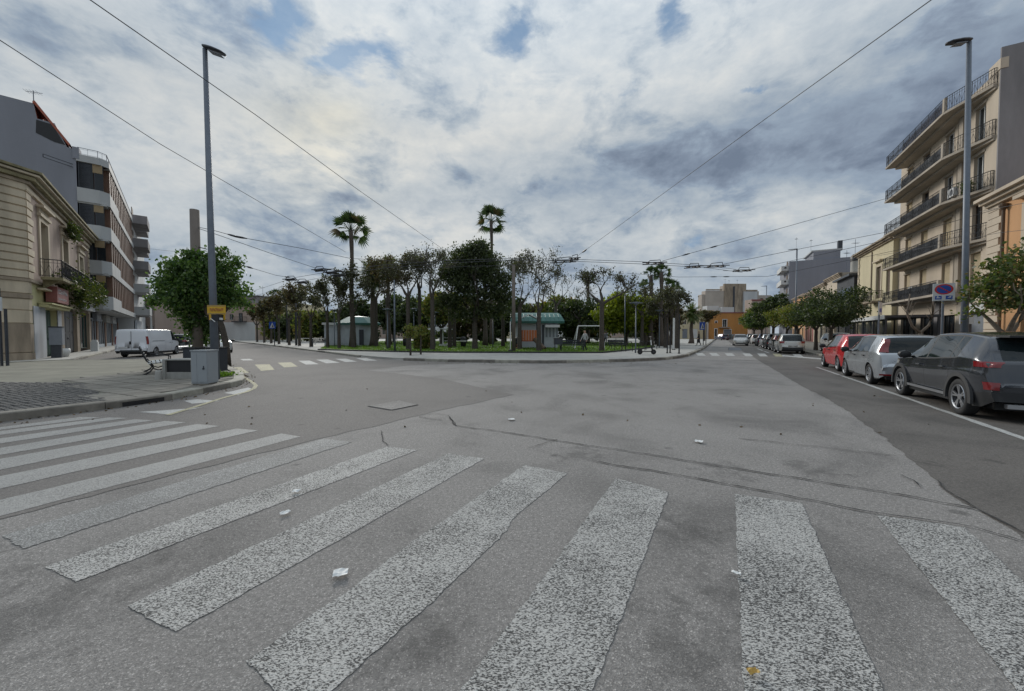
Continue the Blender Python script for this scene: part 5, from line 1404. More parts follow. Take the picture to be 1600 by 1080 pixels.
SUV = dict(L=4.19, W=1.80, R=.335, wheels=(-1.33, 1.26), arch=.05, top=[(-2.095, .62), (-2.07, .78), (-2.03, 1.0), (-1.98, 1.06), (-1.72, 1.38), (-1.62, 1.455), (-1.45, 1.49), (-.7, 1.545), (0, 1.535), (.35, 1.47), (.9, 1.17), (1.15, 1.03), (1.6, .95), (1.95, .82), (2.06, .68), (2.095, .55)],
           belt=[(-2.095, .60), (-2.0, 1.0), (-1.5, 1.07), (-.9, 1.03), (0, .97), (1.0, .93), (1.6, .88), (2.095, .52)], bot=[(-2.095, .36), (-1.9, .24), (-1.2, .22), (1.2, .22), (1.95, .22), (2.095, .30)],
           plan=[(-2.095, .84), (-1.95, .93), (-1.7, .99), (-1.3, 1.0), (-.5, .975), (.7, .975), (1.3, 1.0), (1.7, .96), (1.95, .86), (2.095, .70)], roofw=.72, tuck=.11,
           seams=[-.98, .05, 1.02], win=[(-1.18, -.95), (-.90, .02), (.08, .98)], glass=(-1.35, 1.05), ws=(.28, 1.02), rw=(-1.99, -1.66), rwk=3, blackpillar=[-.92, .05, -.4],
           trimz=lambda x: .37 if abs(x) < 1.7 else .50, endtrim=(.52, .42), lens=[('tail_light', .93, 1.025, .25, .84, 'taillight'), ('reflector', .55, .68, .08, .88, 'taillight')], patch=[('headlight', 1.35, 1.85, .72, .86, .6, 1.2, ('low', 'green', 'top'))],
           endpatch=[('number_plate', 0, .44, .56, 0, .3), ('number_plate', 1, .4, .5, 0, .3)], seatx=(-.75, .15), mirror=(.72, 1.03), mirrorpaint=False, handles=[(-.72, .86), (.28, .84)], clad=True, sillbright=True, spokes=5, crease=.012,
           boxes=[(-1.98, -1.62, -.55, .55, 1.44, 1.475, 'trim', 'roof_spoiler'), (-2.11, -2.02, -.6, .6, .26, .33, 'rim', 'skid_plate'), (-2.115, -2.09, -.26, .26, .70, .80, 'plate', 'number_plate')])
HATCH = dict(L=4.03, W=1.69, R=.30, wheels=(-1.24, 1.27), top=[(-2.015, .58), (-1.995, .75), (-1.96, .93), (-1.90, 1.0), (-1.76, 1.34), (-1.68, 1.42), (-1.4, 1.465), (-.6, 1.49), (.1, 1.46), (.45, 1.38), (1.0, 1.08), (1.2, .98), (1.6, .90), (1.9, .76), (2.015, .55)],
            belt=[(-2.015, .56), (-1.93, .92), (-1.5, .96), (0, .92), (1.0, .88), (1.6, .82), (2.015, .50)], bot=[(-2.015, .30), (-1.8, .20), (1.8, .19), (2.015, .25)],
            plan=[(-2.015, .86), (-1.88, .94), (-1.6, .985), (-1.24, 1.0), (-.4, .975), (.8, .975), (1.27, 1.0), (1.65, .95), (1.9, .84), (2.015, .68)], roofw=.74, tuck=.10,
            seams=[-.92, .02, 1.0], win=[(-1.12, -.06), (.02, 1.02)], glass=(-1.3, 1.1), ws=(.36, 1.06), rw=(-1.93, -1.70), rwk=2, blackpillar=[-.02],
            trimz=lambda x: .24, endtrim=(.36, .34), lens=[('tail_light', .98, 1.36, .13, .84, 'taillight')], patch=[('headlight', 1.4, 1.9, .66, .80, .55, 1.2, ('low', 'green', 'top'))],
            endpatch=[('number_plate', 0, .47, .56, 0, .31), ('number_plate', 1, .38, .48, 0, .31)], seatx=(-.7, .25), mirror=(.80, .98), handles=[(-.72, .84), (.22, .83)], hblack=True, spokes=7,
            boxes=[(-2.03, -2.005, -.8, .8, .33, .37, 'taillight', 'reflector'), (-2.022, -1.98, -.27, .27, .66, .77, 'plate', 'number_plate')])
SMALL = dict(HATCH, L=3.84, W=1.68, wheels=(-1.16, 1.24), top=[(-1.92, .55), (-1.90, .72), (-1.86, .93), (-1.80, 1.0), (-1.55, 1.36), (-1.42, 1.45), (-1.0, 1.50), (-.3, 1.50), (.1, 1.47), (.5, 1.36), (1.0, 1.07), (1.2, .98), (1.6, .88), (1.82, .72), (1.92, .52)],
             belt=[(-1.92, .53), (-1.84, .92), (-1.3, 1.0), (0, .94), (1.0, .88), (1.6, .8), (1.92, .48)], bot=[(-1.92, .30), (-1.75, .21), (1.75, .19), (1.92, .25)],
             plan=[(-1.92, .80), (-1.78, .91), (-1.5, .98), (-1.16, 1.0), (-.4, .975), (.8, .975), (1.24, 1.0), (1.55, .95), (1.8, .84), (1.92, .66)],
             rw=(-1.84, -1.46), seams=[-.85, .05, .98], win=[(-1.0, .0), (.08, 1.0)], ws=(.36, 1.04), bulr=.16,
             lens=[('tail_light', .80, .96, .17, .74, 'taillight')], patch=[('headlight', 1.3, 1.85, .66, .80, .55, 1.2, ('low', 'green', 'top'))],
             boxes=[(-1.935, -1.915, -.27, .27, .62, .73, 'plate', 'number_plate'), (-1.93, -1.90, -.62, .62, .34, .5, 'trim', 'bumper_insert')])
VAN = dict(L=4.85, W=1.90, R=.33, wheels=(-1.42, 1.62), dx=.08, top=[(-2.425, .62), (-2.41, 1.2), (-2.39, 1.8), (-2.34, 1.90), (-2.2, 1.945), (-1, 1.965), (.6, 1.95), (1.0, 1.90), (1.3, 1.72), (1.75, 1.28), (1.95, 1.12), (2.25, .98), (2.38, .82), (2.425, .6)],
           belt=[(-2.425, .60), (-2.39, 1.12), (0, 1.15), (1.3, 1.12), (2.0, .98), (2.425, .55)], bot=[(-2.425, .36), (-2.2, .26), (2.2, .24), (2.425, .3)],
           plan=[(-2.425, .94), (-2.3, .98), (-2.0, 1.0), (1.6, 1.0), (2.0, .95), (2.3, .82), (2.425, .66)], roofw=.88, tuck=.03, bulr=.03,
           seams=[-2.2, -.1, .72, 1.66], win=[(.85, 1.72)], glass=(.8, 1.8), ws=(1.08, 1.85), rw=(9, 9.1), trimz=lambda x: .36, endtrim=(.46, .42),
           lens=[('tail_light', .9, 1.45, .06, .92, 'taillight')], patch=[('headlight', 1.95, 2.35, .75, .95, .5, 1.2, ('low', 'green', 'top'))],
           endpatch=[('number_plate', 1, .44, .54, 0, .3)], seatx=(.75,), mirror=(1.55, 1.22), handles=[(.55, .98), (.86, .98)], hblack=True, spokes=6,
           boxes=[(-1.9, -.3, -.955, -.945, 1.10, 1.13, 'trim', 'sliding_rail'), (-2.445, -2.42, .0, .1, .9, 1.1, 'trim', 'door_latch'), (-2.44, -2.41, -.004, .004, .5, 1.8, 'seam', 'door_seam'), (-2.45, -2.41, .2, .68, .62, .74, 'plate', 'number_plate'), (-2.44, -2.2, -.6, .6, .36, .5, 'trim', 'rear_step')])
AR = math.atan2(UR.y, UR.x)
silver = carpaint('silver_paint', (.44, .47, .50), .55, .25); grey = carpaint('graphite_paint', (.055, .060, .070), .5, .12); redp = carpaint('red_paint', (.60, .015, .022), .1, .22)
whitep = carpaint('white_paint', (.62, .62, .60), .0, .3); darkp = carpaint('dark_green_grey_paint', (.03, .036, .036), .4, .22); bluep = carpaint('dark_blue_paint', (.018, .025, .07), .4, .25); vanw = carpaint('white_van_paint', (.74, .76, .80), .0, .35)
silv2 = carpaint('pale_silver_paint', (.50, .49, .46), .4, .25)
suv = car(SUV, 'parked_car', 'dark graphite crossover with alloy wheels and rear turned to the camera, nearest car at right', 'car', grey, frR(11.5, 4.78), AR, 'cars parked along the right street')
htc = car(HATCH, 'parked_car', 'silver hatchback with tall red tail lights just ahead of the graphite crossover', 'car', silver, frR(16.35, 4.75), AR, 'cars parked along the right street')
red = car(SMALL, 'parked_car', 'bright red small hatchback parked ahead of the silver one', 'car', redp, frR(20.75, 4.95), AR, 'cars parked along the right street')
whc = car(SMALL, 'parked_car', 'pale silver small hatchback seen from behind beyond the far crossing', 'car', silv2, frR(36.6, 4.75), AR, 'cars parked along the right street')
def recolor(o, frm, to):
    for ch in list(o.children_recursive):
        if ch.type == 'MESH' and any(m == frm for m in ch.data.materials):
            ch.data = ch.data.copy()
            for i, m in enumerate(ch.data.materials):
                if m == frm: ch.data.materials[i] = to
rows_ = [(htc, silver, darkp, 41.6, 'dark hatchback directly ahead of the pale silver rear-facing one'), (suv, grey, darkp, 46.6, 'dark crossover second beyond the pale silver hatchback'),
         (red, redp, silver, 51.6, 'silver small car third beyond the pale silver hatchback'), (suv, grey, bluep, 56.5, 'tall dark blue car fourth beyond the pale silver hatchback'),
         (htc, silver, whitep, 67.5, 'white hatchback parked past the gap, left of the dark row'), (red, redp, darkp, 73.5, 'small dark car beyond the white hatchback in the far row'),
         (suv, grey, silver, 80, 'far silver car near the end of the parked row'), (htc, silver, bluep, 87, 'farthest dark car of the parked row under the trees')]
for src, frm, to, s, lb in rows_:
    c = copy_tree(src, frR(s, 4.85), AR, lb, group='cars parked along the right street'); recolor(c, frm, to)
c = copy_tree(htc, frR(37.2, 7.9), AR + math.pi, 'silver-white car nose out behind the tree trunks on the right pavement'); recolor(c, silver, whitep); c.location.z = .12
c['group'] = ''; del c['group']
c = copy_tree(htc, frR(57.5, 2.3), AR + math.pi, 'silver hatchback driving toward the camera on the right street'); recolor(c, silver, silv2); del c['group']
for px, Y, to, lb, rz in ((1127, 92, bluep, 'dark blue car parked before the orange house', 0), (1141, 96, darkp, 'dark car beside the dark blue one before the orange house', .3)):
    q = P(px, 530, Y); c = copy_tree(htc, (q.x, q.y, 0), math.pi / 2 + rz, lb); recolor(c, silver, to); del c['group']
# van
hd = math.radians(90 + 20)
rwp = Vector(P(243, 560, 25.2)[:2]); hv = Vector((math.cos(hd), math.sin(hd))); rn = Vector((hv.y, -hv.x))
vc = rwp + hv * 1.42 - rn * .85
van = car(VAN, 'parked_van', 'white panel van parked beyond the bench with its rear doors to the left', 'van', vanw, (vc.x, vc.y), hd); van.scale = (.93, .93, .93)
q = P(341, 545, 31); c = copy_tree(htc, (q.x, q.y, 0), math.atan2(-UL.y, -UL.x), 'white car facing the camera half hidden behind the lamp post and cabinet'); recolor(c, silver, whitep); del c['group']
q = P(293, 545, 36); c = copy_tree(red, (q.x, q.y, 0), math.radians(105), 'dark car in the shade between the van and the tree trunks'); recolor(c, redp, darkp); del c['group']

# ================================================================ vegetation
def ellipsoid_crown(name, center, rad, n_clump, per, leaf, mat, parent, seed=1, shell_=.55, clump_r=.28, flat=.8, hole=.0):
    rs = np.random.RandomState(seed)
    d = rs.normal(size=(n_clump, 3)); d /= np.linalg.norm(d, axis=1)[:, None]
    r = (shell_ + (1 - shell_) * rs.rand(n_clump)) ** .8
    wob = 1 + .22 * np.sin(d[:, 0] * 5 + seed) * np.cos(d[:, 1] * 4 + seed * 2) + .16 * np.sin(d[:, 2] * 7 + seed)
    C = d * (r * wob)[:, None] * np.array(rad)
    C[:, 2] = np.where(C[:, 2] < -rad[2] * flat, -rad[2] * flat * rs.rand(n_clump), C[:, 2])
    pts = []
    for c in C:
        k = int(per * (.6 + .8 * rs.rand())); rr = clump_r * (.6 + .8 * rs.rand())
        pts.append(c + rs.normal(size=(k, 3)) * rr * np.array([1, 1, .6]))
    pts = np.concatenate(pts) + np.array(center)
    return leaf_quads(pts, leaf, mat, name, parent, seed=seed, up=.25)
def limb_tree(parent, rng, h_fork, spread, height, r0, nmain=3, depth=4, mat='bark', lean=0, tipsout=None, twig=.012, kink=.25, name='trunk', levels_r=.62):
    mb = MB(); tips = []
    def grow(p, d, L, r, k):
        n = 4; pts = [p]; rad = [r]; q = p.copy(); dd = d.copy()
        for i in range(n):
            dd = (dd + Vector((rng.gauss(0, kink), rng.gauss(0, kink), rng.gauss(0.10, kink * .6))) * .6).normalized()
            q = q + dd * (L / n); pts.append(q.copy()); rad.append(max(twig, r * (1 - .45 * (i + 1) / n)))
        mb.tube(pts, rad, 6 if r > .04 else 4, cap=False)
        if k <= 0: tips.append(q); return
        m = 2 if rng.random() < .6 else 3
        for i in range(m):
            ax = Vector((rng.gauss(0, 1), rng.gauss(0, 1), rng.gauss(0, .5))).normalized()
            nd = (dd + ax * rng.uniform(.45, .85)).normalized()
            if nd.z < -.1: nd.z = abs(nd.z) * .5
            grow(q, nd, L * rng.uniform(.62, .86), rad[-1] * rng.uniform(.6, .8), k - 1)
            tips.append(q.copy())
    pts = [Vector((0, 0, -.1)), Vector((lean * .2, 0, h_fork * .35)), Vector((lean * .6, .02, h_fork * .7)), Vector((lean, 0, h_fork))]
    mb.tube(pts, [r0 * 1.25, r0, r0 * .92, r0 * .95], 10, cap=False)
    for i in range(nmain):
        a = 2 * math.pi * i / nmain + rng.uniform(-.4, .4)
        d = Vector((math.cos(a) * spread, math.sin(a) * spread, 1)).normalized()
        grow(pts[-1], d, (height - h_fork) * .42, r0 * levels_r, depth)
    mb.build(name, M[mat], parent, True)
    return tips
LM = {}
LM['ficus'] = leafmat('ficus_leaves', [(0.026, 0.065, 0.017), (0.051, 0.109, 0.026), (0.102, 0.174, 0.043), (0.160, 0.232, 0.072)], .28, .45)
LM['oak'] = leafmat('holm_oak_leaves', [(0.031, 0.060, 0.017), (0.060, 0.102, 0.031), (0.102, 0.153, 0.043)], .25)
LM['oaky'] = leafmat('yellowing_leaves', [(0.056, 0.080, 0.019), (0.120, 0.160, 0.032), (0.208, 0.224, 0.048), (0.192, 0.120, 0.048)], .3)
LM['dark'] = leafmat('dark_evergreen_leaves', [(0.023, 0.039, 0.014), (0.049, 0.072, 0.026), (0.094, 0.116, 0.041)], .25)
LM['brown'] = leafmat('withered_leaves', [(.075, .06, .035), (.12, .09, .05), (.06, .065, .03), (.15, .10, .05)], .3)
LM['lime'] = leafmat('yellow_green_leaves', [(.09, .12, .010), (.19, .23, .018), (.30, .33, .03)], .35)
LM['pod'] = leafmat('seed_pods', [(.060, .060, .036), (.10, .095, .055), (.075, .085, .04), (.05, .045, .035)], .2)
LM['palm'] = leafmat('palm_fronds', [(0.023, 0.046, 0.018), (0.046, 0.078, 0.029), (0.078, 0.111, 0.039)], .2, .5)
LM['palmdry'] = leafmat('dry_palm_fronds', [(.09, .07, .04), (.13, .10, .06)], .2, .7)
LM['date'] = leafmat('date_palm_fronds', [(0.042, 0.070, 0.021), (0.077, 0.112, 0.035), (0.126, 0.154, 0.049)], .25, .5)

def leafy_tree(name, label, loc, h, crown_c, rad, fork, r0, mat, seed, n_clump=150, per=70, leaf=.09, clump=.28, bark='bark', group=None, shell_=.45, flat=.7, extra=None, depth=2):
    t = thing(name, label, 'tree', loc, 0, group); rng = random.Random(seed)
    limb_tree(t, rng, fork, .8, crown_c[2] + rad[2] * .6, r0, 4, depth, bark)
    ellipsoid_crown('crown', crown_c, rad, n_clump, per, leaf, LM[mat], t, seed, shell_, clump, flat)
    return t
# big ficus on the plaza
pz0 = G(316, 566, .12)
base = P(323, 0, 17.0); bx = base.x
ft = thing('street_tree', 'dense dark green tree with twin brown trunks on the plaza behind the grey cabinet', 'tree', (bx, 17.0, .1))
rng = random.Random(2)
limb_tree(ft, rng, 1.9, .7, 4.2, .19, 4, 2, 'bark')
mb = MB(); mb.tube([(.40, .2, -.1), (.36, .2, .9), (.30, .05, 1.7), (.12, 0, 2.4)], [.15, .13, .12, .1], 9); mb.build('trunk', M['bark'], ft, True)
rs = np.random.RandomState(11)
def lobes(parent, L, leaf, mat, seed, dens=1.0, clump=.25, name='crown'):
    pts = []; rs = np.random.RandomState(seed)
    for (x, y, z, rx, ry, rz, n) in L:
        n = int(n * dens); d = rs.normal(size=(n, 3)); d /= np.linalg.norm(d, axis=1)[:, None]
        r = (.35 + .65 * rs.rand(n)) ** .7
        C = d * r[:, None] * np.array([rx, ry, rz]) + np.array([x, y, z])
        for c in C:
            k = int(34 * (.5 + rs.rand())); pts.append(c + rs.normal(size=(k, 3)) * clump * np.array([1, 1, .65]) * (.5 + .8 * rs.rand()))
    return leaf_quads(np.concatenate(pts), leaf, mat, name, parent, seed=seed, up=.3)
lobes(ft, [(x * .86 - .42, y, z, a * .86, b, c, n) for (x, y, z, a, b, c, n) in [(-.7, 0, 3.9, 1.2, 1.2, .95, 95), (.4, 0, 4.1, 1.0, 1.1, .8, 75), (-1.5, .2, 3.3, .8, 1, .8, 60), (1.0, 0, 3.6, .6, .9, .8, 42), (-.3, 0, 3.0, 1.2, 1.2, .7, 80), (-.8, .3, 2.3, .7, .8, .7, 50), (-.6, .5, 1.5, .6, .6, .7, 34), (.5, 0, 3.0, .6, .8, .45, 20),
            (1.5, 0, 3.15, .3, .3, .22, 9), (-.2, 0, 4.8, .7, .8, .3, 16), (-1.3, 0, 4.4, .4, .5, .3, 10), (-2.3, 0, 3.6, .3, .4, .3, 6), (1.7, 0, 4.5, .3, .4, .25, 6), (-2.5, 0, 2.8, .35, .4, .2, 6), (2.25, 0, 3.3, .25, .3, .2, 5), (.9, 0, 5.0, .3, .3, .2, 5), (-1.9, 0, 4.5, .25, .3, .2, 4), (1.9, 0, 2.75, .3, .3, .15, 5)]], .085, LM['ficus'], 5, 1.35, .19)
# trees of the right pavement
def R_at(px, off):
    k = (px - 800) / FPX  # X/Y ratio along the lane offset
    s = (k * UR.y * 0 + 0)
    a, b = UR.x - k * UR.y, NR.x - k * NR.y
    return -off * b / a
S_ = R_at(1298, 7.0)
rt_group = 'small round trees along the right pavement'
def oak(px, off, h, rx, rz, seed, mat, label, fork=1.7, r0=.14, n=120, leaf=.10):
    s = R_at(px, off); x, y = frR(s, off)
    return leafy_tree('street_tree', label, (x, y, .1), h, (0, 0, h - rz), (rx * .86, rx * .86, rz * .95), fork, r0, mat, seed, n, 60, leaf, .26, group=rt_group, flat=.75)
oak(1298, 7.2, 4.7, 2.3, 1.5, 21, 'dark', 'broad dark tree with black trunk just left of the red car')
oak(1275, 7.2, 4.6, 2.2, 1.4, 22, 'dark', 'broad dark tree right behind the pale silver hatchback')
oak(1246, 7.2, 4.6, 2.0, 1.3, 23, 'oaky', 'yellow-green tree left of the two broad dark ones')
oak(1229, 7.0, 4.9, 2.1, 1.4, 24, 'oaky', 'olive yellow tree second left of the broad dark ones')
oak(1208, 6.8, 7.2, 2.9, 2.3, 25, 'dark', 'tall very dark round tree in the far row below the grey block', 2.2, .2, 170, .16)
oak(1190, 6.6, 6.2, 3.0, 2.0, 26, 'oak', 'olive tree left of the tall very dark one', 2.0, .18, 150, .18)
oak(1178, 6.2, 6.4, 3.2, 2.2, 27, 'oaky', 'yellow-olive tree in front of the orange house corner', 2.0, .18, 150, .2)
tr = thing('street_tree', 'nearest right-hand tree with forked brown trunk and reddish-green crown behind the crossover', 'tree', (*frR(R_at(1573, 7.3), 7.3), .1)); rng = random.Random(31)
limb_tree(tr, rng, 1.35, .75, 3.2, .12, 3, 2, 'bark2')
LM['mix'] = leafmat('autumn_green_leaves', [(0.041, 0.074, 0.020), (0.074, 0.115, 0.030), (0.135, 0.162, 0.047), (0.189, 0.121, 0.054)], .3, .45)
lobes(tr, [(.0, 0, 2.9, .6, .8, .45, 34), (.8, .2, 3.2, .65, .8, .55, 40), (-.45, .1, 2.5, .35, .6, .36, 15), (.3, -.2, 2.4, .6, .6, .3, 18), (1.3, 0, 2.8, .6, .8, .6, 30), (.5, 0, 3.7, .5, .6, .35, 13), (-.55, .1, 2.1, .25, .4, .2, 5), (-.3, 0, 3.25, .3, .4, .22, 6)], .07, LM['mix'], 33, 1.0, .15)
# pale bare young tree by the pergola
t = thing('bare_tree', 'small bare pale tree with a V of lopped branches before the pergola', 'tree', (*frR(R_at(1437, 7.0), 7.0), .1))
mb = MB(); mb.tube([(0, 0, 0), (.02, 0, 1.5)], [.07, .055], 8); mb.tube([(0.02, 0, 1.45), (.35, 0, 1.75), (.5, 0, 2.3), (.48, 0, 2.9)], [.05, .045, .035, .02], 7); mb.tube([(0, 0, 1.45), (-.3, 0, 1.7), (-.48, .05, 2.2), (-.45, 0, 3.0)], [.05, .045, .035, .02], 7)
rr = random.Random(4)
for k in range(14):
    sd = rr.choice((-1, 1)); z = rr.uniform(1.9, 2.9); mb.tube([(sd * .47, 0, z), (sd * .47 + rr.uniform(-.4, .4), rr.uniform(-.3, .3), z + rr.uniform(.2, .6))], [.014, .005], 4)
mb.build('trunk', M['bark2'], t, True)

# bare pollarded trees of the park
bt_group = 'half-bare park trees with seed clumps'
def bare(px, py, Y, ytop, wpx, seed, label, mat='pod', dens=30, depth=4, fork_px=None, spread=.75, leafs=.10, r0=.18, lean=0):
    g = P(px, py, Y); h = P(px, ytop, Y).z; w = wpx / FPX * Y / 2
    fk = P(px, fork_px, Y).z if fork_px else h * .35
    t = thing('park_tree', label, 'tree', (g.x, Y, .1), R.uniform(-.3, .3), bt_group); rng = random.Random(seed)
    tips = limb_tree(t, rng, fk, spread, h, r0, 3, depth, 'bark', lean=lean, kink=.36, twig=.026, levels_r=.8)
    # squeeze the limbs to the crown's real width and height
    o = t.children[0]; me = o.data; n = len(me.vertices); co = np.zeros(n * 3, np.float32); me.vertices.foreach_get('co', co); co = co.reshape(-1, 3)
    T = np.array([tuple(p) for p in tips]); zmax = max(T[:, 2].max(), fk + .5); ext = np.percentile(np.abs(T[:, :2] - [lean, 0]), 96)
    def warp(C):
        C = C.copy(); up = C[:, 2] > fk; C[up, 2] = fk + (C[up, 2] - fk) * (h - fk) / (zmax - fk)
        k = w / max(ext, .3); a = np.clip((C[:, 2] - fk) / .6, 0, 1); s = 1 + (k - 1) * a
        C[:, 0] = lean * np.clip(C[:, 2] / fk, 0, 1) + (C[:, 0] - lean * np.clip(C[:, 2] / fk, 0, 1)) * s; C[:, 1] *= s; return C
    thick = co.copy(); me.vertices.foreach_set('co', warp(co).astype(np.float32).ravel()); me.update()
    T = warp(T); rs = np.random.RandomState(seed); C = []
    for p in T:
        if rs.rand() < .8:
            k = int(dens * (.3 + rs.rand())); C.append(p + rs.normal(size=(k, 3)) * np.array([.20, .20, .16]) * (.5 + rs.rand()))
    C = np.concatenate(C); leaf_quads(C, leafs, LM[mat], 'crown', t, seed=seed, aspect=1.4)
    return t
bare(842, 552, 29.5, 390, 88, 41, 'half-bare tree with forked trunk in front of the teal-roofed kiosk', dens=9, fork_px=490, leafs=.09)
bare(812, 549, 33, 392, 60, 42, 'half-bare dark tree between the brown pole and the playground', dens=9, fork_px=482, leafs=.10)
bare(940, 552, 29.5, 420, 84, 43, 'half-bare tree standing before the white swing frame', dens=9, fork_px=478, leafs=.09, spread=.95)
bare(676, 549, 32, 385, 84, 44, 'tall half-bare tree right of the small orange-leaved one', dens=8, fork_px=470, leafs=.10)
bare(638, 548, 33, 395, 60, 45, 'half-bare tree behind the two pavement saplings', dens=12, fork_px=465, leafs=.11)
bare(607, 546, 36, 398, 60, 46, 'brown-leaved tree left of the pavement saplings', 'brown', dens=26, fork_px=480, leafs=.13)
bare(710, 545, 40, 400, 70, 47, 'half-bare tree at the left flank of the big evergreen', 'oak', dens=16, fork_px=470, leafs=.12)
bare(552, 545, 37.5, 410, 56, 48, 'half-bare tree directly behind the left tall palm trunk', dens=12, fork_px=490, leafs=.12)
LT = [(530, 545.5, 36, 428, 40), (512, 544, 38, 432, 40), (486, 542.5, 41, 442, 36), (468, 541, 44, 448, 34), (452, 539.5, 47, 455, 30), (436, 538, 52, 458, 30), (424, 537, 56, 470, 26), (413, 536, 60, 476, 26), (402, 535, 65, 478, 24)]
LT_l = ['just left of the left tall palm', 'second left of the left tall palm', 'midway between the left palm and the blue sign', 'third right of the left blue sign', 'next right of the left blue sign',
        'directly behind the left blue sign', 'next left of the left blue sign', 'second left of the left blue sign', 'farthest left of the row, before the pink house']
for i, (px, py, Y, yt, w) in enumerate(LT):
    bare(px, py, Y, yt, w, 50 + i, 'small half-bare row tree ' + LT_l[i], 'brown' if i in (3, 5, 7, 8) else 'pod', dens=24 if i < 5 else 34, depth=3, fork_px=yt + (py - yt) * .55, leafs=.13 + .008 * i, r0=.14)
bare(1057, 542, 36, 452, 56, 70, 'half-bare tree beside the right-hand poles at the park corner', 'oak' if False else 'pod', dens=22, fork_px=490, leafs=.12)
bare(1040, 543, 38, 462, 46, 71, 'half-bare tree under the palm cluster', 'pod', dens=24, depth=3, fork_px=500, leafs=.12)
bare(1100, 530, 75, 486, 40, 72, 'small brown round tree behind the right blue sign', 'brown', dens=40, depth=3, fork_px=508, leafs=.2)
bare(905, 540, 50, 448, 70, 73, 'thin bare tree behind and left of the swing frame', 'pod', dens=5, fork_px=500, leafs=.10)
bare(588, 546, 41, 404, 56, 74, 'half-bare tree between the shaggy date palm and the slim bluish pole', dens=16, fork_px=470, leafs=.11)
bare(656, 547, 38, 392, 62, 75, 'half-bare tree with wide crown behind the saplings, right of the orange-leaved one', dens=10, fork_px=455, leafs=.10)
bare(703, 547, 37, 388, 60, 76, 'half-bare tree whose crown touches the left of the evergreen', dens=10, fork_px=460, leafs=.10)
bare(786, 546, 40, 402, 56, 77, 'half-bare tree between the evergreen and the brown concrete pole', dens=10, fork_px=470, leafs=.10)
bare(868, 545, 42, 424, 60, 78, 'half-bare tree behind the right end of the long kiosk', dens=7, fork_px=480, leafs=.10)
bare(1003, 545, 42, 448, 60, 79, 'half-bare tree in front of the left palm twin', dens=18, depth=3, fork_px=492, leafs=.11)
# evergreens and filler trees inside the park
LM['everg'] = leafmat('evergreen_leaves', [(.028, .042, .018), (.055, .075, .030), (.095, .115, .045)], .25)
eg = thing('evergreen_tree', 'largest dense dark evergreen in the middle of the park, before the right tall palm', 'tree', (P(742, 549, 34).x, 34, .1)); rng = random.Random(80)
limb_tree(eg, rng, 2.4, .7, 8, .24, 4, 2, 'bark')
lobes(eg, [(x * 1.22, y, z, a * 1.12, b, c, n) for (x, y, z, a, b, c, n) in [(.3, 0, 9.0, .9, 1.1, .7, 42), (-.7, 0, 8.5, .8, 1.1, .8, 40), (1.0, 0, 8.0, .9, 1.2, 1.0, 45), (-1.4, 0, 7.4, .9, 1.2, .9, 45), (0, 0, 7.2, 1.3, 1.4, 1.1, 75), (1.3, 0, 6.4, 1.0, 1.4, .9, 42), (-.8, 0, 6.0, 1.3, 1.5, .9, 52), (-1.9, 0, 6.2, .6, .9, .7, 20), (1.7, 0, 5.0, .8, 1.2, .9, 30), (.3, 0, 4.9, 1.1, 1.3, .8, 40), (-1.4, 0, 4.5, 1.0, 1.2, .7, 32), (.9, 0, 3.6, 1.3, 1.2, .7, 36), (-1.0, 0, 3.2, 1.3, 1.0, .6, 30), (2.0, 0, 3.6, .6, .8, .8, 14), (-2.4, .5, 4.3, .6, .8, .7, 16), (2.2, 0, 6.0, .5, .9, .9, 16), (-2.3, 0, 7.0, .5, .8, .6, 10), (2.5, 0, 4.6, .4, .8, .6, 10)]], .13, LM['everg'], 81, 1.15, .34)
def filler(px, Y, ytop, wpx, mat, seed, label, zb=1.2, name='park_tree', leaf=None, n=120):
    h = P(px, ytop, Y).z; w = wpx / FPX * Y / 2; rz = (h - zb) / 2
    return leafy_tree(name, label, (P(px, 540, Y).x, Y, .1), h, (0, 0, zb + rz), (w, w * .8, rz), max(.8, zb * .8), .2, mat, seed, n, 60, leaf or .0048 * Y, .007 * Y + .05, shell_=.5, flat=.95)
filler(978, 45, 462, 84, 'lime', 90, 'round yellow-green tree right of the swings', 1.6, n=170)
filler(898, 52, 470, 100, 'dark', 91, 'dark green spreading tree behind the swings')
filler(868, 56, 466, 60, 'oaky', 92, 'olive tree behind the right end of the long kiosk', 2)
filler(1025, 50, 470, 70, 'brown', 93, 'brownish tree under the right palms', 1.5)
filler(940, 60, 478, 70, 'oaky', 94, 'olive tree behind the swing-side half-bare tree')
filler(655, 55, 470, 70, 'dark', 95, 'dark tree behind the tall half-bare one on the left lawn')
filler(728, 58, 468, 60, 'brown', 96, 'rust-tinged tree behind the evergreen trunk', 1.5)
filler(790, 60, 470, 70, 'dark', 97, 'dark tree behind the brown concrete pole')
filler(615, 60, 462, 56, 'dark', 98, 'dark tree behind the teal-roofed round kiosk', 1.5)
filler(690, 48, 455, 50, 'oaky', 99, 'small orange-green tree between the lamps on the lawn', 2.5)
filler(560, 62, 470, 50, 'dark', 100, 'dark tree beyond the left palm trunk', 2)
filler(830, 66, 480, 60, 'brown', 101, 'reddish-brown tree behind the long kiosk roof', 2.5)
for i, (px, w) in enumerate([(480, 36), (505, 36), (530, 40), (455, 30), (432, 26)]):
    filler(px, 66 + i * 2, 488 + i, w, 'dark' if i % 2 else 'oaky', 110 + i, 'low dark bushy tree %s among the left row trunks' % ['left of centre', 'in the middle', 'at the right', 'second from left', 'leftmost'][i], .6, n=60)
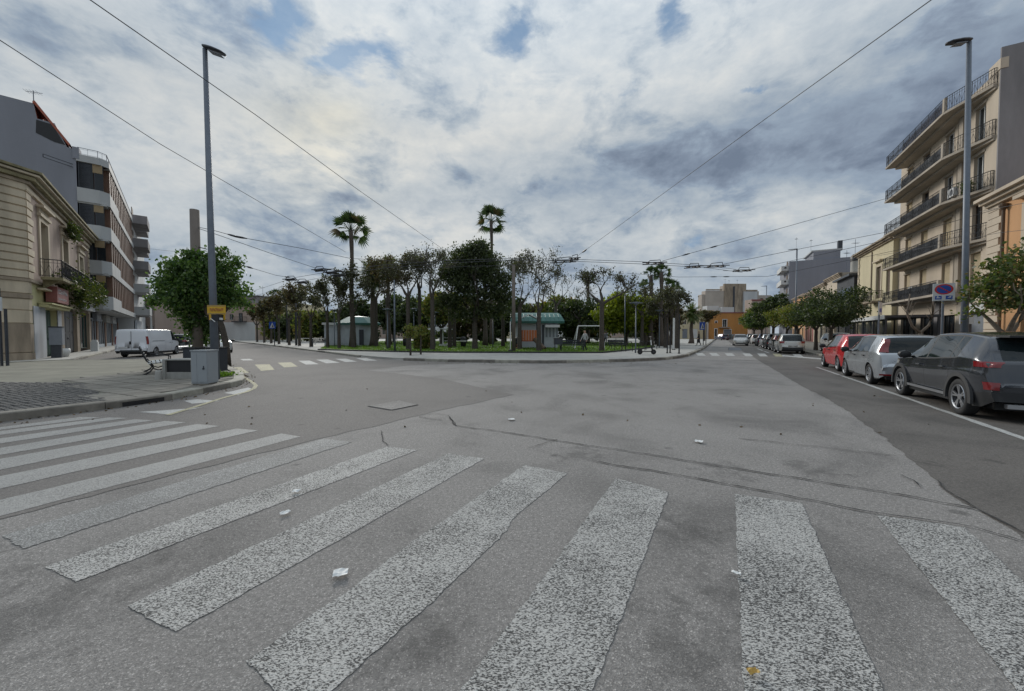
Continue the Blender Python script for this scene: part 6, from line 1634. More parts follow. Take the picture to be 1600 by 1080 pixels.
for i, (px, Y, w, yt) in enumerate([(660, 34.5, 26, 512), (1012, 60, 60, 512), (905, 60, 60, 517), (760, 58, 60, 515), (700, 62, 60, 516), (845, 64, 60, 516), (570, 58, 40, 518)]):
    h = P(px, yt, Y).z; ww = w / FPX * Y / 2
    b_ = thing('bush', ['rounded green bush behind the two saplings', 'dark hedge bush below the brownish tree', 'dark hedge bush behind the park bench', 'dark hedge bush behind the evergreen trunk', 'dark hedge bush behind the lawn lamps', 'dark hedge bush behind the playground', 'dark hedge bush beside the round kiosk'][i], 'bush', (P(px, 540, Y).x, Y, .12))
    ellipsoid_crown('foliage', (0, 0, h * .5), (ww, ww * .6, h * .5), 60, 60, .004 * Y, LM['oaky'] if i == 0 else LM['dark'], b_, 120 + i, .4, .2, 1)
# palms
def palm(px, Y, ycrown, rpx, seed, label, ybase=545, r0=.22, nf=34, dry=True, fan=True, mat='palm', group=None, bulge=0):
    h = P(px, ycrown, Y).z; Rr = rpx / FPX * Y; x = P(px, ybase, Y).x
    t = thing('palm_tree', label, 'palm tree', (x, Y, .08), 0, group); rng = random.Random(seed)
    mb = MB(); n = 10
    mb.tube([(.05 * math.sin(i), 0, h * i / n) for i in range(n + 1)], [r0 * (1.5 - .5 * min(1, i / 2)) * (1 - .38 * i / n) + (.04 if i >= n - 1 else 0) for i in range(n + 1)], 10)
    mb.build('trunk', M['palmbark'], t, True)
    fr = MB(); dr = MB()
    for k in range(nf):
        az = k * 2.39996 + rng.uniform(-.2, .2); el = math.radians((86 - 126 * ((k * 7 % nf) / nf) if fan else 80 - 125 * (k / nf) ** .9) + rng.uniform(-8, 8)); dryf = k > nf * .9 and dry
        d = Vector((math.cos(az) * math.cos(el), math.sin(az) * math.cos(el), math.sin(el)))
        base = Vector((0, 0, h)); pl = Rr * .52 * rng.uniform(.8, 1.1); side = d.cross(Vector((0, 0, 1))).normalized() if abs(d.z) < .98 else Vector((1, 0, 0)); upv = side.cross(d)
        ro = rng.uniform(-1.45, 1.45); side, upv = (side * math.cos(ro) + upv * math.sin(ro)), (upv * math.cos(ro) - side * math.sin(ro))
        tgt = dr if dryf else fr
        if fan:
            hub = base + d * pl; tgt.tube([base, hub], [.025, .015], 3, cap=False)
            nb = 11
            for b in range(nb):
                a = (b / (nb - 1) - .5) * math.radians(135); L = Rr * .54 * (1 - .25 * abs(b / (nb - 1) - .5) * 2) * rng.uniform(.85, 1.1)
                dd = (d * math.cos(a) + side * math.sin(a)).normalized(); w = .042 * Rr / 1.3
                m1 = hub + dd * L * .6; m2 = hub + dd * L + Vector((0, 0, -L * .16 * rng.uniform(.3, 1.5)))
                s2 = dd.cross(upv).normalized() * w
                tgt.add([hub - s2 * .3, hub + s2 * .3, m1 + s2, m1 - s2, m2], [(0, 1, 2, 3), (3, 2, 4)])
        else:
            L = Rr * rng.uniform(.85, 1.1); q = base.copy(); dd = d.copy(); pts = [q.copy()]
            for s in range(7):
                dd = (dd + Vector((0, 0, -.16))).normalized(); q = q + dd * L / 7; pts.append(q.copy())
            for s in range(1, 8):
                for e in range(3):
                    p = pts[s - 1].lerp(pts[s], e / 3); tl = (pts[s] - pts[s - 1]).normalized(); sd = tl.cross(Vector((0, 0, 1))).normalized()
                    for sg in (1, -1):
                        l = Rr * .26 * math.sin(math.pi * min(1, (s + e / 3) / 8 + .12)); v = (sd * sg + tl * .6 + Vector((0, 0, .25 - .5 * rng.random()))).normalized() * l
                        w = tl * .035 * Rr / 1.5
                        tgt.add([p - w, p + w, p + v], [(0, 1, 2)])
    fr.build('crown', LM[mat], t)
    if dr.v: dr.build('dry_fronds', LM['palmdry'], t)
    return t
palm(551, 38.5, 361, 31, 1, 'tall slender fan palm at left, standing clear above the trees', 548, .26, 34)
palm(768, 48, 347, 28, 2, 'tallest fan palm rising behind the big evergreen', 545, .25, 34)
palm(583, 43, 432, 36, 3, 'shaggy low date palm right of the left tall palm', 545, .3, 90, False, False, 'date')
palm(607, 47, 420, 30, 13, 'second shaggy date palm merging with the brown-leaved tree', 545, .3, 60, False, False, 'date')
palm(758, 44, 392, 20, 14, 'shorter palm head poking from the evergreen crown', 545, .25, 40, False, False, 'date')
for i, (px, Y, yc, r, lb) in enumerate([(1016, 44, 432, 18, 'left twin of the right palm cluster'), (1032, 43, 427, 17, 'right twin of the right palm cluster, topmost'), (1041, 46, 448, 16, 'third palm of the right cluster'), (1049, 48, 449, 15, 'fourth palm of the right cluster, slightly lower'), (1057, 50, 458, 14, 'outermost right palm of the cluster'),
                                        (918, 56, 436, 13, 'thin palm left of the swing-side tree'), (1007, 47, 452, 15, 'short palm at the left of the right cluster')]):
    palm(px, Y, yc, r, 20 + i, lb, 542, .28, 20, group='fan palms at the right of the park')
palm(1080, 55, 490, 24, 30, 'low wide date palm between the cluster and the yellow house', 536, .3, 60, False, False, 'date')
palm(432, 75, 462, 12, 31, 'small palm head over the left row of trees', 540, .2, 24)
# saplings on the pavement
for px, yb, lb in ((641.5, 555.5, 'left of the two staked saplings on the park pavement'), (657.5, 554, 'right of the two staked saplings on the park pavement')):
    x, y = G(px, yb, .12); t = thing('sapling', lb, 'tree', (x, y, .12)); mb = MB(); mb.tube([(0, 0, 0), (.02, 0, 1.5)], [.07, .035], 7); mb.build('trunk', M['bark'], t, True)
    ellipsoid_crown('crown', (0, 0, 1.55), (.42, .4, .42), 26, 22, .08, LM['oaky'], t, int(px), .3, .10, 1)
# ================================================================ kiosks, playground, furniture
def kiosk_round():
    Y = 46; c = P(561, 540, Y)
    t = thing('kiosk', 'white octagonal kiosk with teal hipped roof behind the left tall palm', 'kiosk', (c.x, Y, .12)); zt = P(0, 507, Y).z - .1; r = 30 / FPX * Y
    mb = MB(); n = 8
    poly = [(r * .93 * math.cos(math.pi * (2 * k + 1) / n), r * .93 * math.sin(math.pi * (2 * k + 1) / n)) for k in range(n)]
    for k in range(n):
        a, b = poly[k], poly[(k + 1) % n]; w = MB(); w.add([(a[0], a[1], 0), (b[0], b[1], 0), (b[0], b[1], zt), (a[0], a[1], zt)], [(0, 1, 2, 3)]); w.build('wall_panel', M['kiosk'], t)
    mb = MB(); mb.lathe([(r * 1.12, zt - .12), (r * 1.14, zt + .1), (r * .55, zt + .85), (0, zt + 1.0)], 8); mb.build('roof', M['greenroof'], t)
    MB().box(-r * 1.55, -r * .9, -1.2, 1.6, 0, zt - .1).build('side_wing', M['kiosk'], t); MB().box(-r * 1.6, -r * .9, -1.5, 1.8, zt - .1, zt + .15).build('wing_roof', M['white'], t)
    mb = MB(); rr = random.Random(3)
    for i in range(5): MB().box(-1.4 + i * .55, -1.0 + i * .55, -r * .9 - .03, -r * .9, .3, .32).build('skirting', M['metal'], t)
    MB().box(.9, 1.4, -r * .92, -r * .88, .1, 1.9).build('door', M['metal_d'], t)
kiosk_round()
def kiosk_long():
    Y = 37; l = P(803, 540, Y).x; r = P(876, 540, Y).x; W = r - l
    t = thing('kiosk', 'long white kiosk with curved teal metal roof and grey shutters behind the playground', 'kiosk', (l, Y, .12)); zt = P(0, 503, Y).z - .12; ztop = P(0, 492, Y).z - .12
    MB().box(.2, W - .3, 0, 4.0, 0, zt).build('wall', M['kiosk'], t)
    mb = MB(); prof = [(-.5, zt - .15), (-.55, zt + .05), (-.2, zt + .45), (.7, ztop + .1), (2, ztop + .3), (3.6, ztop), (4.5, zt + .1)]
    for i in range(len(prof) - 1):
        (y0, z0), (y1, z1) = prof[i], prof[i + 1]; e0 = .3 * (i > 1) * i * .3; e1 = .3 * (i > 0) * (i + 1) * .3
        mb.quad((-.4 + e0, y0, z0), (W + .3 - e0, y0, z0), (W + .3 - e1, y1, z1), (-.4 + e1, y1, z1))
    mb.add([(-.4, -.5, zt - .15), (W + .3, -.5, zt - .15), (W + .3, 4.5, zt - .1), (-.4, 4.5, zt - .1)], [(0, 1, 2, 3)])
    mb.build('roof', M['greenroof'], t, True)
    n = 12
    for k in range(n): 
        x = -.3 + (W + .5) * k / n; MB().tube([(x, -.56, zt + .03), (x, -.22, zt + .46), (x, .68, ztop + .12)], .02, 4).build('roof_seam', M['greenroof'], t)
    x0 = W * .66; x1 = W * .96
    MB().box(x0, x1, -.7, 0, zt - .55, zt - .3).build('awning', M['white'], t)
    for k in range(4):
        a = x0 + (x1 - x0) * k / 4; MB().box(a + .08, a + (x1 - x0) / 4 - .08, -.04, .0, zt * .42, zt - .58).build('window_shutter', M['shut_gr'], t)
    MB().box(W * .60, W * .645, -.05, 0, .1, zt - .3).build('door', M['metal_d'], t)
kiosk_long()
def playground():
    Y = 34; c = P(826, 545, Y)
    t = thing('play_tower', 'orange play tower with green gabled roof and steps before the long kiosk', 'playground tower', (c.x, Y, .12)); s = Y / FPX
    zb, zt = P(0, 530, Y).z - .12, P(0, 516, Y).z - .12
    for x in (-.75, .75):
        for y in (-.6, .6): MB().box(x - .05, x + .05, y - .05, y + .05, 0, P(0, 505, Y).z).build('post', M['metal_d'], t)
    for k in range(6): MB().box(-.72 + k * .24, -.52 + k * .24, -.66, -.61, zb - .12, zt).build('orange_panel', M['orangep'], t)
    MB().box(-.8, .8, -.65, .65, zb - .2, zb - .12).build('platform', M['redroof'], t)
    zr = P(0, 494, Y).z
    mb = MB(); mb.add([(-1.0, -.8, P(0, 503, Y).z), (0, -.8, zr), (0, .8, zr), (-1, .8, P(0, 503, Y).z)], [(0, 1, 2, 3)]); mb.build('roof_panel', M['greenroof'], t)
    mb = MB(); mb.add([(1.0, -.8, P(0, 503, Y).z), (0, -.8, zr), (0, .8, zr), (1, .8, P(0, 503, Y).z)], [(3, 2, 1, 0)]); mb.build('roof_panel', M['greenroof'], t)
    mb = MB(); mb.tube([(-1.02, -.82, P(0, 503, Y).z), (0, -.82, zr)], .045, 5); mb.tube([(1.02, -.82, P(0, 503, Y).z), (0, -.82, zr)], .045, 5); mb.build('roof_trim', M['white'], t)
    mb = MB(); mb.tube([(.5, -.65, zb), (1.3, -1.6, .1)], .2, 8); mb.build('slide', M['shut_br'], t)
    mb = MB()
    for k in range(5): mb.box(-1.2 - .0 + k * .1, -.8 + k * .1, -.3, .3, .15 + k * .2, .2 + k * .2)
    mb.build('steps', M['redroof'], t)
playground()
def swings():
    Y = 36; a = P(903, 545, Y); b = P(941, 545, Y); z = P(0, 511.5, Y).z
    t = thing('swing_frame', 'white metal swing frame with slanted left legs on the lawn', 'swing', ((a.x + b.x) / 2, Y, .12)); w = (b.x - a.x) / 2
    MB().tube([(-w, 0, z), (w, 0, z)], .055, 8).build('top_bar', M['white'], t)
    for x, dx in ((-w, -.45), (w, 0)):
        for dy in (-.9, .9): MB().tube([(x, 0, z), (x + dx, dy, 0)], .05, 7).build('leg', M['white'], t)
    for x in (-w * .5, w * .4):
        mb = MB(); mb.tube([(x - .2, 0, z), (x - .2, 0, .6)], .01, 4); mb.tube([(x + .2, 0, z), (x + .2, 0, .6)], .01, 4); mb.box(x - .22, x + .22, -.1, .1, .56, .6); mb.build('swing_seat', M['black'], t)
swings()
def bench(px, py, Y, label, w=1.9, mat='metal_d', rz=0, slat='metal_d'):
    x = P(px, py, Y).x; t = thing('park_bench', label, 'bench', (x, Y, .12), rz)
    for k in range(3): MB().box(-w / 2, w / 2, -.25 + k * .16, -.12 + k * .16, .42, .46).build('seat_slat', M[slat], t)
    for k in range(3): MB().obox((0, .28 + k * .03, .56 + k * .14), (w, .03, .11), 0, 0, .2).build('back_slat', M[slat], t)
    for sx_ in (-1, 1):
        mb = MB(); mb.tube([(sx_ * w * .42, -.2, 0), (sx_ * w * .42, -.15, .42)], .03, 5); mb.tube([(sx_ * w * .42, .35, 0), (sx_ * w * .42, .2, .42), (sx_ * w * .42, .36, .88)], .03, 5); mb.tube([(sx_ * w * .42, -.2, .41), (sx_ * w * .42, .22, .41)], .03, 5)
        mb.build('bench_leg', M[mat], t)
bench(893, 550, 30.5, 'dark slatted park bench on the pavement left of the walking person', 2.1)
bench(965, 548, 33, 'dark slatted park bench right of the swing-side tree', 1.6, rz=.25)
bench(500, 545, 41, 'dark bench under the left row trees', 1.6, rz=.5)
# litter bin
t = thing('litter_bin', 'black litter bin on legs at the pavement edge left of the park bench', 'bin', (P(872, 551, 29.7).x, 29.7, .12))
MB().box(-.33, .33, -.2, .2, .55, 1.02).build('bin_box', M['metal_d'], t); MB().box(-.36, .36, -.23, .23, 1.02, 1.06).build('lid', M['black'], t)
for x in (-.25, .25): MB().box(x - .03, x + .03, -.03, .03, 0, .55).build('leg', M['black'], t)
for px, py, lb in ((809, 546, 'dark rounded litter bin leaning by the brown pole'), (724, 541, 'dark bin with white side on the lawn before the evergreen'), (634, 540, 'small dark bin under the round bush trees')):
    Y = 33 + (549 - py) * .9; t = thing('litter_bin', lb, 'bin', (P(px, py, Y).x, Y, .13)); mb = MB(); mb.lathe([(.18, 0), (.28, .1), (.32, .7), (.3, .95), (.12, 1.1), (0, 1.1)], 12); mb.build('bin_body', M['black'], t, True)
    mb = MB(); mb.lathe([(.325, .55), (.33, .72)], 12); mb.build('band', M['white'] if px == 724 else M['metal_d'], t, True)
# park lamps: slim posts with flat disc heads
def park_lamp(px, py, Y, ytop, label, mat='metal', r=.45):
    x = P(px, py, Y).x; h = P(px, ytop, Y).z - .12; t = thing('park_lamp', label, 'lamp', (x, Y, .12), 0, 'slim disc-headed park lamps')
    MB().tube([(0, 0, 0), (0, 0, .5), (0, 0, h - .12)], [.06, .05, .035], 8).build('post', M[mat], t, True)
    mb = MB(); mb.lathe([(.05, h - .2), (.12, h - .1), (r, h - .04), (r, h), (.1, h + .05), (0, h + .06)], 14); mb.build('lamp_head', M['metal'], t, True)
for a in [(606, 546, 33, 483, 'lamp post beside the left-of-saplings tree'), (647, 550, 34.5, 482.5, 'lamp post rising through the round green bush'), (680, 543, 40, 488, 'lamp post behind the tall half-bare tree'), (993, 554, 27.5, 473, 'tall pale lamp post behind the electric scooter'),
          (1030, 545, 38, 485, 'lamp post under the right palm cluster'), (770, 543, 38, 495, 'lamp post at the right of the evergreen trunk'), (660, 535, 60, 499, 'far short lamp in the shade behind the tall half-bare tree'), (523, 545, 39, 484, 'lamp post just left of the left tall palm')]: park_lamp(*a)
for px, py, Y, yt, lb in ((617, 551, 29.5, 440, 'slim tall bluish pole on the park pavement left of the saplings'), (976, 545, 42, 447, 'slim tall bluish pole before the yellow-green tree')):
    t = thing('utility_pole', lb, 'pole', (P(px, py, Y).x, Y, .12)); MB().tube([(0, 0, 0), (0, 0, P(0, yt, Y).z)], [.09, .05], 8).build('shaft', M['metal'], t, True)
# thin rod with dark foot near the brown pole
t = thing('sign_pole', 'thin pale pole with a black ball foot left of the brown concrete pole', 'pole', (P(797.5, 552, 28.6).x, 28.6, .12)); MB().tube([(0, 0, 0), (0, 0, P(0, 505, 28.6).z)], .04, 7).build('shaft', M['white'], t)
mb = MB(); mb.lathe([(0, 0), (.16, .04), (.17, .16), (.05, .22)], 10); mb.build('foot', M['black'], t, True)
# round tables / parasols on the lawn
for px, py, Y, lb in ((692, 541, 42, 'white round-topped table left on the lawn'), (703, 539, 46, 'second white round-topped table on the lawn')):
    t = thing('picnic_table', lb, 'table', (P(px, py, Y).x, Y, .13)); MB().tube([(0, 0, 0), (0, 0, 1.9)], .07, 8).build('stem', M['white'], t); mb = MB(); mb.lathe([(0, 1.9), (.7, 1.9), (.7, 1.97), (0, 2.0)], 16); mb.build('top', M['white'], t, True); MB().box(-.4, .4, -.2, .2, 0, .25).build('base', M['white'], t)
# concrete poles of the trolley line
def pole(name, label, x, y, h, r0, r1, mat, extra=None, cat='pole', z=.1):
    t = thing(name, label, cat, (x, y, z)); MB().tube([(0, 0, -.1), (0, 0, h)], [r0, r1], 14).build('shaft', M[mat], t, True)
    if extra: extra(t)
    return t
pole('trolley_pole', 'thick brown concrete pole in front of the park, left of the kiosk', P(802.5, 552, 29.3).x, 29.3, P(0, 414, 29.3).z - .1, .17, .12, 'cpole')
pole('trolley_pole', 'thick grey-brown concrete pole rising out of the plaza tree', P(309.5, 550, 17.15).x, 17.15, P(0, 328, 17.15).z - .1, .20, .175, 'cpole',
     lambda t: (MB().tube([(0, 0, 5.35), (.6, -.1, 5.2)], .02, 5).build('wire_clamp', M['black'], t), MB().box(-.52, -.16, -.04, .04, 4.5, 4.57).build('bracket', M['metal_d'], t), MB().box(-.55, -.42, -.1, .1, 4.4, 4.5).build('bracket_box', M['black'], t)))
for px, yt, Y, lb in ((463, 453, 46, 'dark pole among the left row trees'), (449, 456, 60, 'thin far dark pole among the left row trees')):
    pole('trolley_pole', lb, P(px, 541, Y).x, Y, P(0, yt, Y).z, .13, .09, 'metal_d')
# street lamps
def street_lamp(label, x, y, h, rz, r0=.10, r1=.055, mat='metal', headl=.62, tilt=.3, lean=0):
    t = thing('street_lamp', label, 'street lamp', (x, y, .1), rz)
    MB().tube([(0, 0, -.1), (lean * .3, 0, h * .3), (lean, 0, h)], [r0, r0 * .8, r1], 12).build('post', M[mat], t, True)
    mb = MB(); n = 10; secs = [(-.06, .03, .05), (-.04, .08, .07), (.1, .12, .085), (.3, .15, .08), (headl * .85, .13, .06), (headl, .04, .03)]
    rr = []
    for (u, w, hh) in secs: rr.append([(lean + u, math.cos(2 * math.pi * k / n) * w, h + .05 - u * tilt + (math.sin(2 * math.pi * k / n) * hh if math.sin(2 * math.pi * k / n) > 0 else math.sin(2 * math.pi * k / n) * hh * .35)) for k in range(n)])
    for i in range(len(rr) - 1): mb.add(rr[i] + rr[i + 1], [(k, (k + 1) % n, n + (k + 1) % n, n + k) for k in range(n)])
    mb.add(rr[0], [tuple(range(n))]); mb.add(rr[-1], [tuple(range(n - 1, -1, -1))])
    hd_ = mb.build('lamp_head', M['metal_d'], t, True)
    MB().obox((lean + .32, 0, h - .03 - .32 * tilt), (.36, .2, .015), 0, 0, 0, math.atan(tilt)).build('lens', M['shut_gr'], hd_)
    return t
lpx = P(337, 600, 11.4)
street_lamp('tall steel street lamp on the plaza rising above the yellow sign', lpx.x, 11.4, 9.8, .0, .115, .06, headl=.60, tilt=.35, lean=P(319, 90, 11.4).x - lpx.x + .03)
sR = frR(R_at(1508, 7.0), 7.0)
street_lamp('tall steel street lamp before the cream block on the right', sR[0], sR[1], P(0, 66, sR[1]).z - .1, math.pi, .105, .06, headl=.72, tilt=.12, lean=-(P(1514, 70, sR[1]).x - sR[0]))
for px, yt, Y, lb in ((1242, 391, 53, 'distant street lamp before the grey balconied block'), (1196, 448, 88, 'farthest street lamp at the right of the palace')):
    street_lamp(lb, P(px, 540, Y).x, Y, P(0, yt, Y).z, math.pi, .11, .08, headl=1.3, tilt=.1)
# yellow direction sign on the left lamp post
def ysign():
    c = P(339, 487, 11.15); t = thing('direction_sign', 'yellow horizontal sign board with red-brown lettering on the left lamp post', 'sign', (c.x, 11.2, 0)); s = 11.2 / FPX
    z1, z0 = P(0, 477, 11.2).z, P(0, 491.5, 11.2).z
    x0, x1 = (P(324.5, 487, 11.2).x - c.x), (P(352.5, 487, 11.2).x - c.x)
    MB().box(x0, x1, -.02, .01, z0, z1).build('board', M['yell_sign'], t)
    MB().box(x0, x1, -.023, -.02, z1 - .035, z1 - .01).box(x0, x1, -.023, -.02, z0 + .01, z0 + .03).build('border', M['tanpan'], t)
    mb = MB()
    for (u0, u1, w0, w1) in letters(.16, .92, .34, .68, 11): mb.box(x0 + (x1 - x0) * u0, x0 + (x1 - x0) * u1, -.026, -.02, z0 + (z1 - z0) * w0, z0 + (z1 - z0) * w1)
    mb.build('lettering', M['redroof'], t)
    for a, b in ((x0 + .05, x0 + .14), (x1 - .12, x1 - .02)): MB().box(a, b, -.02, .01, P(0, 500, 11.2).z, z0).build('side_strip', M['yell_sign'], t)
    c2 = thing('traffic_signal_box', 'black camera-like box strapped under the yellow sign', 'signal box', (P(340.5, 497, 11.1).x, 11.1, P(0, 499, 11.1).z))
    MB().box(-.10, .10, -.12, .12, -.06, .14).build('housing', M['black'], c2); mb = MB(); mb.tube([(-.12, -.12, .02), (.04, -.16, -.08)], .012, 5); mb.build('strap', M['white'], c2); MB().box(.1, .16, -.08, -.02, -.02, .04).build('knob', M['white'], c2)
ysign()
# grey cabinet, planter wall, bins on the plaza
def cabinet():
    a = G(312, 608, .12); t = thing('utility_cabinet', 'tall pale blue-grey metal utility cabinet at the plaza corner', 'cabinet', (P(320, 600, 10.3).x, 10.3, .105), .06)
    w = .42; h = P(0, 547.5, 10.15).z - .1
    MB().box(-w / 2 + .02, w / 2 - .02, -.17, .2, 0, .06).build('plinth', M['kerb_d'], t)
    o = MB().box(-w / 2, w / 2, -.18, .22, .06, h - .03).build('body', M['cabinet'], t)
    MB().box(-w / 2 - .015, w / 2 + .015, -.2, .24, h - .03, h).build('lid', M['cabinet'], t)
    for x0, x1 in ((-w / 2 + .012, -w / 2 + w * .36), (-w / 2 + w * .36 + .006, w / 2 - .012)):
        d = MB().box(x0, x1, -.192, -.18, .10, h - .06).build('door', M['cabinet'], t)
    l = MB(); l.lathe([(0, -.215), (.022, -.215), (.024, -.192)], 10, (w * .28, 0, h * .48), axis='y'); l.build('lock', M['metal_d'], d)
    MB().box(w * .26, w * .30, -.205, -.192, h * .50, h * .56).build('handle', M['metal_d'], d)
cabinet()
def planter():
    Y0 = 11.55; xa, xb = P(254, 598, Y0).x, P(306, 598, Y0).x; w = xb - xa
    t = thing('bench_block', 'low white concrete block with an inset black panel left of the utility cabinet', 'concrete block', ((xa + xb) / 2, Y0 + .3, .105), -.02); h = P(0, 562, Y0).z - .1
    MB().box(-w / 2, -w / 2 + .09, -.3, .3, 0, h).build('side', M['concrete'], t); MB().box(w / 2 - .13, w / 2, -.3, .3, 0, h).build('side', M['concrete'], t)
    MB().box(-w / 2 + .09, w / 2 - .13, -.28, .3, 0, h * .36).build('base', M['concrete'], t); MB().box(-w / 2 + .09, w / 2 - .13, -.24, .3, h * .36, h - .03).build('panel', M['black'], t); MB().box(-w / 2 + .09, w / 2 - .13, -.29, .3, h - .03, h).build('top', M['concrete'], t)
    t = thing('stone_bollard', 'short pale stone stub at the left foot of the black-panelled block', 'bollard', (P(252, 598, 11.4).x - .03, 11.35, .105)); mb = MB(); mb.lathe([(.09, 0), (.08, .25), (.06, .3), (0, .3)], 10); mb.build('stub', M['concrete'], t, True)
planter()
def bin_(px, py, Y, w, yt, lb):
    t = thing('litter_bin', lb, 'bin', (P(px, py, Y).x, Y, .105)); h = P(0, yt, Y).z - .1
    mb = MB(); mb.box(-w / 2, w / 2, -w / 2, w / 2, .1, h); mb.build('bin_body', M['metal_d'], t); MB().box(-w / 2 - .02, w / 2 + .02, -w / 2 - .02, w / 2 + .02, h, h + .05).build('lid', M['black'], t); MB().box(-.05, .05, -.05, .05, 0, .1).build('foot', M['black'], t)
bin_(303, 560, 13.6, .42, 545, 'dark green bin between the black-panelled block and the tree trunks')
bin_(340, 566, 13.2, .40, 545, 'black bin just right of and behind the utility cabinet')
def iron_bench():
    c = G(244, 583, .12); t = thing('park_bench', 'cast-iron bench with pale slats seen from its end on the plaza', 'bench', (c[0], c[1] + .1, .105), math.radians(134))
    W = 1.6
    for k in range(5): MB().box(-W / 2, W / 2, -.24 + k * .11, -.16 + k * .11, .43 - .012 * k, .465 - .012 * k).build('seat_slat', M['white'], t)
    for k in range(5): MB().obox((0, .31 + k * .035, .52 + k * .09), (W, .03, .065), 0, 0, .3).build('back_slat', M['iron'], t)
    for sx_ in (-1, 1):
        x = sx_ * W * .44; mb = MB()
        mb.tube([(x, -.34, 0), (x, -.2, .1), (x, -.14, .25), (x, -.26, .40), (x, -.1, .43), (x, .2, .39), (x, .3, .48), (x, .48, .95)], [.035, .03, .026, .026, .026, .026, .026, .02], 6)
        mb.tube([(x, .40, 0), (x, .22, .12), (x, .14, .25), (x, .24, .40)], [.035, .03, .026, .026], 6); mb.tube([(x, -.14, .22), (x, 0, .16), (x, .14, .22)], .022, 6)
        mb.tube([(x, -.28, .42), (x, -.3, .62), (x, -.1, .68), (x, .3, .66)], [.022, .02, .02, .02], 6)
        mb.build('bench_end', M['iron'], t, True)
iron_bench()
# no-parking sign
def np_sign():
    s = R_at(1472, 6.8); x, y = frR(s, 6.8)
    t = thing('no_parking_sign', 'square white no-parking panel with red and blue ring and two blue symbols', 'traffic sign', (x, y, .1), -.6)
    z1, z0 = P(0, 443, y).z - .1, P(0, 470, y).z - .1; w = 12.5 / FPX * y * .95
    MB().tube([(0, .04, 0), (0, .04, z1 - .05)], .035, 8).build('post', M['metal'], t)
    b = MB().box(-w, w, -.012, .012, z0, z1).build('panel', M['signwhite'], t)
    cz = z0 + (z1 - z0) * .66; r = (z1 - z0) * .30
    def disc(ra, rb, yy, mat, nm):
        mb = MB(); n = 28; vs = []
        for k in range(n): a = 2 * math.pi * k / n; vs += [(ra * 1.25 * math.cos(a), yy, cz + ra * math.sin(a)), (rb * 1.25 * math.cos(a), yy, cz + rb * math.sin(a))]
        mb.add(vs, [(2 * k, 2 * ((k + 1) % n), 2 * ((k + 1) % n) + 1, 2 * k + 1) for k in range(n)]); mb.build(nm, M[mat], b)
    disc(r, r * .78, -.016, 'red', 'red_ring'); disc(r * .78, .0, -.0155, 'blue_sign', 'blue_disc')
    mb = MB(); mb.obox((0, -.018, cz), (r * 1.9, .004, r * .16), 0, 0, 0, math.radians(38)); mb.build('red_bar', M['red'], b)
    MB().box(-w * .78, -w * .18, -.017, -.013, z0 + .05, z0 + .05 + (z1 - z0) * .2).build('tow_symbol', M['blue_sign'], b); MB().box(w * .18, w * .78, -.017, -.013, z0 + .05, z0 + .05 + (z1 - z0) * .2).build('arrow_symbol', M['blue_sign'], b)
    mb = MB(); mb.box(-w * .68, -w * .3, -.020, -.017, z0 + .09, z0 + .12); mb.box(-w * .6, -w * .48, -.020, -.017, z0 + .12, z0 + .17); mb.build('tow_pictogram', M['signwhite'], b)
    mb = MB(); mb.add([(w * .3, -.019, z0 + .10), (w * .66, -.019, z0 + .10), (w * .66, -.019, z0 + .17)], [(0, 1, 2)]); mb.build('arrow_pictogram', M['signwhite'], b)
    s2 = R_at(1374, 6.9); x, y = frR(s2, 6.9)
    t = thing('street_sign', 'small narrow pale sign on a grey pole between the red and silver cars', 'sign', (x, y, .1), .5)
    MB().tube([(0, .04, 0), (0, .04, P(0, 474, y).z)], .04, 8).build('post', M['metal'], t); bb = MB().box(-.2, .2, -.012, .012, P(0, 492, y).z - .1, P(0, 472.5, y).z - .1).build('panel', M['signwhite'], t)
    MB().box(-.12, .12, -.016, -.013, P(0, 488, y).z - .1, P(0, 482, y).z - .1).build('symbol', M['blue_sign'], bb)
    t = thing('meter_post', 'grey pillar with a white meter box behind the crossover', 'post', (*frR(R_at(1509, 7.6), 7.6), .1)); MB().box(-.09, .09, -.08, .08, 0, 2.0).build('pillar', M['metal_d'], t); MB().box(-.12, .12, -.12, .12, 1.75, 2.05).build('box', M['signwhite'], t)
np_sign()
# blue pedestrian crossing signs
def ped_sign(px, py, Y, yt, yb, lb, wpx):
    x = P(px, py, Y).x; t = thing('crossing_sign', lb, 'traffic sign', (x, Y, .12)); z1, z0 = P(0, yt, Y).z - .12, P(0, yb, Y).z - .12; w = wpx / FPX * Y / 2
    MB().tube([(w * .5, .05, 0), (w * .5, .05, z1)], .05, 8).build('post', M['metal_d'], t); b = MB().box(-w, w, -.02, .02, z0, z1).build('panel', M['blue_sign'], t)
    mb = MB(); h = z1 - z0; mb.add([(-w * .7, -.024, z0 + h * .12), (w * .7, -.024, z0 + h * .12), (0, -.024, z1 - h * .1)], [(0, 1, 2)]); mb.build('triangle', M['signwhite'], b)
    mb = MB(); mb.tube([(-.02, -.03, z0 + h * .2), (.04, -.03, z0 + h * .45), (.0, -.03, z0 + h * .6)], .035, 4); mb.tube([(.14, -.03, z0 + h * .2), (.04, -.03, z0 + h * .45)], .035, 4); mb.build('walking_figure', M['black'], b)
ped_sign(426, 535, 44, 503, 513.5, 'blue square pedestrian-crossing sign on the left edge of the park', 10)
ped_sign(1097, 535, 46, 503.5, 515.5, 'blue square pedestrian-crossing sign on the right street kerb', 8.5)
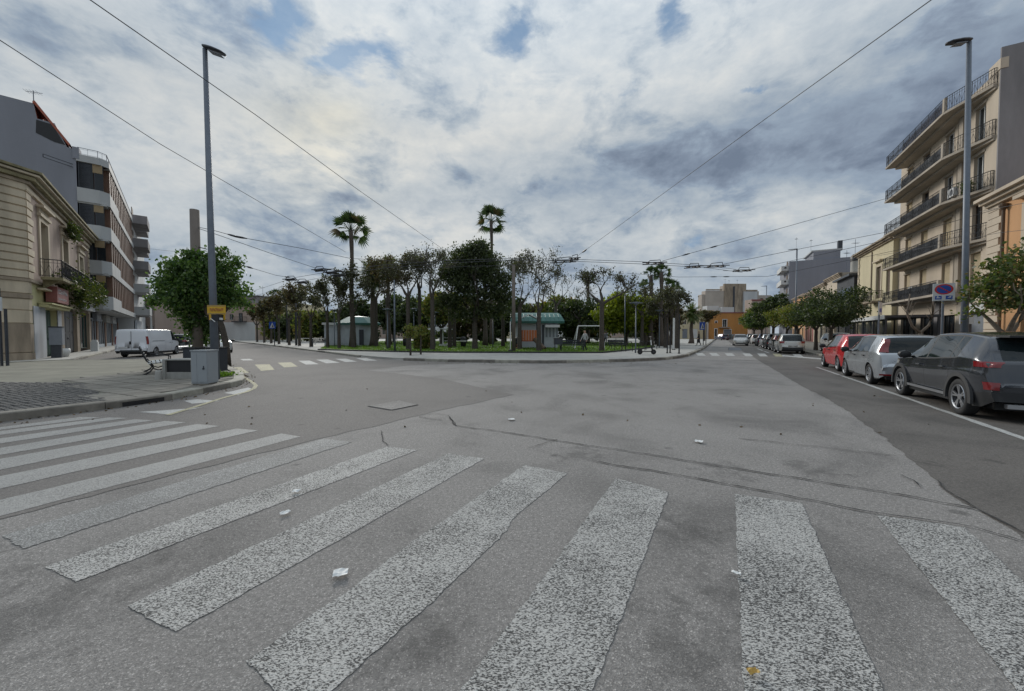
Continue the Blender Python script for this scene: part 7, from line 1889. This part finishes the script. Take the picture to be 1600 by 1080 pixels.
# dark poles at the park corner
for px, py, yt, Y, lb, r in ((1061, 552, 491, 26.5, 'nearest black post at the park corner', .05), (1042.5, 552, 505, 27, 'black post left of the corner post', .045), (1047, 552, 508, 27.3, 'grey post beside the black one at the park corner', .05), (1052.5, 545, 497, 33, 'white post behind the park corner posts', .09), (1103, 534, 506, 48, 'thin post right of the right blue sign', .05)):
    t = thing('post', lb, 'post', (P(px, py, Y).x, Y, .12)); MB().tube([(0, 0, 0), (0, 0, P(0, yt, Y).z - .12)], r, 8).build('shaft', M['white'] if 'white' in lb else M['iron'], t)
    MB().tube([(0, 0, 0), (0, 0, .06)], r * 1.8, 8).build('base', M['iron'], t)
# bike racks
for i, (px, py, Y) in enumerate([(966, 551, 29.5), (983, 550.5, 29.8), (1003, 549, 31), (1014, 547, 32.5), (1022, 546, 34)]):
    t = thing('bike_rack', ['first black hoop rack right of the swing-side tree', 'second black hoop rack, left of the pale lamp post', 'third black hoop rack behind the scooter', 'fourth black hoop rack behind the scooter', 'last black hoop rack before the corner posts'][i], 'bike rack', (P(px, py, Y).x, Y, .12), .5)
    mb = MB(); mb.tube([(-.35, 0, 0), (-.35, 0, .6), (-.25, 0, .75), (.25, 0, .75), (.35, 0, .6), (.35, 0, 0)], .028, 6); mb.build('hoop', M['iron'], t)
# low fence in the back
def low_fence(x0, x1, Y, lb, h=.85, mat='white'):
    a = P(x0, 540, Y).x; b = P(x1, 540, Y).x; t = thing('park_fence', lb, 'fence', ((a + b) / 2, Y, .12)); w = (b - a) / 2; n = int((b - a) / 1.6)
    for k in range(n + 1): MB().box(-w + 2 * w * k / n - .04, -w + 2 * w * k / n + .04, -.04, .04, 0, h).build('post', M[mat], t)
    for z in (.35, .8): MB().box(-w, w, -.03, .03, z - .04, z + .04).build('rail', M[mat], t)
low_fence(470, 560, 50, 'low pale fence behind the left row trees'); low_fence(868, 1000, 55, 'low white fence behind the swings'); low_fence(620, 720, 57, 'low pale fence at the back of the left lawn'); low_fence(1000, 1042, 52, 'low white fence under the right palms')
# e-scooter
def scooter():
    Y = 24.9; x0 = P(1010.5, 553, Y).x; t = thing('electric_scooter', 'black electric scooter parked upright at the kerb near the park corner', 'scooter', (x0, Y, .15))
    for x, nm in ((-.45, 'rear_wheel'), (.45, 'front_wheel')):
        mb = MB(); mb.lathe([(.05, -.03), (.14, -.035), (.17, -.02), (.17, .02), (.14, .035), (.05, .03)], 18, (x, 0, .17), axis='y'); w = mb.build(nm, M['rubber'], t, True); mb = MB(); mb.lathe([(0, -.037), (.06, -.037), (.06, .037), (0, .037)], 12, (x, 0, .17), axis='y'); mb.build('hub', M['metal_d'], w)
    MB().box(-.42, .30, -.08, .08, .17, .22).build('deck', M['iron'], t)
    mb = MB(); mb.tube([(.28, 0, .2), (.38, 0, .32), (.36, 0, .45), (.24, 0, 1.18)], [.04, .04, .03, .025], 8); mb.build('stem', M['iron'], t, True); MB().tube([(.30, 0, .62), (.26, 0, .95)], .04, 8).build('light_sleeve', M['white'], t)
    mb = MB(); mb.tube([(.24, -.24, 1.17), (.24, .24, 1.17)], .02, 6); mb.build('handlebar', M['iron'], t); mb = MB(); mb.tube([(-.6, 0, .3), (-.45, 0, .37), (-.3, 0, .3)], .03, 6); mb.build('mudguard', M['iron'], t)
scooter()

# ================================================================ people
skin = plain('skin', (.42, .26, .19), .6, .05, 9); hair = plain('dark_hair', (.03, .022, .018), .7, .1, 9)
def person(label, loc, rz, h, top_c, bot_c, stride=.25, arm=.3, bag=False):
    t = thing('person', label, 'person', loc, rz); s = h / 1.75
    J = {'pelvis': (0, 0, .95, .135), 'waist': (0, 0, 1.1, .125), 'chest': (.01, 0, 1.32, .155), 'neck': (.015, 0, 1.50, .06), 'head0': (.02, 0, 1.60, .085), 'head1': (.03, 0, 1.68, .092), 'headt': (.02, 0, 1.745, .06), 'nose': (.125, 0, 1.635, .018)}
    E_ = [('pelvis', 'waist'), ('waist', 'chest'), ('chest', 'neck'), ('neck', 'head0'), ('head0', 'head1'), ('head1', 'headt'), ('head0', 'nose')]
    for sd, nm in ((1, 'l'), (-1, 'r')):
        f = stride * sd
        J['hip' + nm] = (.0, .09 * sd, .90, .10); J['knee' + nm] = (f * .55 + .04, .095 * sd, .50, .062); J['ank' + nm] = (f, .09 * sd, .09, .045); J['toe' + nm] = (f + .17, .10 * sd, .04, .035)
        J['sho' + nm] = (0, .19 * sd, 1.42, .065); J['elb' + nm] = (-f * .5, .26 * sd, 1.14, .045); J['wri' + nm] = (-f * .6 + .12, .25 * sd, .92, .032); J['pal' + nm] = (-f * .6 + .16, .25 * sd, .85, .038)
        E_ += [('pelvis', 'hip' + nm), ('hip' + nm, 'knee' + nm), ('knee' + nm, 'ank' + nm), ('ank' + nm, 'toe' + nm), ('chest', 'sho' + nm), ('sho' + nm, 'elb' + nm), ('elb' + nm, 'wri' + nm), ('wri' + nm, 'pal' + nm)]
        for k in range(5):
            J['fi%d%s' % (k, nm)] = (-f * .6 + .17 + (.05 if k == 4 else .01), (.25 + (-.03 + .018 * k) * (1 if k < 4 else 0)) * sd - (.04 * sd if k == 4 else 0), .78 if k < 4 else .83, .010); E_.append(('pal' + nm, 'fi%d%s' % (k, nm)))
    names = list(J); me = bpy.data.meshes.new('body'); me.from_pydata([Vector(J[n][:3]) * s for n in names], [(names.index(a), names.index(b)) for a, b in E_], [])
    o = link('body', me, t); m = o.modifiers.new('skin', 'SKIN'); o.modifiers.new('sub', 'SUBSURF').levels = 1
    for i, n in enumerate(names): r = J[n][3] * s; me.skin_vertices[0].data[i].radius = (r, r); me.skin_vertices[0].data[i].use_root = (i == 0)
    dg = bpy.context.evaluated_depsgraph_get(); dg.update(); nm_ = bpy.data.meshes.new_from_object(o.evaluated_get(dg)); o.modifiers.clear(); o.data = nm_; nm_.name = 'body'
    nm_.materials.clear()
    for x in (top_c, bot_c, skin, hair, M['black']): nm_.materials.append(x)
    for p in nm_.polygons:
        z = p.center.z / s; y = abs(p.center.y) / s; x = p.center.x / s; p.use_smooth = True
        if z > 1.47: p.material_index = 3 if (z > 1.70 or x < .0) and z > 1.54 else 2
        elif z < .12: p.material_index = 4
        elif z < .93 and y > .2: p.material_index = 2
        elif z < .96: p.material_index = 1
        else: p.material_index = 0
    if bag: MB().box(-.15, .15, .30, .38, .35, .75).build('bag', M['black'], t)
    return t
wt = plain('pale_shirt', (.42, .42, .42), .9, .1, 8); jn = plain('dark_trousers', (.025, .027, .035), .9, .1, 8); jk = plain('black_jacket', (.018, .018, .02), .9, .1, 8); bl = plain('grey_coat', (.12, .12, .13), .9, .1, 8)
person('person in pale top and dark trousers walking on the park pavement', (P(914, 551, 29.9).x, 29.9, .12), math.pi + .4, 1.68, wt, jn, .22)
person('person in black jacket with a bag walking under the right blue sign', (P(1092, 536, 44.5).x, 44.5, .12), math.pi * .8, 1.72, jk, jn, .2, bag=True)
person('person in grey standing before the swing frame fence', (P(946, 541, 43).x, 43, .14), 1.2, 1.7, bl, jn, .1)

# ================================================================ overhead wires
def wire(label, pts, r=.012, sag=0, name='overhead_wire', seg=14, clips=()):
    """pts: world points; straight catenary-like spans"""
    mb = MB(); full = []
    for i in range(len(pts) - 1):
        a, b = Vector(pts[i]), Vector(pts[i + 1])
        for k in range(seg): f = k / seg; p = a.lerp(b, f); p.z -= sag * 4 * f * (1 - f); full.append(p)
    full.append(Vector(pts[-1])); o = thing(name, label, 'wire', full[0])
    mb.tube([p - full[0] for p in full], r, 5, cap=False); mb.build('cable', M['wire'], o)
    for f in clips:
        k = min(len(full) - 2, int(f * (len(full) - 1))); d = (full[k + 1] - full[k]).normalized(); c = full[k] + (full[k + 1] - full[k]) * .5 - full[0]
        m2 = MB(); m2.tube([c - d * .28, c - d * .1, c + d * .1, c + d * .28], [.02, .045, .045, .02], 6); m2.build('insulator', M['black'], o)
    return o
wire('long span wire from the top left corner down to the evergreen', [P(60, -50, 5), P(141, 0, 6), P(400, 180, 9.5), P(560, 297, 14.5), P(690, 388, 22)], .009)
wire('span wire from the left edge at upper left down to the left tall palm', [P(-120, -10, 6.2), P(0, 63, 7), P(250, 225, 10.5), P(540, 394, 21)], .009)
wire('span wire from the top right down to the trolley wires at centre', [P(1560, -75, 5.5), P(1455, 0, 6.3), P(1200, 183, 10), P(985, 340, 17), P(901, 401, 22)], .009, clips=(.96,))
wire('span wire from the cream block to the trolley wires, upper one', [P(1400, 306, 26), P(1230, 354, 24.5), P(1035, 408, 22.5)], .014, clips=(.90, .8))
wire('span wire from the cream block to the trolley wires, lower one', [P(1400, 360, 29), P(1260, 387, 28), P(1130, 413, 27)], .016)
wire('faint wire crossing before the grey balconied block', [P(1560, 326, 20), P(1400, 372, 24), P(1300, 394, 26), P(1160, 424, 28), P(1130, 423, 28)], .014)
wire('lowest cross wire over the right street', [P(1535, 362, 22), P(1360, 400, 27), P(1200, 432, 31), P(1060, 433, 31), P(980, 427, 31)], .014, clips=(.62, .66))
wire('bent wire pair from the left concrete pole to the evergreen, upper', [P(310, 355, 17.1), P(337, 361, 16.2), P(370, 370, 16), P(470, 388, 18), P(548, 404, 21), P(640, 409, 22)], .012, clips=(.36, .41))
wire('bent wire from the left concrete pole to the trolley wires, middle', [P(310, 357, 17.1), P(337, 366, 16.2), P(420, 395, 18), P(490, 418, 21.5), P(540, 425, 22)], .012, clips=(.85, .95))
wire('low wire from the lamp post to the left street', [P(336, 382, 14), P(354, 396, 16), P(380, 415, 19), P(430, 430, 22), P(460, 435, 24)], .012, clips=(.55, .9))
wire('near trolley wire crossing the junction, upper', [P(395, 455, 52), P(460, 434, 30), P(520, 424, 24), P(600, 414, 22), P(700, 407, 21.5), P(800, 404, 21.5), P(900, 405.5, 21.5), P(1000, 409, 22), P(1100, 415, 24), P(1150, 421, 30)], .014)
wire('near trolley wire crossing the junction, lower', [P(400, 462, 56), P(470, 440, 32), P(530, 429, 25), P(600, 419, 22.5), P(700, 411, 22), P(800, 406.5, 22), P(900, 408.5, 22), P(1000, 412.5, 22.5), P(1100, 418, 25), P(1160, 426, 33)], .014)
wire('far trolley wire toward the left street, upper', [P(360, 475, 80), P(420, 466, 60), P(470, 452, 42), P(540, 440, 34)], .012)
wire('faint wire beyond the evergreen', [P(620, 421, 24), P(740, 416, 24), P(860, 413, 24)], .010)
wire('thin wire over the left plaza tree', [P(225, 388, 40), P(300, 396, 30), P(340, 402, 25)], .010)
wire('wire in front of the apricot palazzo, upper', [P(1640, 310, 16), P(1560, 325, 18), P(1530, 331, 20)], .010)
wire('wire in front of the cream block, lowest', [P(1640, 355, 16), P(1560, 364, 18), P(1440, 388, 22), P(1370, 400, 26)], .010)
wire('wire above the left street roofs', [P(300, 470, 60), P(420, 459, 60), P(520, 452, 60)], .012)
# trolley frogs and crossings: dark hardware hung from the wires
def frog(px, py, Y, label, L=1.0, tilt=0, arch=True, rz=0):
    c = P(px, py, Y); t = thing('trolley_wire_fitting', label, 'wire fitting', c, rz)
    L *= .72
    mb = MB(); mb.tube([(-L * .6, 0, -.06), (L * .6, 0, -.02)], .03, 5); mb.tube([(-L * .5, .3, -.12), (L * .55, .3, -.06)], .028, 5); mb.build('runner', M['black'], t)
    mb = MB(); mb.tube([(-L * .35, 0, -.06), (-L * .2, .1, .08 + .1 * ((px * 7) % 3) / 3), (L * .3, .1, .12 + .1 * ((px * 5) % 3) / 3), (L * .42, .3, -.05)], .022, 5); mb.build('yoke', M['black'], t)
    for x in (-L * .3, L * .05, L * .3): MB().box(x - .05, x + .05, -.03, .33, -.11, -.04).build('clamp', M['black'], t)
for a in [(497, 420, 22, 'fitting on the bent middle wire left of the left tall palm', .9), (515, 424, 22.3, 'fitting nearest the left tall palm trunk', .9), (452, 435, 24, 'fitting on the low left wire', 1.0), (470, 439.5, 25, 'lower fitting beside the low left wire', 1.0), (527, 428.5, 23, 'paired fitting under the left tall palm fitting', 1.0),
          (898, 402, 22, 'fitting where the top right span wire ends', .8), (1023, 409, 22.4, 'raised fitting at the end of the upper cream-block wire', 1.7), (1120, 414, 24.5, 'wide raised fitting over the right street, left', 1.9), (1163, 421, 27, 'wide raised fitting over the right street, right', 1.8), (1085, 415, 23.5, 'long fitting left of the wide raised pair', 1.4), (880, 406, 21.7, 'long fitting right of the half-bare kiosk tree', 2.0)]:
    frog(*a[:4], L=a[4])
